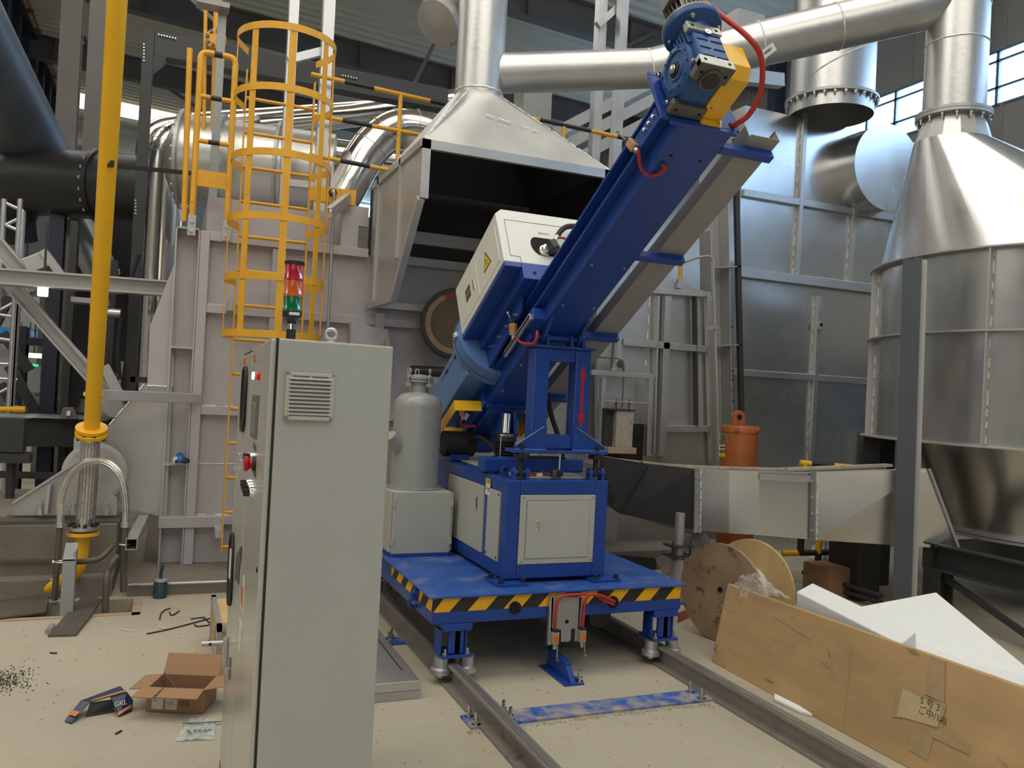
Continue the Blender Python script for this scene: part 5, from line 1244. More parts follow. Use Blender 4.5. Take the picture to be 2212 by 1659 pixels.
def oval(cx, y0, y1, lean, w): 
    out = []
    for i in range(28):
        a = 2*math.pi*i/28; yy = (y0+y1)/2-(y1-y0)/2*(math.copysign(abs(math.sin(a))**.5, math.sin(a))); xx = cx-lean*(yy-(y0+y1)/2)+w*math.copysign(abs(math.cos(a))**.6, math.cos(a))
        out.append((xx, yy))
    return out
o1 = oval(529, 794, 930, .05, 4.2); strip_tube(o1, .006, 'rubber', 'window_gasket', d2)
MB().prism([PF(*p) for p in o1], nF*.003).obj('window_pane', 'glass_dark', d2)
o2 = oval(500.5, 1153, 1306, .043, 4.2); strip_tube(o2, .006, 'rubber', 'window_gasket', d2)
MB().prism([PF(*p) for p in o2], nF*.003).obj('window_pane', 'glass_dark', d2)
pan([(496, 1186), (503, 1184), (499, 1252), (494, 1246)], 'paper', 'taped_note', d2, .004)
dl = pan([(512.5, 1198), (522.5, 1180), (517, 1262), (508.5, 1250)], 'cast', 'document_pouch', d1, .003)
pan([(527.5, 1242), (528.5, 1243), (525.5, 1328), (520.5, 1306)], 'paper', 'warning_sheet', d1, .002); pan([(524.6, 1262), (527.6, 1268), (525.2, 1318), (521.5, 1300)], 'orange_label', 'warning_field', d1, .0024)
pan([(518.5, 1336), (523.5, 1355), (520, 1412), (515.5, 1395)], 'paper', 'rating_sheet', d1, .002)
for (x, y, d_) in ((550.5, 773, d1), (529, 780, d2)):
    p = pan([(x-2.2, y-5), (x+3.2, y-8), (x+2.8, y+6), (x-2.8, y+8)], 'orange_label', 'red_plate', d_, .002)
MB().cyl(PF(556, 1231), PF(556, 1231)+nF*.003, .006, n=12).obj('lock_hole', 'ink', d1)
for y0 in (964, 1020):
    for k_ in range(3):
        for i in range(3):
            c = PF(553-i*2.4, y0+k_*5-i*3.2); MB().ob(c+nF*.0006, nF*.0004, UZ*.0035, fdv*.010).obj('engraved_label', 'cast', d1)
hd = PF(492.5, 1408); MB().ob(hd+nF*.010, nF*.010, fdv*.012, UZ*.055).obj('handle_plate', 'galvanised', d2, .005)
hp = hd+nF*.02+UZ*.035; MB().tube([hp, hp+nF*.05, hp+nF*.075], .010, 12).obj('lever_handle', 'galvanised', d2); MB().cyl(hp+nF*.045-V((0, .011, 0)), hp+nF*.045-V((0, .0125, 0)), .006, n=12).obj('key_hole', 'ink', d2)
for x, y in ((498, 1430), (497, 1455)): pan([(x-2, y-10), (x+2.4, y-10), (x+1.6, y+12), (x-2.6, y+12)], 'cast', 'lock_plate', d2, .003)
# signal tower
tp_ = V((.262, 2.18, ZT)); q = onplane(628, 730, V((0, 2.18, 0)), V((0, 1, 0))); tp_ = V((q.x, q.y, ZT))
tw = thing('signal_tower', 'red amber and green stack light on top of the grey cabinet', 'signal light', tp_)
u = RP(tp_, 1)
def TZ(y): return PY(632, y, tp_.y).z
cxs = []
for nm, r_, y0, y1, m in (('base_tube', 10, 742, 712, 'black'), ('metal_sleeve', 8.6, 714, 699, 'chrome'), ('neck', 9.5, 700, 692, 'black')):
    MB().cyl((tp_.x, tp_.y, max(TZ(y0), ZT-.001)), (tp_.x, tp_.y, TZ(y1)), r_*u, n=28).obj(nm, m, tw)
hsg = MB().lathe((tp_.x, tp_.y, TZ(694)), (0, 0, 1), [(10*u, 0), (20*u, .010), (20.5*u, TZ(673)-TZ(694))], 32).obj('housing', 'black', tw)
for nm, r_, y0, y1, m in (('green_lens', 20.2, 673.5, 641, 'lamp_green'), ('amber_lens', 20.2, 641, 607, 'lamp_amber'), ('red_lens', 20.2, 607, 573, 'lamp_red')):
    o = MB().lathe((tp_.x, tp_.y, TZ(y0)), (0, 0, 1), [(r_*u, 0), (r_*1.02*u, .001), (r_*1.02*u, .007), (r_*u, .008), (r_*.98*u, TZ(y1)-TZ(y0))], 36).obj(nm, m, tw)
    for k_ in range(36):
        a = 2*math.pi*k_/36; MB().ob((tp_.x+math.cos(a)*r_*.99*u, tp_.y+math.sin(a)*r_*.99*u, (TZ(y0)+TZ(y1))/2+.003), V((math.cos(a), math.sin(a), 0))*.0006, V((-math.sin(a), math.cos(a), 0))*.0007, UZ*(TZ(y1)-TZ(y0))*.38).obj('lens_rib', m, o) if False else None
MB().lathe((tp_.x, tp_.y, TZ(573)), (0, 0, 1), [(20.5*u, 0), (21*u, .001), (21*u, TZ(565)-TZ(573)), (19*u, TZ(563.5)-TZ(573))], 36).obj('cap', 'black', tw)
vd = (CAM-tp_); vd.z = 0; vd.normalize(); rt = V((-vd.y, vd.x, 0))
MB().ob(V((tp_.x, tp_.y, TZ(679)))+vd*20.4*u+rt*5*u, rt*11*u, vd*.0012, UZ*3*u).obj('name_plate', 'white', tw, .001)
eb = PS(728, 737); ebp = eb+fdv*.10; ebp.z = ZT
e = thing('eye_bolt', 'shiny lifting eye bolt on top of the grey cabinet', 'eye bolt', ebp)
MB().lathe(ebp, (0, 0, 1), [(.014, 0), (.014, .004), (.009, .006), (.008, .014)], 18).obj('shank', 'galvanised', e)
MB().torus(ebp+UZ*.0235, (.25, 1, 0), .0125, .0042, 28, 10).obj('eye', 'galvanised', e)
sc2 = PS(668, 733)+fdv*.12; sc2.z = ZT; MB().lathe(sc2, (0, 0, 1), [(.012, 0), (.010, .005), (.002, .007)], 14).obj('roof_screw', 'chrome', cab)

# ================================================================ LADDER, RAILINGS, YELLOW PIPE
LY = 6.75
ld = thing('caged_ladder', 'yellow steel ladder with hoop safety cage fixed to the furnace wall', 'ladder', (.62, 6.6, .3))
xl_ = PY(499, 800, LY).x; xr2 = xl_+.52
zb_ = PY(477, 1190, LY).z; ztp = PY(524, 150, LY).z
for x in (xl_, xr2): MB().bb(x-.005, x+.005, LY-.03, LY+.03, zb_, ztp).obj('stringer', 'yellow_old', ld)
zr0 = PY(490, 1181, LY).z; stp = PY(490, 806, LY).z-PY(490, 881, LY).z
i = 0
while zr0+i*stp < ztp-.2:
    MB().cyl((xl_, LY, zr0+i*stp), (xr2, LY, zr0+i*stp), .0135, n=10).obj('rung', 'yellow_old', ld); i += 1
HC = V((xl_+.26, LY-.30)); HR = .36
hz = [PY(590, y, LY-.65).z for y in (722, 597, 466, 327, 184, 50)]
for z in hz:
    b = MB(); n = 30; a0, a1 = math.radians(150), math.radians(390); pts = []
    pts.append(V((xl_, LY-.02, z)))
    for k_ in range(n+1):
        a = a0+(a1-a0)*k_/n; pts.append(V((HC.x+math.cos(a)*HR, HC.y+math.sin(a)*HR, z)))
    pts.append(V((xr2, LY-.02, z)))
    vs = []; hh = .026
    for p in pts:
        o_ = (V((p.x, p.y))-HC); o_ = V((o_.x, o_.y, 0)).normalized()*.003
        vs += [p+o_-UZ*hh, p+o_+UZ*hh, p-o_+UZ*hh, p-o_-UZ*hh]
    fs = []
    for k_ in range(len(pts)-1):
        for j in range(4): fs.append((k_*4+j, k_*4+(j+1) % 4, k_*4+4+(j+1) % 4, k_*4+4+j))
    b.add(vs, fs).obj('cage_hoop', 'yellow_old', ld)
for dg in (180, 225, 270, 315, 360):
    a = math.radians(dg); r_ = V((math.cos(a), math.sin(a), 0)); tt = V((-r_.y, r_.x, 0)); c_ = V((HC.x, HC.y, (hz[0]+hz[-1])/2))+r_*(HR-.006)
    MB().ob(c_, r_*.003, tt*.026, UZ*((hz[-1]-hz[0])/2+.02)).obj('cage_bar', 'yellow_old', ld)
MB().bb(xl_-.05, xl_+.01, LY, FY, zb_+.10, zb_+.16).obj('wall_bracket', 'lilac_grey', ld); MB().bb(xl_-.05, xl_+.01, LY, FY, PY(497, 660, LY).z-.04, PY(497, 660, LY).z+.04).obj('wall_bracket', 'silver_dull', ld)
# guard gate with rounded corners beside the ladder
GY = 6.98
def striped(par, p, q, r, ts, nm='rail', my='yellow_old'):
    p, q = V(p), V(q); prev = 0.0; col = 0
    for tt in list(ts)+[1.0]:
        MB().cyl(p.lerp(q, prev), p.lerp(q, tt), r, n=12).obj(nm, 'black' if col else my, par); prev = tt; col ^= 1
rl = thing('platform_guard', 'yellow tubular guard frame with black bands left of the caged ladder', 'railing', PY(440, 480, GY))
x0_, x1_ = PY(424, 300, GY).x, PY(500, 300, GY).x
zt_, zf = PY(470, 118, GY).z, PY(425, 475, GY).z
R_ = .05
MB().tube([V((x0_, GY, zf))]+bez([(x0_, GY, zt_-R_*1.6), (x0_, GY, zt_-R_), (x0_+R_*.3, GY, zt_-R_*.25), (x0_+R_, GY, zt_), (x0_+R_*1.6, GY, zt_)], 5)+[V((x0_+.10, GY, zt_))], .024, 12).obj('left_leg', 'yellow_old', rl)
zf2 = PY(485, 485, GY).z
MB().tube([V((x1_, GY, zf2))]+bez([(x1_, GY, zt_-R_*1.6), (x1_, GY, zt_-R_), (x1_-R_*.3, GY, zt_-R_*.25), (x1_-R_, GY, zt_), (x1_-R_*1.6, GY, zt_)], 5)+[V((x1_-.10, GY, zt_))], .024, 12).obj('right_leg', 'yellow_old', rl)
MB().cyl((x0_+.10, GY, zt_), (x1_-.10, GY, zt_), .0245, n=12).obj('top_band', 'black', rl)
for y in (212, 308): 
    z = PY(460, y, GY).z; striped(rl, (x0_, GY, z), (x1_, GY, z), .02, (.34, .66))
z0_, z1_ = PY(455, 405, GY).z, PY(455, 370, GY).z; MB().bb(x0_, x1_, GY-.006, GY+.006, z0_, z1_).obj('toe_plate', 'yellow_old', rl)
for x, z in ((x0_, zf), (x1_, zf2)):
    f = MB().bb(x-.03, x+.03, GY-.03, GY-.012, z-.13, z+.03).obj('clamp', 'silver_dull', rl)
    for dz in (-.02, -.09): MB().hexbolt((x, GY-.03, z+dz), (0, -1, 0), .017, .012).obj('bolt', 'galvanised', f)
pp = MB().cyl(PY(397, 478, GY), V((PY(410, 105, GY).x, GY, PY(410, 105, GY).z)), .022, n=12); tag(pp.obj('guard_post', 'yellow_old'), 'single yellow guard post left of the guard frame', 'post')
# gate valve pipe (yellow) behind
vp = thing('gas_valve_pipe', 'yellow vertical gas pipe with round flange behind the guard frame', 'pipe', PY(470, 100, 8.2))
MB().cyl(PY(463, 300, 8.2), PY(472, -30, 8.2), RP(PY(468, 100, 8.2), 9), n=18).obj('pipe', 'yellow_old', vp)
MB().cyl(PY(440, 300, 8.2), PY(445, -20, 8.2), RP(PY(445, 100, 8.2), 4), n=12).obj('side_pipe', 'yellow_old', vp)
fc = PY(467, 86, 8.1); fr_ = RP(fc, 22)
f = MB().lathe(fc, (-.35, -1, .15), [(fr_, -.02), (fr_, .03)], 24).obj('flange', 'yellow_old', vp)
for k_ in range(8):
    a = k_*math.pi/4+.2; d_, s_, u_ = frame((-.35, -1, .15)); MB().hexbolt(fc+d_*.03+(s_*math.cos(a)+u_*math.sin(a))*fr_*.78, d_, .018, .015).obj('bolt', 'cast', f)
# black / yellow platform railing
RY = 7.35
rr_ = thing('platform_railing', 'black and yellow banded platform railing running behind the fume hood', 'railing', PY(870, 300, RY))
def prail(a, c, ts, r=.02):
    striped(rr_, PY(*a, RY), PY(*c, RY), r, ts)
def frac(xs, a, c): return [(x-a)/(c-a) for x in xs]
prail((672, 160), (1000, 234), frac((740, 802, 925), 672, 1000)); prail((676, 248), (912, 292), frac((737, 800), 676, 912)); prail((668, 334), (848, 369), frac((733, 797), 668, 848))
prail((1120, 249), (1378, 305), frac((1163, 1272, 1330), 1120, 1378))
for (x, y0, y1) in ((866, 203, 345), (1218, 274, 380)):
    a = PY(x, y0, RY); MB().cyl(a, (a.x, a.y, PY(x, y1, RY).z), .02, n=12).obj('post', 'yellow_old', rr_)
# yellow toe box with cable gland
tbx = thing('toe_box', 'yellow sheet metal toe board with a smoky hole right of the ladder', 'board', PY(720, 425, 6.95))
MB().prism(ppoly([(668, 401), (770, 411), (767, 444), (668, 432)], 6.94), (0, .05, 0)).obj('board', 'yellow_old', tbx)
cgl = PY(719, 416, 6.93); MB().lathe(cgl, (0, -1, 0), [(.034, 0), (.03, .004)], 20).obj('cable_hole', 'ink', tbx)
cpx = PY(706, 735, 6.9).x
cdt = MB().tube(bez([PY(716, 416, 6.93), PY(720, 412, 6.86), V((PY(722, 418, 6.86).x, 6.86, PY(722, 425, 6.86).z))], 5)+[V((cpx+.005, 6.86, .9))], .0135, 10); tag(cdt.obj('conduit', 'galvanised'), 'thin steel conduit pipe down the furnace wall above the cabinet', 'conduit')
tag(MB().chan(PY(752, 428, 6.95), PY(712, 460, 6.6), .05, .08, .008, (0, 0, 1), 1).obj('bracket_arm', 'silver_dull'), 'short grey channel bracket beside the conduit', 'bracket')
# big yellow gas pipe
yp = thing('gas_pipe', 'large glossy yellow vertical gas pipe at the left', 'pipe', PD(198, 925, 5.72))
ya, yb = PD(198, 926, 5.72), PD(257, -60, 4.75); r0, r1 = RP(ya, 15.8), RP(yb, 21)
MB().cyl(ya, yb, r0, r1, 36).obj('pipe', 'yellow', yp)
ax = (yb-ya).normalized()
for k_, oo in enumerate((0, -.034)):
    MB().lathe(ya+UZ*oo, ax, [(r0*.9, -.014), (RP(ya, 32), -.014), (RP(ya, 32), .012), (r0, .012)], 36).obj('flange', 'yellow', yp, .002)
for k_ in range(8):
    a = k_*math.pi/4+.3; MB().hexbolt(ya+V((math.cos(a), math.sin(a), 0))*RP(ya, 26)+UZ*-.05, (0, 0, -1), .014, .02, .015).obj('bolt', 'black', yp)
MB().lathe(ya.lerp(yb, .625), ax, [(RP(ya.lerp(yb, .625), 18.6), 0), (RP(ya.lerp(yb, .625), 18.6), .02)], 24, False).obj('black_tape', 'black_tape', yp) if False else None
lp_ = ya.lerp(yb, .625); vd = (CAM-lp_).normalized(); MB().ob(lp_+vd*RP(lp_, 18.2)+C_R*.02, C_R*.022, vd*.002, UZ*.022).obj('tape_scrap', 'black_tape', yp)
MB().torus(PD(201, 852, 5.72), ax, RP(PD(201, 852, 5.72), 17.5), .006, 28, 6).obj('u_clamp', 'yellow', yp)
tag(MB().bar(PD(215, 853, 5.80), PY(428, 861, 6.95), .06, .075, (0, 0, 1)).obj('pipe_bracket', 'lilac_grey', None, .004), 'horizontal grey bracket tying the yellow pipe to the furnace column', 'bracket')
hb0, hb1 = PD(196, 946, 5.72), PD(184, 1128, 5.72)
fx = thing('braided_hose', 'straight braided stainless hose between the yellow pipe flanges', 'hose', hb1)
rh = RP(hb0, 18.5)
MB().cyl(hb1, hb0, rh, rh*.98, 30).obj('core', 'hose_braid', fx)
for k_ in range(18):
    a = 2*math.pi*k_/18; MB().tube([hb1+V((math.cos(a), math.sin(a), 0))*rh, hb0+V((math.cos(a), math.sin(a), 0))*rh*.98], .0045, 6).obj('braid_strand', 'steel', fx)
for p in (hb0, hb1): MB().lathe(p-UZ*.03, (0, 0, 1), [(rh*1.05, 0), (rh*1.05, .06)], 28).obj('end_collar', 'steel', fx)
lf = PD(180, 1140, 5.72); rlf = RP(lf, 32)
MB().lathe(lf, (0, 0, 1), [(rlf, -.012), (rlf, .010)], 36).obj('flange', 'galvanised', fx)
for k_ in range(8):
    a = k_*math.pi/4+.2; MB().hexbolt(lf+V((math.cos(a), math.sin(a), 0))*rlf*.84+UZ*.010, (0, 0, 1), .014, .022).obj('bolt', 'black', fx)
lp2 = thing('gas_pipe_stub', 'lower yellow gas pipe stub bending down into the floor trench', 'pipe', lf-UZ*.03)
MB().lathe(lf-UZ*.038, (0, 0, 1), [(rlf, -.012), (rlf, .012)], 36).obj('flange', 'yellow', lp2)
r3 = RP(lf, 16)
q = [lf-UZ*.04, PD(176, 1180, 5.72), PD(168, 1225, 5.72), PD(140, 1254, 5.72), PD(108, 1268, 5.72), PD(80, 1283, 5.72), PD(62, 1305, 5.72)]
MB().tube(bez(q, 8), r3, 24).obj('bent_pipe', 'yellow', lp2)
# bypass loop of braided hose
q = [PD(131, 1112, 5.60), PD(134, 1070, 5.60), PD(150, 1030, 5.60), PD(178, 1003, 5.60), PD(210, 996, 5.60), PD(240, 1006, 5.60), PD(262, 1035, 5.60), PD(270, 1075, 5.60), PD(272, 1112, 5.60)]
lo_ = thing('braided_loop', 'arched braided hose loop in front of the straight braided hose', 'hose', q[0])
pts = bez(q, 8); MB().tube(pts, RP(q[0], 7), 16).obj('hose', 'hose_braid', lo_)
for k_ in range(9):
    off = []
    for i, p in enumerate(pts):
        tt = (pts[min(i+1, len(pts)-1)]-pts[max(i-1, 0)]).normalized(); s_ = tt.cross(V((0, 1, 0))).normalized(); u_ = s_.cross(tt); a = 2*math.pi*k_/9
        off.append(p+(s_*math.cos(a)+u_*math.sin(a))*RP(q[0], 6.8))
    MB().tube(off, .0035, 5).obj('braid_strand', 'steel', lo_)
for p in (q[0], q[-1]):
    MB().cyl(p-UZ*.05, p+UZ*.005, .024, n=16).lathe(p-UZ*.085, (0, 0, 1), [(.03, 0), (.03, .035)], 6, True, False).obj('end_fitting', 'galvanised', lo_)
lft = PD(125, 1300, 5.60); rgt = PD(266, 1270, 5.60)
tag(MB().cyl(q[0]-UZ*.08, V((q[0].x-.01, q[0].y, .02)), .02, n=14).obj('bypass_pipe', 'dusty_steel'), 'thin grey pipe below the left end of the braided loop', 'pipe')
tag(MB().tube([q[-1]-UZ*.08, V((q[-1].x, q[-1].y, .30)), V((q[-1].x+.01, q[-1].y, .10))], .022, 14).obj('bypass_pipe', 'dusty_steel'), 'thin grey pipe below the right end of the braided loop', 'pipe')
tag(MB().tube(bez([PD(165, 1214, 5.42), PD(195, 1211, 5.42), PD(215, 1206, 5.46), PD(232, 1192, 5.52), PD(242, 1180, 5.58)], 6), .019, 12).obj('cross_pipe', 'dusty_steel'), 'bent grey pipe crossing in front of the yellow stub', 'pipe')
q4 = [PD(254, 1202, 5.52), PD(243, 1215, 5.48), PD(233, 1235, 5.46), PD(230, 1255, 5.42), PD(227, 1322, 5.42)]
tag(MB().tube(bez(q4, 5), .022, 12).obj('drain_pipe', 'dusty_steel'), 'bent grey pipe going down into the open trench', 'pipe')
# support posts for the hoses
sp_ = PZ(130, 1330); stz = PD(150, 1160, 5.75).z
ps = thing('hose_post', 'pale grey channel post standing at the trench beside the yellow stub', 'post', sp_)
MB().bb(sp_.x-.0, sp_.x+.075, sp_.y-.04, sp_.y-.028, -.0, stz-.05).bb(sp_.x+.063, sp_.x+.075, sp_.y-.028, sp_.y+.08, 0, stz+.0).bb(sp_.x, sp_.x+.012, sp_.y-.028, sp_.y+.05, 0, stz-.05).obj('channel', 'tank_grey', ps, .002)
MB().prism([(sp_.x, sp_.y-.04, stz-.06), (sp_.x+.075, sp_.y-.04, stz-.06), (sp_.x+.075, sp_.y+.10, stz+.02), (sp_.x, sp_.y+.10, stz+.02)], (0, 0, .01)).obj('cap_plate', 'tank_grey', ps)
MB().torus((sp_.x-.015, sp_.y-.01, stz-.07), (0, 0, 1), .03, .005, 20, 6).hexbolt((sp_.x-.05, sp_.y-.01, stz-.07), (-1, 0, 0), .012, .01).obj('pipe_clamp', 'galvanised', ps)
ha = PY(312, 1100, FY-.02); hbq = PD(284, 1176, 5.55)
ha = V((hbq.x+.05, FY-.02, hbq.z+.02))
ts_ = thing('support_tube', 'galvanised square tube stub pointing at the camera beside the braided loop', 'tube', hbq)
MB().bar(hbq, ha, .004, .075, UZ, (-.033, 0)).bar(hbq, ha, .004, .075, UZ, (.033, 0)).bar(hbq, ha, .066, .004, UZ, (0, .0355)).bar(hbq, ha, .066, .004, UZ, (0, -.0355)).obj('square_tube', 'galvanised', ts_)
MB().torus(q[-1]-UZ*.20, (0, 0, 1), .03, .006, 20, 6).bb(q[-1].x, hbq.x-.03, q[-1].y-.02, q[-1].y+.02, q[-1].z-.24, q[-1].z-.17).obj('pipe_clamp', 'galvanised', ts_)
# respirator mask on the stiffener
mk = PY(384, 984, FY-.045)
m_ = thing('respirator', 'blue half-face respirator mask resting on the furnace column shelf', 'respirator', mk)
mz = PY(395, 1003, FY).z+.008; mk.z = mz+.055
MB().lathe(mk+V((.01, 0, .035)), (.15, -.3, -1), [(.004, 0), (.02, .01), (.034, .04), (.045, .07), (.04, .085)], 20).obj('face_piece', 'blue_mask', m_)
MB().lathe(mk+V((-.012, -.03, -.02)), (-.5, -1, -.1), [(.024, -.02), (.024, .008), (.02, .012)], 18).obj('filter_cap', 'white', m_)
MB().tube(bez([mk+V((.03, 0, 0)), mk+V((.06, -.02, -.01)), mk+V((.085, 0, -.035)), mk+V((.05, .02, -.05))], 5), .008, 6).obj('strap', 'dark_blue_steel', m_)
MB().lathe((mk.x+.0, mk.y, mz), (0, 0, 1), [(.035, 0), (.038, .006), (.036, .014)], 18).obj('rim', 'paper', m_)

# ================================================================ LEFT BACKGROUND
# dark portal frame
PYY = 9.0
pf = thing('portal_gantry', 'dark grey bolted portal frame column and beam behind the yellow pipe', 'frame', PY(290, 830, PYY))
xa, xb = PY(302, 300, PYY).x, PY(322, 300, PYY).x
ztop_ = PY(310, 65, PYY).z
pc_ = MB().bb(xa-.02, xb, PYY-.05, PYY+.15, 0, ztop_).obj('column', 'dark_steel', pf, .004)
bx_a, bx_b = PY(312, 88, PYY), PY(965, 225, PYY)
MB().bb(xb, bx_b.x, PYY-.04, PYY+.14, ztop_-.24, ztop_).obj('beam', 'dark_steel', pf, .004)
MB().prism([(xb, PYY-.04, ztop_-.24), (xb+.12, PYY-.04, ztop_-.24), (xb, PYY-.04, ztop_-.38)], (0, .18, 0)).obj('haunch', 'dark_steel', pf)
for (x, y) in [(343+i*6, 75+i*1.4) for i in range(7)]+[(311, 96+i*7) for i in range(6)]+[(293, 433+i*7) for i in range(5)]+[(740+i*6, 163+i*1.3) for i in range(6)]:
    c_ = PY(x, y, PYY-.05); MB().hexbolt(c_, (0, -1, 0), .009, .01).obj('rivet_bolt', 'galvanised', pf)
tag(MB().bar(PY(245, 358, 8.8), PY(420, 375, 7.4), .035, .035).obj('tie_rod', 'dark_steel'), 'thin dark horizontal rod from the dark elbow to the guard post', 'rod')
# jacketed bright pipes
JY = 9.8
jp = thing('jacketed_pipe', 'mirror bright jacketed pipe standing behind the furnace column', 'pipe', PY(345, 600, JY))
rj = RP(PY(345, 600, JY), 37)
jx = PY(352, 500, JY).x; ztj = PY(340, 330, JY).z
arc = [V((jx, JY, 0.2)), V((jx, JY, 1)), V((jx, JY, 2)), V((jx, JY, ztj-.15))]
elb = [V((jx+rj*1.25*(1-math.cos(a)), JY, ztj+rj*1.25*math.sin(a))) for a in [i*math.pi/2/8 for i in range(9)]]
hz_ = elb[-1]
MB().tube(arc+elb+[hz_+V((x, -.10*x, .0)) for x in (.4, .8, 1.3, 1.9, 2.6, 3.6)], rj, 36).obj('jacket', 'jacket', jp)
for i in range(9):
    p = elb[i]; a = i*math.pi/16; dd = V((math.sin(a), 0, math.cos(a))); MB().torus(p, dd, rj*1.005, .006, 36, 5).obj('jacket_seam', 'steel', jp)
for z in (.9, 1.7, 2.5): MB().torus((jx, JY, z), (0, 0, 1), rj*1.003, .005, 36, 5).obj('jacket_band', 'steel', jp)
p2 = PY(340, 300, 10.6); rj2 = RP(p2, 22)
a2, b2 = PY(330, 280, 10.6), PY(1000, 232, 10.6)
tag(MB().tube(bez([PY(318, 420, 10.6), PY(316, 330, 10.6), PY(335, 285, 10.6), PY(400, 268, 10.6), PY(640, 250, 10.4), PY(990, 225, 10.0)], 6), rj2, 28).obj('upper_jacketed_pipe', 'jacket'), 'thinner mirror bright jacketed pipe running right above the silver drum', 'pipe')
tag(MB().tube([PY(560, 270, 9.6), PY(760, 250, 9.6), PY(985, 215, 9.6)], RP(PY(760, 240, 9.6), 24), 28).obj('upper_jacketed_pipe', 'jacket'), 'bright jacketed pipe behind the top of the ladder cage', 'pipe')
el2 = bez([PY(705, 480, 8.4), PY(745, 410, 8.4), PY(800, 320, 8.4), PY(860, 278, 8.4), PY(930, 290, 8.4), PY(960, 330, 8.4)], 6)
je = thing('jacketed_elbow', 'mirror bright segmented jacketed elbow left of the fume hood', 'pipe', el2[0])
MB().tube(el2, RP(el2[10], 42), 32).obj('jacket', 'jacket', je)
for i in range(12, 31, 3):
    dd = (el2[i+1]-el2[i-1]).normalized() if i+1 < len(el2) else (el2[i]-el2[i-1]).normalized()
    MB().torus(el2[i], dd, RP(el2[i], 42.3), .006, 32, 5).obj('jacket_seam', 'steel', je)
# silver drum behind the ladder
dr0 = PY(395, 345, 8.6); dr1 = PY(720, 385, 8.3); rd = RP(dr0, 95)
sd_ = thing('silver_drum', 'large horizontal silver drum with bolted flanges behind the caged ladder', 'vessel', dr0)
ax = (dr1-dr0).normalized(); Ld = (dr1-dr0).length
MB().lathe(dr0, ax, [(rd*.55, -.12), (rd*.9, -.05), (rd, .0), (rd, Ld)], 48).obj('shell', 'silver', sd_)
for f_ in (.0, .25, .62): MB().lathe(dr0+ax*Ld*f_, ax, [(rd, 0), (rd*1.12, 0), (rd*1.12, .03), (rd, .03)], 48, False, False).obj('flange', 'silver_dull', sd_)
for f_ in (0, .25):
    for k_ in range(24):
        a = k_*math.pi/12; d_, s_, u_ = frame(ax); MB().hexbolt(dr0+ax*(Ld*f_)+(s_*math.cos(a)+u_*math.sin(a))*rd*1.06, -ax, .018, .02).obj('bolt', 'silver_dull', sd_)
# galvanised uprights of a platform
up_ = 'tall galvanised steel upright of the platform, '
for nm, xa_, ya_, xb_, yb_, w_, Y in (('left of the pair behind the ladder cage', 632, 0, 616, 430, 20, 7.6), ('right of the pair behind the ladder cage', 705, 0, 692, 480, 24, 7.5), ('left of the pair right of the hood duct', 1297, 0, 1284, 370, 20, 7.8), ('right of the pair right of the hood duct', 1343, 0, 1330, 370, 19, 7.6)):
    a, c_ = PY(xa_, ya_, Y), PY(xb_, yb_, Y); X = (a.x+c_.x)/2; w2 = RP(a, w_)
    tag(MB().chan((X, Y, c_.z-.5), (X, Y, a.z+1.2), .10, w2, .01, (1, 0, 0), 1).obj('platform_upright', 'galvanised'), up_+nm, 'post')
tag(MB().bar(PY(622, 130, 7.55), PY(695, 112, 7.55), .06, .07).obj('platform_tie', 'galvanised'), 'short galvanised cross tie between the pair of uprights behind the ladder cage', 'beam')
tag(MB().bar(PY(1290, 55, 7.7), PY(1330, 20, 7.7), .06, .07).obj('platform_tie', 'galvanised'), 'short galvanised cross tie between the uprights right of the hood duct, upper', 'beam')
tag(MB().bar(PY(618, 395, 7.5), PY(690, 402, 7.5), .06, .06).obj('platform_tie', 'silver'), 'short silver cross beam low behind the ladder cage', 'beam')
a = PY(455, 0, 7.8); tag(MB().bb(PY(478, 50, 7.8).x-.03, PY(478, 50, 7.8).x+.04, 7.76, 7.84, PY(460, 480, 7.8).z, PY(478, 10, 7.8).z).obj('white_post', 'tank_grey'), 'pale grey post behind the yellow guard frame', 'post')
tag(MB().bb(PY(424, 5, 7.7).x, PY(496, 10, 7.7).x, 7.65, 7.8, PY(460, 15, 7.7).z, PY(460, 4, 7.7).z).obj('head_beam', 'tank_grey'), 'grey horizontal head beam on top of the pale grey post', 'beam')
# stair / conveyor stringer behind the railing right of the duct
stn = thing('inclined_conveyor', 'grey inclined conveyor stringer climbing behind the platform railing', 'conveyor', PY(1300, 250, 9.0))
for y_ in (0, 38, 80): MB().bar(PY(1195, 290+y_, 9.0), PY(1460, 150+y_, 9.0), .10, .13).obj('stringer', 'silver_dull', stn)
tag(MB().bb(PY(1125, 200, 8.5).x, PY(1185, 200, 8.5).x, 8.4, 8.7, PY(1150, 280, 8.5).z, PY(1150, 190, 8.5).z).obj('grey_box', 'tank_grey'), 'pale grey electrical box behind the hood below the branch duct', 'box')
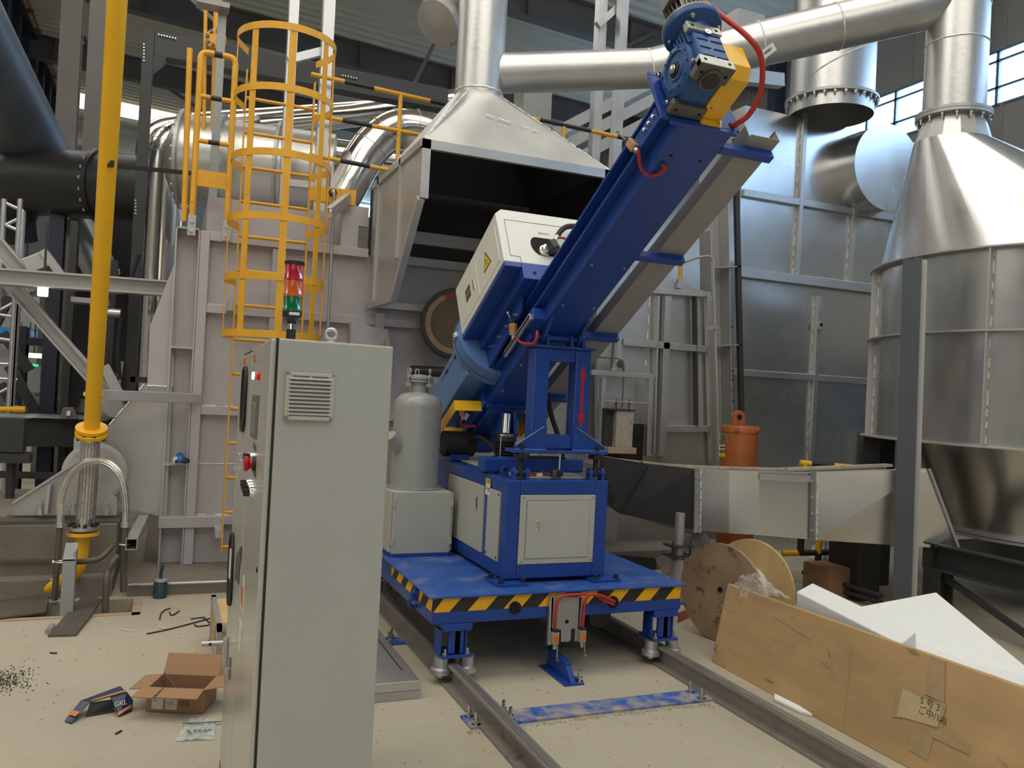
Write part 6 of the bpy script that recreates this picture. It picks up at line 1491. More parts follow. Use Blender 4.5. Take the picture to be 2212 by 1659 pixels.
# big ducts at upper left
gd_ = thing('grey_duct', 'large blue grey diagonal duct at the upper left corner', 'duct', PD(75, 300, 9.0))
a, c_ = PD(86, 345, 9.6), PD(-150, -90, 7.0)
MB().cyl(a, c_, RP(a, 66), RP(c_, 92), 40).obj('duct', 'grey_blue_duct', gd_)
de = thing('dark_elbow', 'dark round elbow duct with flange behind the top of the yellow pipe', 'duct', PD(110, 395, 9.2))
q = bez([PD(5, 520, 9.4), PD(0, 455, 9.3), PD(28, 405, 9.2), PD(80, 393, 9.2), PD(212, 402, 9.2)], 6)
MB().tube(q, RP(q[-1], 72), 40).obj('elbow', 'dark_duct', de)
ax = (q[-1]-q[-4]).normalized(); r_ = RP(q[-1], 72)
MB().lathe(q[-1], ax, [(r_, 0), (r_*1.08, 0), (r_*1.08, .05), (r_, .05)], 40, False, False).obj('flange', 'black', de)
for k_ in range(20):
    a = k_*math.pi/10; d_, s_, u_ = frame(ax); MB().hexbolt(q[-1]+(s_*math.cos(a)+u_*math.sin(a))*r_*1.04, -ax, .02, .02).obj('bolt', 'galvanised', de)
MB().lathe(q[-1]+ax*.05, ax, [(r_, 0), (r_*.97, .5), (r_*.6, .9)], 40).obj('taper', 'dark_duct', de)
tag(MB().cyl(PD(165, 480, 9.8), PD(225, 600, 9.8), RP(PD(190, 540, 9.8), 35), n=32).obj('silver_duct', 'galvanised'), 'silver duct section below the dark elbow', 'duct')
# grey horizontal beam and inclined beam
HBY = 8.6
tag(MB().ibeam(PY(-30, 596, HBY), PY(362, 624, HBY), .2, RP(PY(100, 605, HBY), 34), .018).obj('grey_beam', 'silver_dull'), 'long grey horizontal I-beam crossing behind the yellow pipe', 'beam')
tag(MB().ibeam(PY(20, 610, HBY+.3), PY(262, 885, HBY+.3), .2, RP(PY(100, 700, HBY), 30), .02).obj('inclined_beam', 'silver_dull'), 'grey diagonal I-beam sloping down to the right under the horizontal beam', 'beam')
tag(MB().ibeam(PY(-30, 500, HBY+.5), PY(80, 625, HBY+.5), .2, RP(PY(30, 560, HBY), 34), .02).obj('inclined_beam', 'silver_dull'), 'short grey diagonal I-beam above the horizontal beam at the left edge', 'beam')
gb = thing('grey_gearbox', 'grey square flanged box above the horizontal beam at the left', 'box', PY(90, 580, 9.0))
MB().bar(PY(58, 580, 9.0), PY(110, 560, 9.0), .3, RP(PY(90, 570, 9), 34)).obj('body', 'silver_dull', gb, .01); MB().bar(PY(108, 575, 9.0), PY(123, 567, 9.0), .36, .26).obj('flange', 'silver_dull', gb)
tag(MB().bb(PY(155, 650, 9.2).x, PY(235, 650, 9.2).x, 9.1, 9.4, PY(190, 656, 9.2).z, PY(190, 645, 9.2).z).obj('cable_shelf', 'silver_dull'), 'small grey shelf hanging under the horizontal beam behind the yellow pipe', 'shelf')
tag(MB().cyl(PY(228, 675, 9.2), PY(262, 678, 9.2), RP(PY(240, 676, 9.2), 10), n=20).obj('pipe_stub', 'steel'), 'bright pipe stub right of the yellow pipe below the horizontal beam', 'pipe')
# dark structure columns
for (xa, xb, y0, y1, Y, m, lbl) in ((112, 140, 480, 910, 10.5, 'dark_blue_steel', 'dark column right of the hanging banner'), (152, 166, 560, 910, 10.2, 'dark_steel', 'thin dark column close left of the yellow pipe'), (88, 112, 690, 880, 13.5, 'beam_brown', 'brownish column beside the blue banner'), (37, 56, 780, 890, 11.0, 'dark_steel', 'dark cabinet-like column below the banner at the left'), (228, 250, 640, 860, 10.4, 'dark_steel', 'dark column between yellow pipe and portal frame')):
    p = PY((xa+xb)/2, y0, Y); w_ = RP(p, xb-xa)
    tag(MB().ibeam((p.x, Y, 0), (p.x, Y, p.z+.4), w_, .25, .02, (0, 1, 0)).obj('dark_column', m), lbl, 'column')
tag(MB().bar(PY(-30, 732, 11), PY(120, 742, 11), .2, RP(PY(50, 740, 11), 16)).obj('blue_beam', 'dark_blue_steel'), 'dark blue horizontal beam below the banner', 'beam')
tag(MB().bar(PY(50, 870, 10.8), PY(240, 880, 10.8), .2, RP(PY(150, 870, 10.8), 26)).obj('grey_low_beam', 'silver_dull'), 'low grey horizontal beam behind the yellow pipe flange', 'beam')
for k_, (p, q_) in enumerate((((148, 885), (190, 815)), ((20, 790), (78, 892)), ((65, 800), (5, 720)), ((20, 640), (-10, 700)), ((0, 830), (48, 900)))):
    tag(MB().bar(PY(*p, 10.6), PY(*q_, 10.6), .10, .10).obj('dark_brace', 'dark_steel'), ('dark diagonal brace left of the yellow pipe near the low beam', 'dark diagonal brace sloping down below the blue beam', 'dark diagonal brace crossing the blue beam', 'dark brace at the left edge above the blue beam', 'dark brace low at the left edge')[k_], 'brace')
tag(MB().bb(PY(160, 850, 10.0).x-1.1, PY(190, 850, 10.0).x, 10, 12, 0, .0).obj('x', 'dark_steel'), 'x', 'x') if False else None
bk = thing('dark_machine', 'low black machine bed with pale top edge behind the yellow flange', 'machine', PY(100, 960, 9.2))
a, c_ = PY(-20, 905, 9.2), PY(200, 905, 9.2)
MB().bb(a.x, c_.x, 9.2, 10.4, PY(100, 965, 9.2).z, PY(100, 903, 9.2).z).obj('bed', 'black_and_shade', bk)
MB().bb(a.x, c_.x, 9.15, 9.6, PY(100, 903, 9.2).z, PY(100, 899, 9.2).z).obj('top_strip', 'tank_grey', bk)
a = PY(28, 940, 8.0); MB().bb(a.x-.12, a.x+.09, 7.9, 8.1, PY(28, 975, 8.0).z, PY(28, 903, 8.0).z).obj('bracket_block', 'dark_steel', bk)
MB().prism(ppoly([(-20, 897), (70, 903), (0, 915), (-20, 916)], 8.2), (0, .3, 0)).obj('corner_plate', 'tank_grey', bk)
pj = PY(26, 985, 8.0); MB().cyl((pj.x, 8.0, 0.02), (pj.x, 8.0, pj.z), RP(pj, 9), n=20).obj('leg_tube', 'dark_steel', bk); MB().bb(pj.x-.16, pj.x+.16, 7.85, 8.15, 0, .03).obj('foot_plate', 'dusty_steel', bk); MB().bb(pj.x-.14, pj.x+.14, 7.9, 8.1, pj.z-.05, pj.z+.03).obj('head_plate', 'dark_steel', bk)
tag(MB().bar(PY(-20, 1024, 8.8), PY(125, 1028, 8.8), .05, .06).obj('floor_bar', 'dark_steel'), 'dark low bar near the floor at the left edge', 'bar')
mm = thing('small_press', 'small dark fixture with a white mark on the black machine bed', 'fixture', PY(146, 900, 9.1))
MB().prism(ppoly([(128, 905), (136, 880), (158, 880), (166, 905)], 9.05), (0, .1, 0)).obj('stand', 'beam_brown', mm); MB().bb(PY(144, 890, 9.0).x, PY(152, 890, 9.0).x, 9.0, 9.04, PY(148, 898, 9).z, PY(148, 888, 9).z).obj('white_mark', 'white', mm)
tag(MB().cyl(PY(-10, 884, 9.5), PY(40, 884, 9.5), RP(PY(10, 884, 9.5), 6), n=16).lathe(PY(30, 884, 9.5), (1, 0, 0), [(RP(PY(10, 884, 9.5), 8), 0), (RP(PY(10, 884, 9.5), 7), .10)], 16).obj('yellow_pipe_end', 'yellow'), 'short yellow horizontal pipe end at the left edge', 'pipe')
gc = PY(68, 830, 12.5); tag(MB().bb(PY(54, 830, 12.5).x, PY(88, 830, 12.5).x, 12.5, 12.9, PY(70, 848, 12.5).z, PY(70, 790, 12.5).z).obj('far_cabinet', 'tank_grey', None, .01), 'small far grey cabinet with a green light on top at the left', 'cabinet')
tag(MB().bb(PY(68, 788, 12.5).x, PY(82, 788, 12.5).x, 12.5, 12.55, PY(70, 791, 12.5).z, PY(70, 786.5, 12.5).z).obj('green_indicator', 'green_on'), 'glowing green indicator light on the far grey cabinet', 'light')
# scaffold tower at the left edge
sf = thing('scaffold_tower', 'galvanised tube scaffold tower at the left edge', 'scaffold', PY(20, 880, 9.8))
for x, y0, y1 in ((44, 430, 890), (40, 640, 890), (50, 455, 560), (9, 430, 890)): 
    p = PY(x, y0, 9.8); MB().cyl((p.x, 9.8, 0), (p.x, 9.8, p.z), .028, n=10).obj('upright', 'galvanised', sf)
for (p, q_) in (((9, 437), (50, 456)), ((12, 486), (50, 502)), ((12, 486), (50, 468)), ((0, 680), (40, 686)), ((0, 670), (38, 650)), ((0, 732), (40, 738)), ((0, 786), (38, 787)), ((0, 818), (38, 820)), ((0, 848), (34, 830)), ((0, 560), (50, 545))): MB().cyl(PY(*p, 9.8), PY(*q_, 9.8), .018, n=8).obj('brace', 'galvanised', sf)
# banner and far lamps
bn = thing('banner', 'blue hanging banner with white lettering seen far at the left', 'banner', PY(65, 720, 15))
a, c_ = PY(30, 710, 15), PY(91, 712, 15); zt3, zb3 = PY(60, 710, 15).z, PY(60, 732, 15).z
MB().bb(a.x-1.2, c_.x, 15, 15.02, zb3, zt3).obj('cloth', 'banner_blue', bn)
text('lettering', '新突破', 'white', PY(59, 722, 14.985), (1, 0, 0), (0, 0, 1), (zt3-zb3)*.62, bn, .002)
text('lettering', '人', 'white', PY(90, 722, 14.985), (1, 0, 0), (0, 0, 1), (zt3-zb3)*.62, bn, .002)
for p in (47, 66, 84): MB().cyl(PY(p, 711, 15.0), PY(p, 696, 15), .008, n=6).obj('suspension_wire', 'dark_steel', bn)
struct(MB().bb(PY(20, 700, 15.5).x-2, PY(100, 700, 15.5).x, 15.5, 15.55, 1.2, PY(60, 640, 15.5).z).obj('wall_partition', 'wall_sheet'))
def lampx(x, y, Y, w, h, m, lbl):
    p = PY(x, y, Y); a = RP(p, w)/2; c = RP(p, h)/2
    t = thing('work_lamp', lbl, 'lamp', p)
    MB().bb(p.x-a, p.x+a, Y, Y+.02, p.z-c, p.z+c).obj('lit_panel', m, t, .01)
    MB().bb(p.x-a*1.1, p.x+a*1.1, Y+.02, Y+.10, p.z-c*1.1, p.z+c*1.1).obj('lamp_housing', 'dark_steel', t)
    MB().cyl((p.x, Y+.06, p.z+c), (p.x, Y+.06, p.z+c+.6), .01, n=6).obj('lamp_stem', 'dark_steel', t)
lampx(92, 630, 8.55, 20, 20, 'lamp_on', 'bright white work lamp under the grey horizontal beam')
lampx(36, 624, 10.4, 9, 12, 'lamp_on', 'small white work lamp seen through the diagonal beam')
lampx(51, 642, 10.4, 9, 7, 'lamp_on', 'smaller yellowish white lamp beside the diagonal beam')
lampx(72, 768, 13, 34, 10, 'tube_light', 'wide pale yellow tube light far below the blue beam')
# dark clutter panels behind the left part
for (x0_, x1_, y0, y1, Y, m, lbl) in ((165, 290, 470, 1400, 11.5, 'black_and_shade', 'dark machine housing panel behind the yellow pipe'),):
    tag(MB().bb(PY(x0_, y0, Y).x, PY(x1_, y0, Y).x, Y, Y+.3, max(0, PY(x0_, y1, Y).z), PY((x0_+x1_)/2, y0, Y).z).obj('dark_housing', m), lbl, 'machine')
q = bez([PY(300, 550, 8.7), PY(272, 640, 8.7), PY(256, 740, 8.7), PY(258, 820, 8.7)], 6)
tag(MB().tube(q, .02, 8).obj('black_cable', 'rubber'), 'thick black cable hanging beside the portal column', 'cable')
tag(MB().bar(PY(262, 780, 8.9), PY(250, 860, 8.9), .05, .05).obj('pale_stay', 'tank_grey'), 'pale grey stay with clamps left of the portal column foot', 'post')
tag(MB().bar(PY(225, 790, 8.7), PY(262, 860, 8.7), .09, .09).obj('inclined_tie', 'silver_dull'), 'short grey diagonal tie above the pipe bracket', 'beam')
tag(MB().bb(PY(282, 817, 9).x, PY(320, 817, 9).x, 8.95, 9.1, PY(300, 826, 9).z, PY(300, 814, 9).z).obj('base_angle', 'dark_steel'), 'dark punched angle at the foot of the mirror bright pipe', 'angle')
tag(MB().cyl(PY(215, 890, 8.6), PY(245, 880, 8.4), RP(PY(230, 885, 8.5), 22), n=28).obj('grey_motor', 'silver_dull'), 'rounded grey motor housing right of the yellow flange', 'motor')
# ================================================================ THINGS ON THE FLOOR, RIGHT SIDE
# plywood board leaning outward
bl0, bl1 = V((3.152, 4.18, .002)), V((3.13, 1.75, .002))
bt0 = PXX(1572, 1262, 3.30); bt1 = bt0+(PXX(2212, 1487, 3.30)-bt0)*1.25
t = thing('plywood_board', 'long stained plywood crate side leaning outward beside the right rail', 'board', bl0)
MB().prism([bl0, bl1, bt1, bt0], V((.018, 0, .004))).obj('sheet', 'plywood', t, .001)
bn_ = (bl1-bl0).cross(bt0-bl0).normalized()
if bn_.dot(CAM-bl0) < 0: bn_ = -bn_
def onb(x, y): return onplane(x, y, bl0, bn_)
def decal(pts, m, nm, par, e=.0008): return MB().prism([onb(*p)+bn_*.0002 for p in pts], bn_*e).obj(nm, m, par)
mat('tape_brown', (0.40, 0.285, 0.155), 0.0, 0.3, 0.08, 12, 0.2, 30)
mat('paper_yellowed', (0.50, 0.40, 0.21), 0.0, 0.5, 0.06, 12)
decal([(1940, 1478), (2044, 1522), (2036, 1556), (1930, 1550)], 'tape_brown', 'tape_frame', t)
decal([(1950, 1488), (2034, 1528), (2026, 1572), (1938, 1546)], 'paper_yellowed', 'pasted_note', t, .0012)
decal([(2012, 1416), (2042, 1428), (2040, 1520), (2000, 1500)], 'tape_brown', 'tape_strip', t); decal([(1970, 1570), (2016, 1592), (2004, 1643), (1962, 1620)], 'tape_brown', 'tape_strip', t); decal([(2010, 1572), (2095, 1610), (2095, 1632), (2008, 1590)], 'tape_brown', 'tape_strip', t)
bxv = (bl1-bl0).normalized(); byv = (bt0-bl0).normalized()
text('handwriting', '5 号 3\n   ご中/1/0', 'cast', onb(2008, 1532)+bn_*.0022, bxv, byv, .042, t, .0002)
text('handwriting', '2-1', 'cast', onb(1546, 1398)+bn_*.0006, byv, -bxv, .035, t, .0002)
for (p, q_) in (((1662, 1298), (1657, 1335)), ((1670, 1330), (1752, 1382)), ((1840, 1392), (1822, 1577)), ((1788, 1402), (1806, 1470))): MB().tube([onb(*p)+bn_*.0003, onb(*q_)+bn_*.0003], .0012, 4).obj('scratch', 'reel_dirty', t)
tag(MB().prism([(3.088, 3.54, 0), (3.10, 3.36, 0), (3.135, 3.30, 0), (3.15, 3.42, 0), (3.14, 3.60, 0)], (0, 0, .02)).obj('foam_shard', 'foam', None, .006), 'flat broken white foam shard on the floor at the foot of the plywood board', 'foam')
# opposite crate side and floor holding the foam
tag(MB().bb(3.2, 4.3, 1.6, 4.1, .005, .03).obj('crate_floor', 'plywood'), 'plywood crate floor under the white foam blocks', 'board')
f1 = [PXX(1720, 1278, 3.345), PXX(1945, 1392, 3.345)]
t = thing('foam_block', 'long white foam block lying along the top of the plywood board', 'foam', f1[0])
a, c_ = f1; d = c_-a
w_ = PXX(1752, 1265, 3.46)-a
MB().prism([a, c_, c_+V((.135, .03, .045)), a+V((.115, .0, .045))], V((.02, 0, -.22))).obj('block', 'foam', t, .006)
fs_ = [PXX(1855, 1310, 3.95), PXX(1890, 1300, 3.95), PXX(2022, 1279, 3.95)]
q = [PXX(1858, 1310, 3.75), PXX(2022, 1279, 3.95), PXX(2230, 1452, 3.85), PXX(2230, 1560, 3.38), PXX(1900, 1420, 3.40)]
t = thing('foam_sheet', 'big white slanted foam sheet behind the plywood board', 'foam', q[1])
b_ = MB()
A_, B_, C__ = V((3.42, 3.32, .36)), PXX(1858, 1310, 3.62), PXX(2022, 1279, 3.98)
D_ = PXX(2240, 1460, 3.98); E_ = V((3.42, D_.y-.3, .36))
n_ = (B_-A_).cross(C__-A_).normalized()
if n_.z > 0: n_ = -n_
b_.prism([A_, B_, C__, D_, E_], n_*.05).obj('sheet', 'foam', t, .004)
tag(MB().bb(3.34, 3.62, 3.72, 4.0, .30, .345).obj('foam_strip', 'foam_yellow', None, .005), 'pale yellow foam strip behind the left end of the long foam block', 'foam')
tag(MB().bb(3.34, 3.60, 3.60, 3.98, .22, .298).obj('foam_piece', 'foam', None, .005), 'small white foam piece under the pale yellow foam strip', 'foam')
tag(MB().bb(3.40, 4.1, 1.7, 3.75, .03, .22).obj('foam_filler', 'foam', None, .006), 'white foam filler inside the crate under the slanted sheet', 'foam')
# cable reel
rc = PZ(1560, 1392); rR = .325
ra = V((math.cos(math.radians(18)), math.sin(math.radians(18)), 0))
rc0 = V((rc.x, rc.y+.05, rR+.002)); rd_ = .36
t = thing('cable_reel', 'wooden cable reel with two plywood flanges standing behind the plywood board', 'reel', V((rc.x, rc.y, 0)))
w0 = MB().lathe(rc0, ra, [(rR, 0), (rR, .022)], 64).obj('flange', 'reel_dirty', t, .001)
MB().cyl(rc0+V((.0, 0, .02))-ra*.001, rc0+V((0, 0, .02))+ra*.01, .02, n=20).obj('axle_hole', 'hole', w0)
MB().torus(rc0+ra*-.0005-V((-.0, 0, .1)), ra, .022, .004, 20, 6).obj('bolt_ring', 'reel_dirty', w0)
MB().lathe(rc0+ra*rd_, ra, [(rR, 0), (rR, .022)], 64).obj('flange', 'reel_clean', t, .001)
MB().lathe(rc0+ra*.02, ra, [(.14, 0), (.14, rd_-.02)], 40).obj('wound_drum', 'paper', t)
# crumpled clear film
fv = MB(); n = 14; vs = []
pa_, pb_, pc_, pd_ = PXX(1588, 1252, 3.29), PXX(1745, 1292, 3.45), PXX(1640, 1300, 3.28), PXX(1600, 1270, 3.28)
corn = [PXX(1583, 1268, 3.285), PXX(1628, 1310, 3.285), PXX(1640, 1246, 3.40), PXX(1720, 1300, 3.40)]
for j in range(n+1):
    for i in range(n+1):
        u, v_ = i/n, j/n
        p = corn[0].lerp(corn[1], u).lerp(corn[2].lerp(corn[3], u), v_)
        p = p+V((random.uniform(-.012, .012), random.uniform(-.012, .012), .05*math.sin(v_*math.pi)+random.uniform(-.012, .014))); vs.append(p)
fv.add(vs, [(j*(n+1)+i, j*(n+1)+i+1, (j+1)*(n+1)+i+1, (j+1)*(n+1)+i) for j in range(n) for i in range(n)], True)
tag(fv.obj('film_wrap', 'clear_film'), 'crumpled clear plastic film over the left top corner of the plywood board', 'film')
# small rusty angle behind the reel
tag(MB().angle((3.45, 4.95, .03), (3.62, 5.05, .03), .05, .08, .006).obj('angle_offcut', 'copper_bar'), 'small rusty angle steel offcut on the floor left of the cable reel', 'offcut')
# black/yellow floor railing right
RY2 = 6.9
r = thing('floor_railing', 'black and yellow banded floor railing behind the launder at the right', 'railing', PD(1765, 1200, 7.4))
D2 = 7.4
striped(r, PD(1728, 1000, D2), PD(1860, 1012, D2), .028, (.18, .55), 'rail', 'yellow'); striped(r, PD(1690, 1195, D2), PD(1900, 1191, D2), .028, (.17, .65), 'rail', 'yellow')
for x, y0, y1 in ((1738, 1003, 1195), (1770, 1150, 1290)):
    a, c_ = PD(x, y0, D2), PD(x-2, y1, D2); striped(r, a, V((a.x, a.y, max(c_.z, .0))), .030, (.72,) if x < 1750 else (.4,), 'post', 'yellow')
tag(MB().cyl(PD(1848, 1165, 7.3), PD(1882, 1180, 7.3), .022, n=12).obj('yellow_rod', 'yellow'), 'short yellow rod end under the launder left of the column', 'rod')
tag(MB().cyl(PD(1735, 1236, 7.2), PD(1905, 1287, 6.6), .022, n=12).obj('floor_tube', 'dark_steel'), 'dark thin tube running low behind the foam blocks, upper of two', 'tube')
tag(MB().cyl(PD(1740, 1252, 7.2), PD(1905, 1302, 6.6), .022, n=12).obj('floor_tube', 'dark_steel'), 'dark thin tube running low behind the foam blocks, lower of two', 'tube')
bsk = thing('drum_cage', 'pale strapped drum and hoops behind the railing under the launder', 'drum', PD(1805, 1210, 7.7))
dc_ = PD(1815, 1222, 7.8)
MB().lathe(dc_, (-.6, .9, .0), [(.16, -.25), (.16, .25)], 28).obj('drum_body', 'silver_dull', bsk)
for k_ in (-.2, -.05, .1): MB().lathe(dc_+V((-.6, .9, 0)).normalized()*k_, (-.6, .9, 0), [(.165, 0), (.165, .04)], 28, False).obj('strap', 'tank_grey', bsk)
MB().bar(PD(1785, 1170, 7.7), PD(1776, 1245, 7.7), .03, .02).obj('stave', 'tank_grey', bsk); MB().tube(bez([PD(1795, 1180, 7.7), PD(1806, 1160, 7.7), PD(1830, 1162, 7.7), PD(1840, 1200, 7.7)], 5), .02, 8).obj('hoop', 'tank_grey', bsk)
struct(MB().bb(3.6, 5.6, 6.55, 7.0, 0, .18).obj('trim_9', 'plinth_mat'))
cx_ = PD(1820, 1270, 7.0); tag(MB().bb(cx_.x-.25, cx_.x+.3, cx_.y-.1, cx_.y+.2, 0, .26).obj('cardboard_box', 'carton'), 'brown cardboard box behind the foam blocks at the right', 'box')
cq = PD(1865, 1230, 6.9); tag(MB().bb(cq.x-.10, cq.x+.14, cq.y-.05, cq.y+.3, 0, 1.0).obj('grey_cabinet', 'dark_steel', None, .01), 'dark grey cabinet left of the tall column below the launder', 'cabinet')
a = PD(1916, 1000, 7.5); tag(MB().bb(a.x-.09, a.x+.09, a.y, a.y+.2, 0, 1.45).obj('dark_post', 'dark_steel'), 'dark post directly behind the tall grey column', 'post')
tag(MB().bb(PY(1872, 960, 7.1).x, PY(1905, 960, 7.1).x, 7.0, 7.15, .3, PY(1890, 935, 7.1).z).obj('box_flange', 'silver_dull'), 'grey corner panel left of the tall column behind the launder', 'panel')
# low beam and tilted beam behind the cart
tag(MB().bar(PY(1300, 1205, 6.6), PY(1410, 1215, 6.6), .12, .10).obj('low_beam', 'dark_steel'), 'dark low beam behind the right side of the cart', 'beam')
a, c_ = PD(1432, 1225, 6.9), PD(1535, 1160, 6.6)
tag(MB().chan(a, c_, .10, .16, .012, (0, 0, 1), -1).obj('tilted_channel', 'silver'), 'silver tilted channel beam left of the orange cylinder', 'beam')
tag(MB().bb(2.98, 3.75, 6.05, 6.35, .0, .16).obj('kerb_block', 'plinth_mat', None, .01), 'dusty concrete kerb block behind the right corner of the cart', 'kerb')
# ================================================================ LEFT AND FRONT FLOOR
def onfloor(pts, h, m, nm, lbl, cat, z=0.0, bev=.0):
    return tag(MB().prism([PZ(x, y, z) for x, y in pts], V((0, 0, h))).obj(nm, m, None, bev), lbl, cat)
onfloor([(-30, 1302), (105, 1290), (99, 1325), (-30, 1341)], .012, 'dusty_steel', 'trench_cover', 'front dark steel trench cover plate at the left edge', 'plate', .012)
onfloor([(-30, 1257), (84, 1252), (64, 1278), (-30, 1284)], .012, 'dusty_steel', 'trench_cover', 'rear dark steel trench cover plate at the left edge', 'plate', .012)
pk = [PZ(103, 1377, .0), PZ(164, 1375, .0), PZ(222, 1297, .03), PZ(178, 1291, .03)]
tag(MB().prism(pk, V((0, 0, .014))).obj('steel_plank', 'dusty_steel'), 'narrow dark steel plank lying aslant from the trench onto the floor', 'plank')
tag(MB().cyl(PZ(104, 1364, .018), PZ(113, 1352, .018), .018, n=14).obj('pipe_offcut', 'tank_grey'), 'short pale pipe offcut beside the steel plank', 'offcut')
# paint pot on the floor by the curb
pp_ = PZ(345, 1291)
t = thing('paint_pot', 'blue grey spray gun paint pot standing on the floor by the curb', 'pot', pp_)
MB().lathe((pp_.x, pp_.y, 0), (0, 0, 1), [(.044, 0), (.046, .01), (.046, .10), (.040, .118), (.036, .12)], 24).obj('cup', 'paint_pot', t); MB().lathe((pp_.x, pp_.y, .118), (0, 0, 1), [(.05, 0), (.05, .012), (.03, .02)], 20).obj('lid', 'galvanised', t)
MB().tube([(pp_.x, pp_.y, .13), (pp_.x, pp_.y-.01, .17), (pp_.x+.01, pp_.y-.02, .235)], .012, 8).obj('gun_handle', 'paint_pot', t)
# wires and sticks
for pts, lbl in (([(345, 1338), (348, 1325), (358, 1317), (368, 1314)], 'short curved black wire piece on the floor left of the sticks'), ([(366, 1322), (372, 1329), (388, 1319)], 'small bent brown wire piece on the floor'), ([(317, 1369), (370, 1358), (460, 1334)], 'long thin black rod on the floor beside the cabinet'), ([(412, 1337), (442, 1333)], 'short black wire near the end of the long rod'), ([(440, 1334), (456, 1350), (460, 1375), (438, 1392)], 'bent brown wire beside the wooden crate'), ([(420, 1349), (428, 1353), (458, 1349)], 'angled black wire crossing the long rod'), ([(259, 1358), (282, 1364)], 'thin white strip on the floor left of the long rod'), ([(339, 1354), (362, 1358)], 'thin white strip on the floor beside the long rod'), ([(250, 1585), (263, 1578)], 'small dark splinter on the floor in front of the navy package'), ([(108, 1410), (123, 1411)], 'tiny dark splinter at the left on the floor')):
    q = bez([PZ(x, y, .006) for x, y in pts], 5) if len(pts) > 2 else [PZ(x, y, .005) for x, y in pts]
    tag(MB().tube(q, .004, 6).obj('wire_scrap', 'paper' if 'white' in lbl else 'rubber'), lbl, 'wire')
# swept pile and specks of debris
b = MB()
for i in range(700):
    a = random.gauss(0, 1); c_ = random.gauss(0, 1)
    p = PZ(10, 1472)+V((a*.075-.03, c_*.09, .001)); s_ = random.uniform(.0012, .0032)
    b.ob(p, V((s_, s_*.3, 0)), V((-s_*.3, s_, 0)), V((0, 0, s_*.7)))
tag(b.obj('debris_pile', 'rubber', kind='stuff'), 'swept pile of dark debris at the left edge of the floor', 'debris')
b = MB()
for i in range(500):
    x, y = random.uniform(-.8, 3.2), random.uniform(2.4, 6.2)
    s_ = random.uniform(.001, .003); an = random.uniform(0, 6.3)
    b.ob((x, y, s_*.5), V((math.cos(an), math.sin(an), 0))*s_*random.uniform(1, 3), V((-math.sin(an), math.cos(an), 0))*s_, V((0, 0, s_*.5)))
tag(b.obj('floor_grit', 'reel_dirty', kind='stuff'), 'loose dark grit scattered over the concrete floor', 'grit')
b = MB()
for i in range(500):
    x = random.uniform(1.36, 2.95); y = 3.615-abs(random.gauss(0, .022)); s_ = random.uniform(.001, .004)
    if 2.77 < x < 2.88 or 1.43 < x < 1.56: continue
    b.ob((x, y, s_*.5), (s_, 0, 0), (0, s_, 0), (0, 0, s_*.6))
tag(b.obj('grout_crumbs', 'castable', kind='stuff'), 'crumbled dirt along the front edge of the blue sleeper plate', 'debris')
# open carton
A, Bq = V((-.022, 4.225, 0)), V((.226, 4.130, 0)); ex = (Bq-A).normalized(); ey = V((-ex.y, ex.x, 0)); W_ = (Bq-A).length; Dp = .19; Hh = .115
t = thing('carton', 'open brown cardboard carton with white shipping labels beside the cabinet', 'carton', A)
th = .004
def cb(a0, a1, d0, d1, z0, z1, nm, m='carton', par=t): return MB().prism([A+ex*a0+ey*d0+UZ*z0, A+ex*a1+ey*d0+UZ*z0, A+ex*a1+ey*d1+UZ*z0, A+ex*a0+ey*d1+UZ*z0], UZ*(z1-z0)).obj(nm, m, par)
fw_ = cb(0, W_, 0, th, 0, Hh, 'front_wall'); cb(0, W_, Dp-th, Dp, 0, Hh, 'rear_wall', 'carton_in'); cb(0, th, th, Dp-th, 0, Hh, 'side_wall', 'carton_in'); cb(W_-th, W_, th, Dp-th, 0, Hh, 'side_wall'); cb(0, W_, 0, Dp, 0, th, 'bottom', 'carton_in')
def flap(p, q_, v_, nm='flap'): MB().prism([p, q_, q_+v_, p+v_], V(v_).cross(q_-p).normalized()*.004).obj(nm, 'carton', t)
T = lambda a, d: A+ex*a+ey*d+UZ*Hh
flap(T(-.02, 0), T(W_*.28, 0), -ey*.10+UZ*-.012+ex*-.012); flap(T(W_*.30, 0), T(W_, 0), -ey*.10-UZ*.010-ex*.0)
flap(T(0, Dp), T(W_, Dp), ey*.06+UZ*.085); flap(T(0, 0), T(0, Dp), -ex*.085+UZ*-.01); flap(T(W_, Dp), T(W_, 0), ex*.09+UZ*.02)
def lab(a0, a1, z0, z1, m, nm, par, e=.0008): return MB().prism([A+ex*a0+UZ*z0-ey*.0002, A+ex*a1+UZ*z0-ey*.0002, A+ex*a1+UZ*z1-ey*.0002, A+ex*a0+UZ*z1-ey*.0002], -ey*e).obj(nm, m, par)
l1 = lab(.024, .078, .016, .088, 'paper', 'shipping_label', fw_); l2 = lab(.088, .142, .016, .085, 'paper', 'shipping_label', fw_)
for i in range(12): lab(.032+i*.003, .033+i*.003+random.uniform(0, .001), .076, .083, 'ink', 'barcode_line', l1, .0011)
text('label_text', '9702HC-N62', 'ink', A+ex*.048+UZ*.067-ey*.0012, ex, UZ, .009, l1, .0002); text('label_text', '数量 6', 'ink', A+ex*.040+UZ*.056-ey*.0012, ex, UZ, .006, l1, .0002); text('label_text', '04', 'ink', A+ex*.030+UZ*.020-ey*.0012, ex, UZ, .006, l1, .0002)
for i in range(5): lab(.093, .093+random.uniform(.02, .045), .074-i*.011, .0752-i*.011, 'ink', 'print_line', l2, .0011)
text('label_text', '●  ▬▬▬\n▲  ▬▬', 'ink', A+ex*.112+UZ*.045-ey*.0012, ex, UZ, .006, l2, .0002)
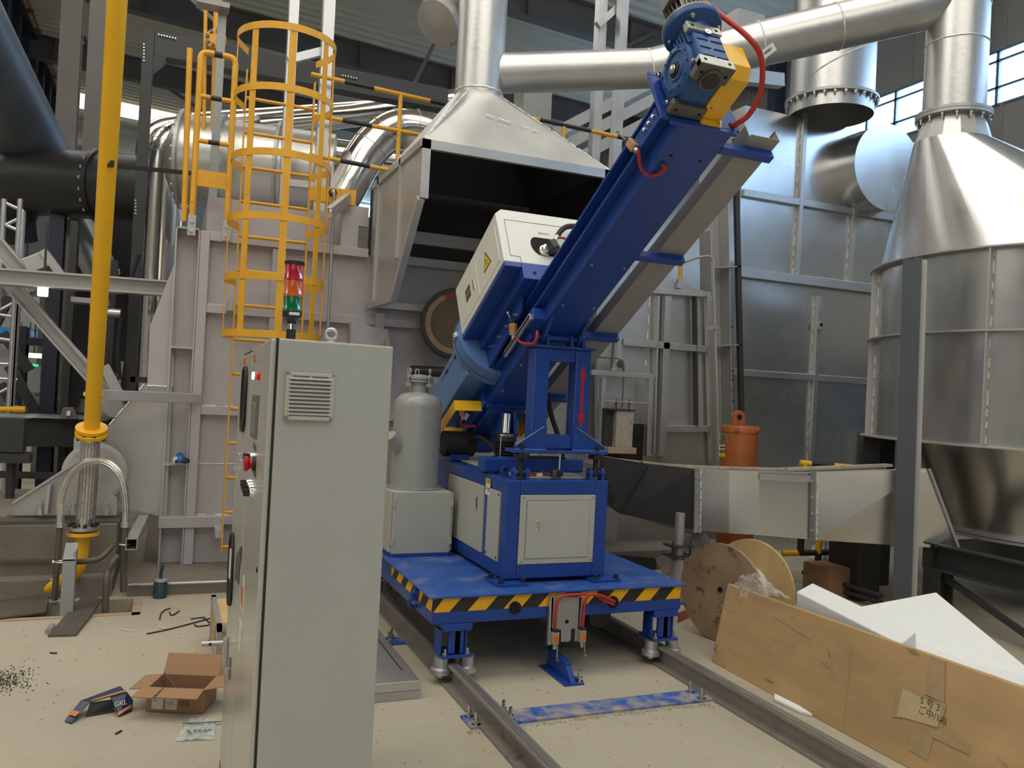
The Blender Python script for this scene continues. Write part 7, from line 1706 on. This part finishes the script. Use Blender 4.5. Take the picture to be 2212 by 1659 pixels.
text('carton_print', '易碎\n勿压', 'ink', A+ex*.178+UZ*.058-ey*.0008, ex, UZ, .026, fw_, .0002)
MB().tube([T(.015, Dp-.03)+UZ*.02, T(.10, .09)-UZ*.03], .003, 6).obj('inner_rod', 'cast', t)
# torn navy packaging
g0, g1 = PZ(140, 1552), PZ(284, 1535)
t = thing('torn_package', 'torn dark blue and orange product box lying on the floor left of the carton', 'package', g0)
ex2 = (g1-g0).normalized(); ey2 = V((-ex2.y, ex2.x, 0)); Lp = (g1-g0).length
def pk_(pts, m, nm, v_=None): return MB().prism([g0+ex2*a*Lp+ey2*b+UZ*c for a, b, c in pts], v_ or V((0, 0, .003))).obj(nm, m, t)
pk_([(.0, -.045, .004), (.10, -.085, .006), (.36, .01, .055), (.22, .06, .05)], 'navy_card', 'end_flap')
pk_([(.055, -.022, .022), (.155, -.064, .026), (.215, -.043, .036), (.10, .0, .033)], 'card_orange', 'flap_band')
pk_([(.22, .06, .05), (.36, .01, .055), (.90, .01, .085), (.82, .10, .085)], 'navy_card', 'top_panel')
pk_([(.36, .012, .0585), (.44, .028, .063), (.905, .028, .090), (.90, .010, .0885)], 'card_orange', 'top_band')
pk_([(.36, .01, .055), (.30, -.02, .002), (.72, .0, .002), (.74, .01, .06)], 'ink', 'torn_inside', ey2*.003)
pk_([(.66, .0, .075), (.92, .01, .086), (1.02, .0, .045), (1.0, -.02, .005), (.80, -.07, .004)], 'navy_card', 'side_panel', ey2*.003)
pk_([(.775, -.060, .02), (.985, -.018, .036), (.99, -.021, .022), (.785, -.070, .010)], 'card_orange', 'side_band', ey2*-.002)
pk_([(.90, .01, .085), (.82, .10, .085), (.96, .10, .01), (1.02, .0, .045)], 'navy_card', 'far_end')
text('package_text', 'GKL', 'white', g0+ex2*.82*Lp+ey2*-.034+UZ*.052, ex2+ey2*.2+UZ*.05, UZ+ey2*.35, .03, t, .0003)
# printed plastic bag
pb4 = [PZ(378, 1602, .003), PZ(463, 1598, .003), PZ(466, 1553, .003), PZ(412, 1554, .003)]
n = 10; vs = []
for j in range(n+1):
    for i in range(n+1):
        p = pb4[0].lerp(pb4[1], i/n).lerp(pb4[3].lerp(pb4[2], i/n), j/n); vs.append(p+UZ*random.uniform(0, .010))
t = thing('plastic_bag', 'flat printed clear plastic bag on the floor beside the cabinet', 'bag', pb4[0])
MB().add(vs, [(j*(n+1)+i, j*(n+1)+i+1, (j+1)*(n+1)+i+1, (j+1)*(n+1)+i) for j in range(n) for i in range(n)]).obj('sheet', 'plastic_bag', t)
bx3 = (pb4[1]-pb4[0]).normalized(); by3 = V((-bx3.y, bx3.x, 0))
mat('bag_print', (0.03, 0.07, 0.04), 0.0, 0.5, 0.0)
text('bag_print', '▬▬▬▬▬▬', 'bag_print', PZ(440, 1560, .013), bx3, by3, .03, t, .0003); text('bag_print', '✂ 安全使用\n▲ ━━━', 'bag_print', PZ(428, 1580, .013), bx3, by3, .020, t, .0003)
# wooden crate behind the cabinet
t = thing('wooden_crate', 'pale wooden crate with steel edging half hidden behind the grey cabinet', 'crate', V((.33, 4.9, 0)))
MB().bb(.31, .95, 4.62, 5.25, .01, .262).obj('body', 'reel_clean', t, .003)
for y0, y1 in ((4.60, 4.66), (5.22, 5.27)): MB().bb(.30, .96, y0, y1, .245, .275).bb(.30, .325, y0, y1, 0, .275).obj('steel_edge', 'galvanised', t)
MB().bb(.30, .325, 4.62, 5.25, .245, .275).obj('steel_edge', 'galvanised', t)
text('crate_mark', '△▲', 'ink', (.3095, 4.85, .14), (0, -1, 0), (0, 0, 1), .12, t, .0003)
# floor hatch panel
t = thing('hatch_panel', 'grey sheet metal hatch panel lying on the floor right of the cabinet', 'panel', (1.1, 4.1, 0))
MB().bb(.55, 1.268, 4.06, 5.0, .0, .045).obj('lower_tray', 'silver_dull', t, .003)
MB().bb(.55, 1.262, 4.055, 5.0, .047, .095).obj('upper_lid', 'silver', t, .004)
MB().bb(1.205, 1.213, 4.22, 4.95, .094, .0965).obj('slot', 'ink', t); MB().bb(.6, 1.19, 4.92, 4.95, .094, .0965).obj('slot', 'ink', t); MB().bb(1.02, 1.035, 4.18, 4.30, .094, .0965).obj('slot', 'ink', t)
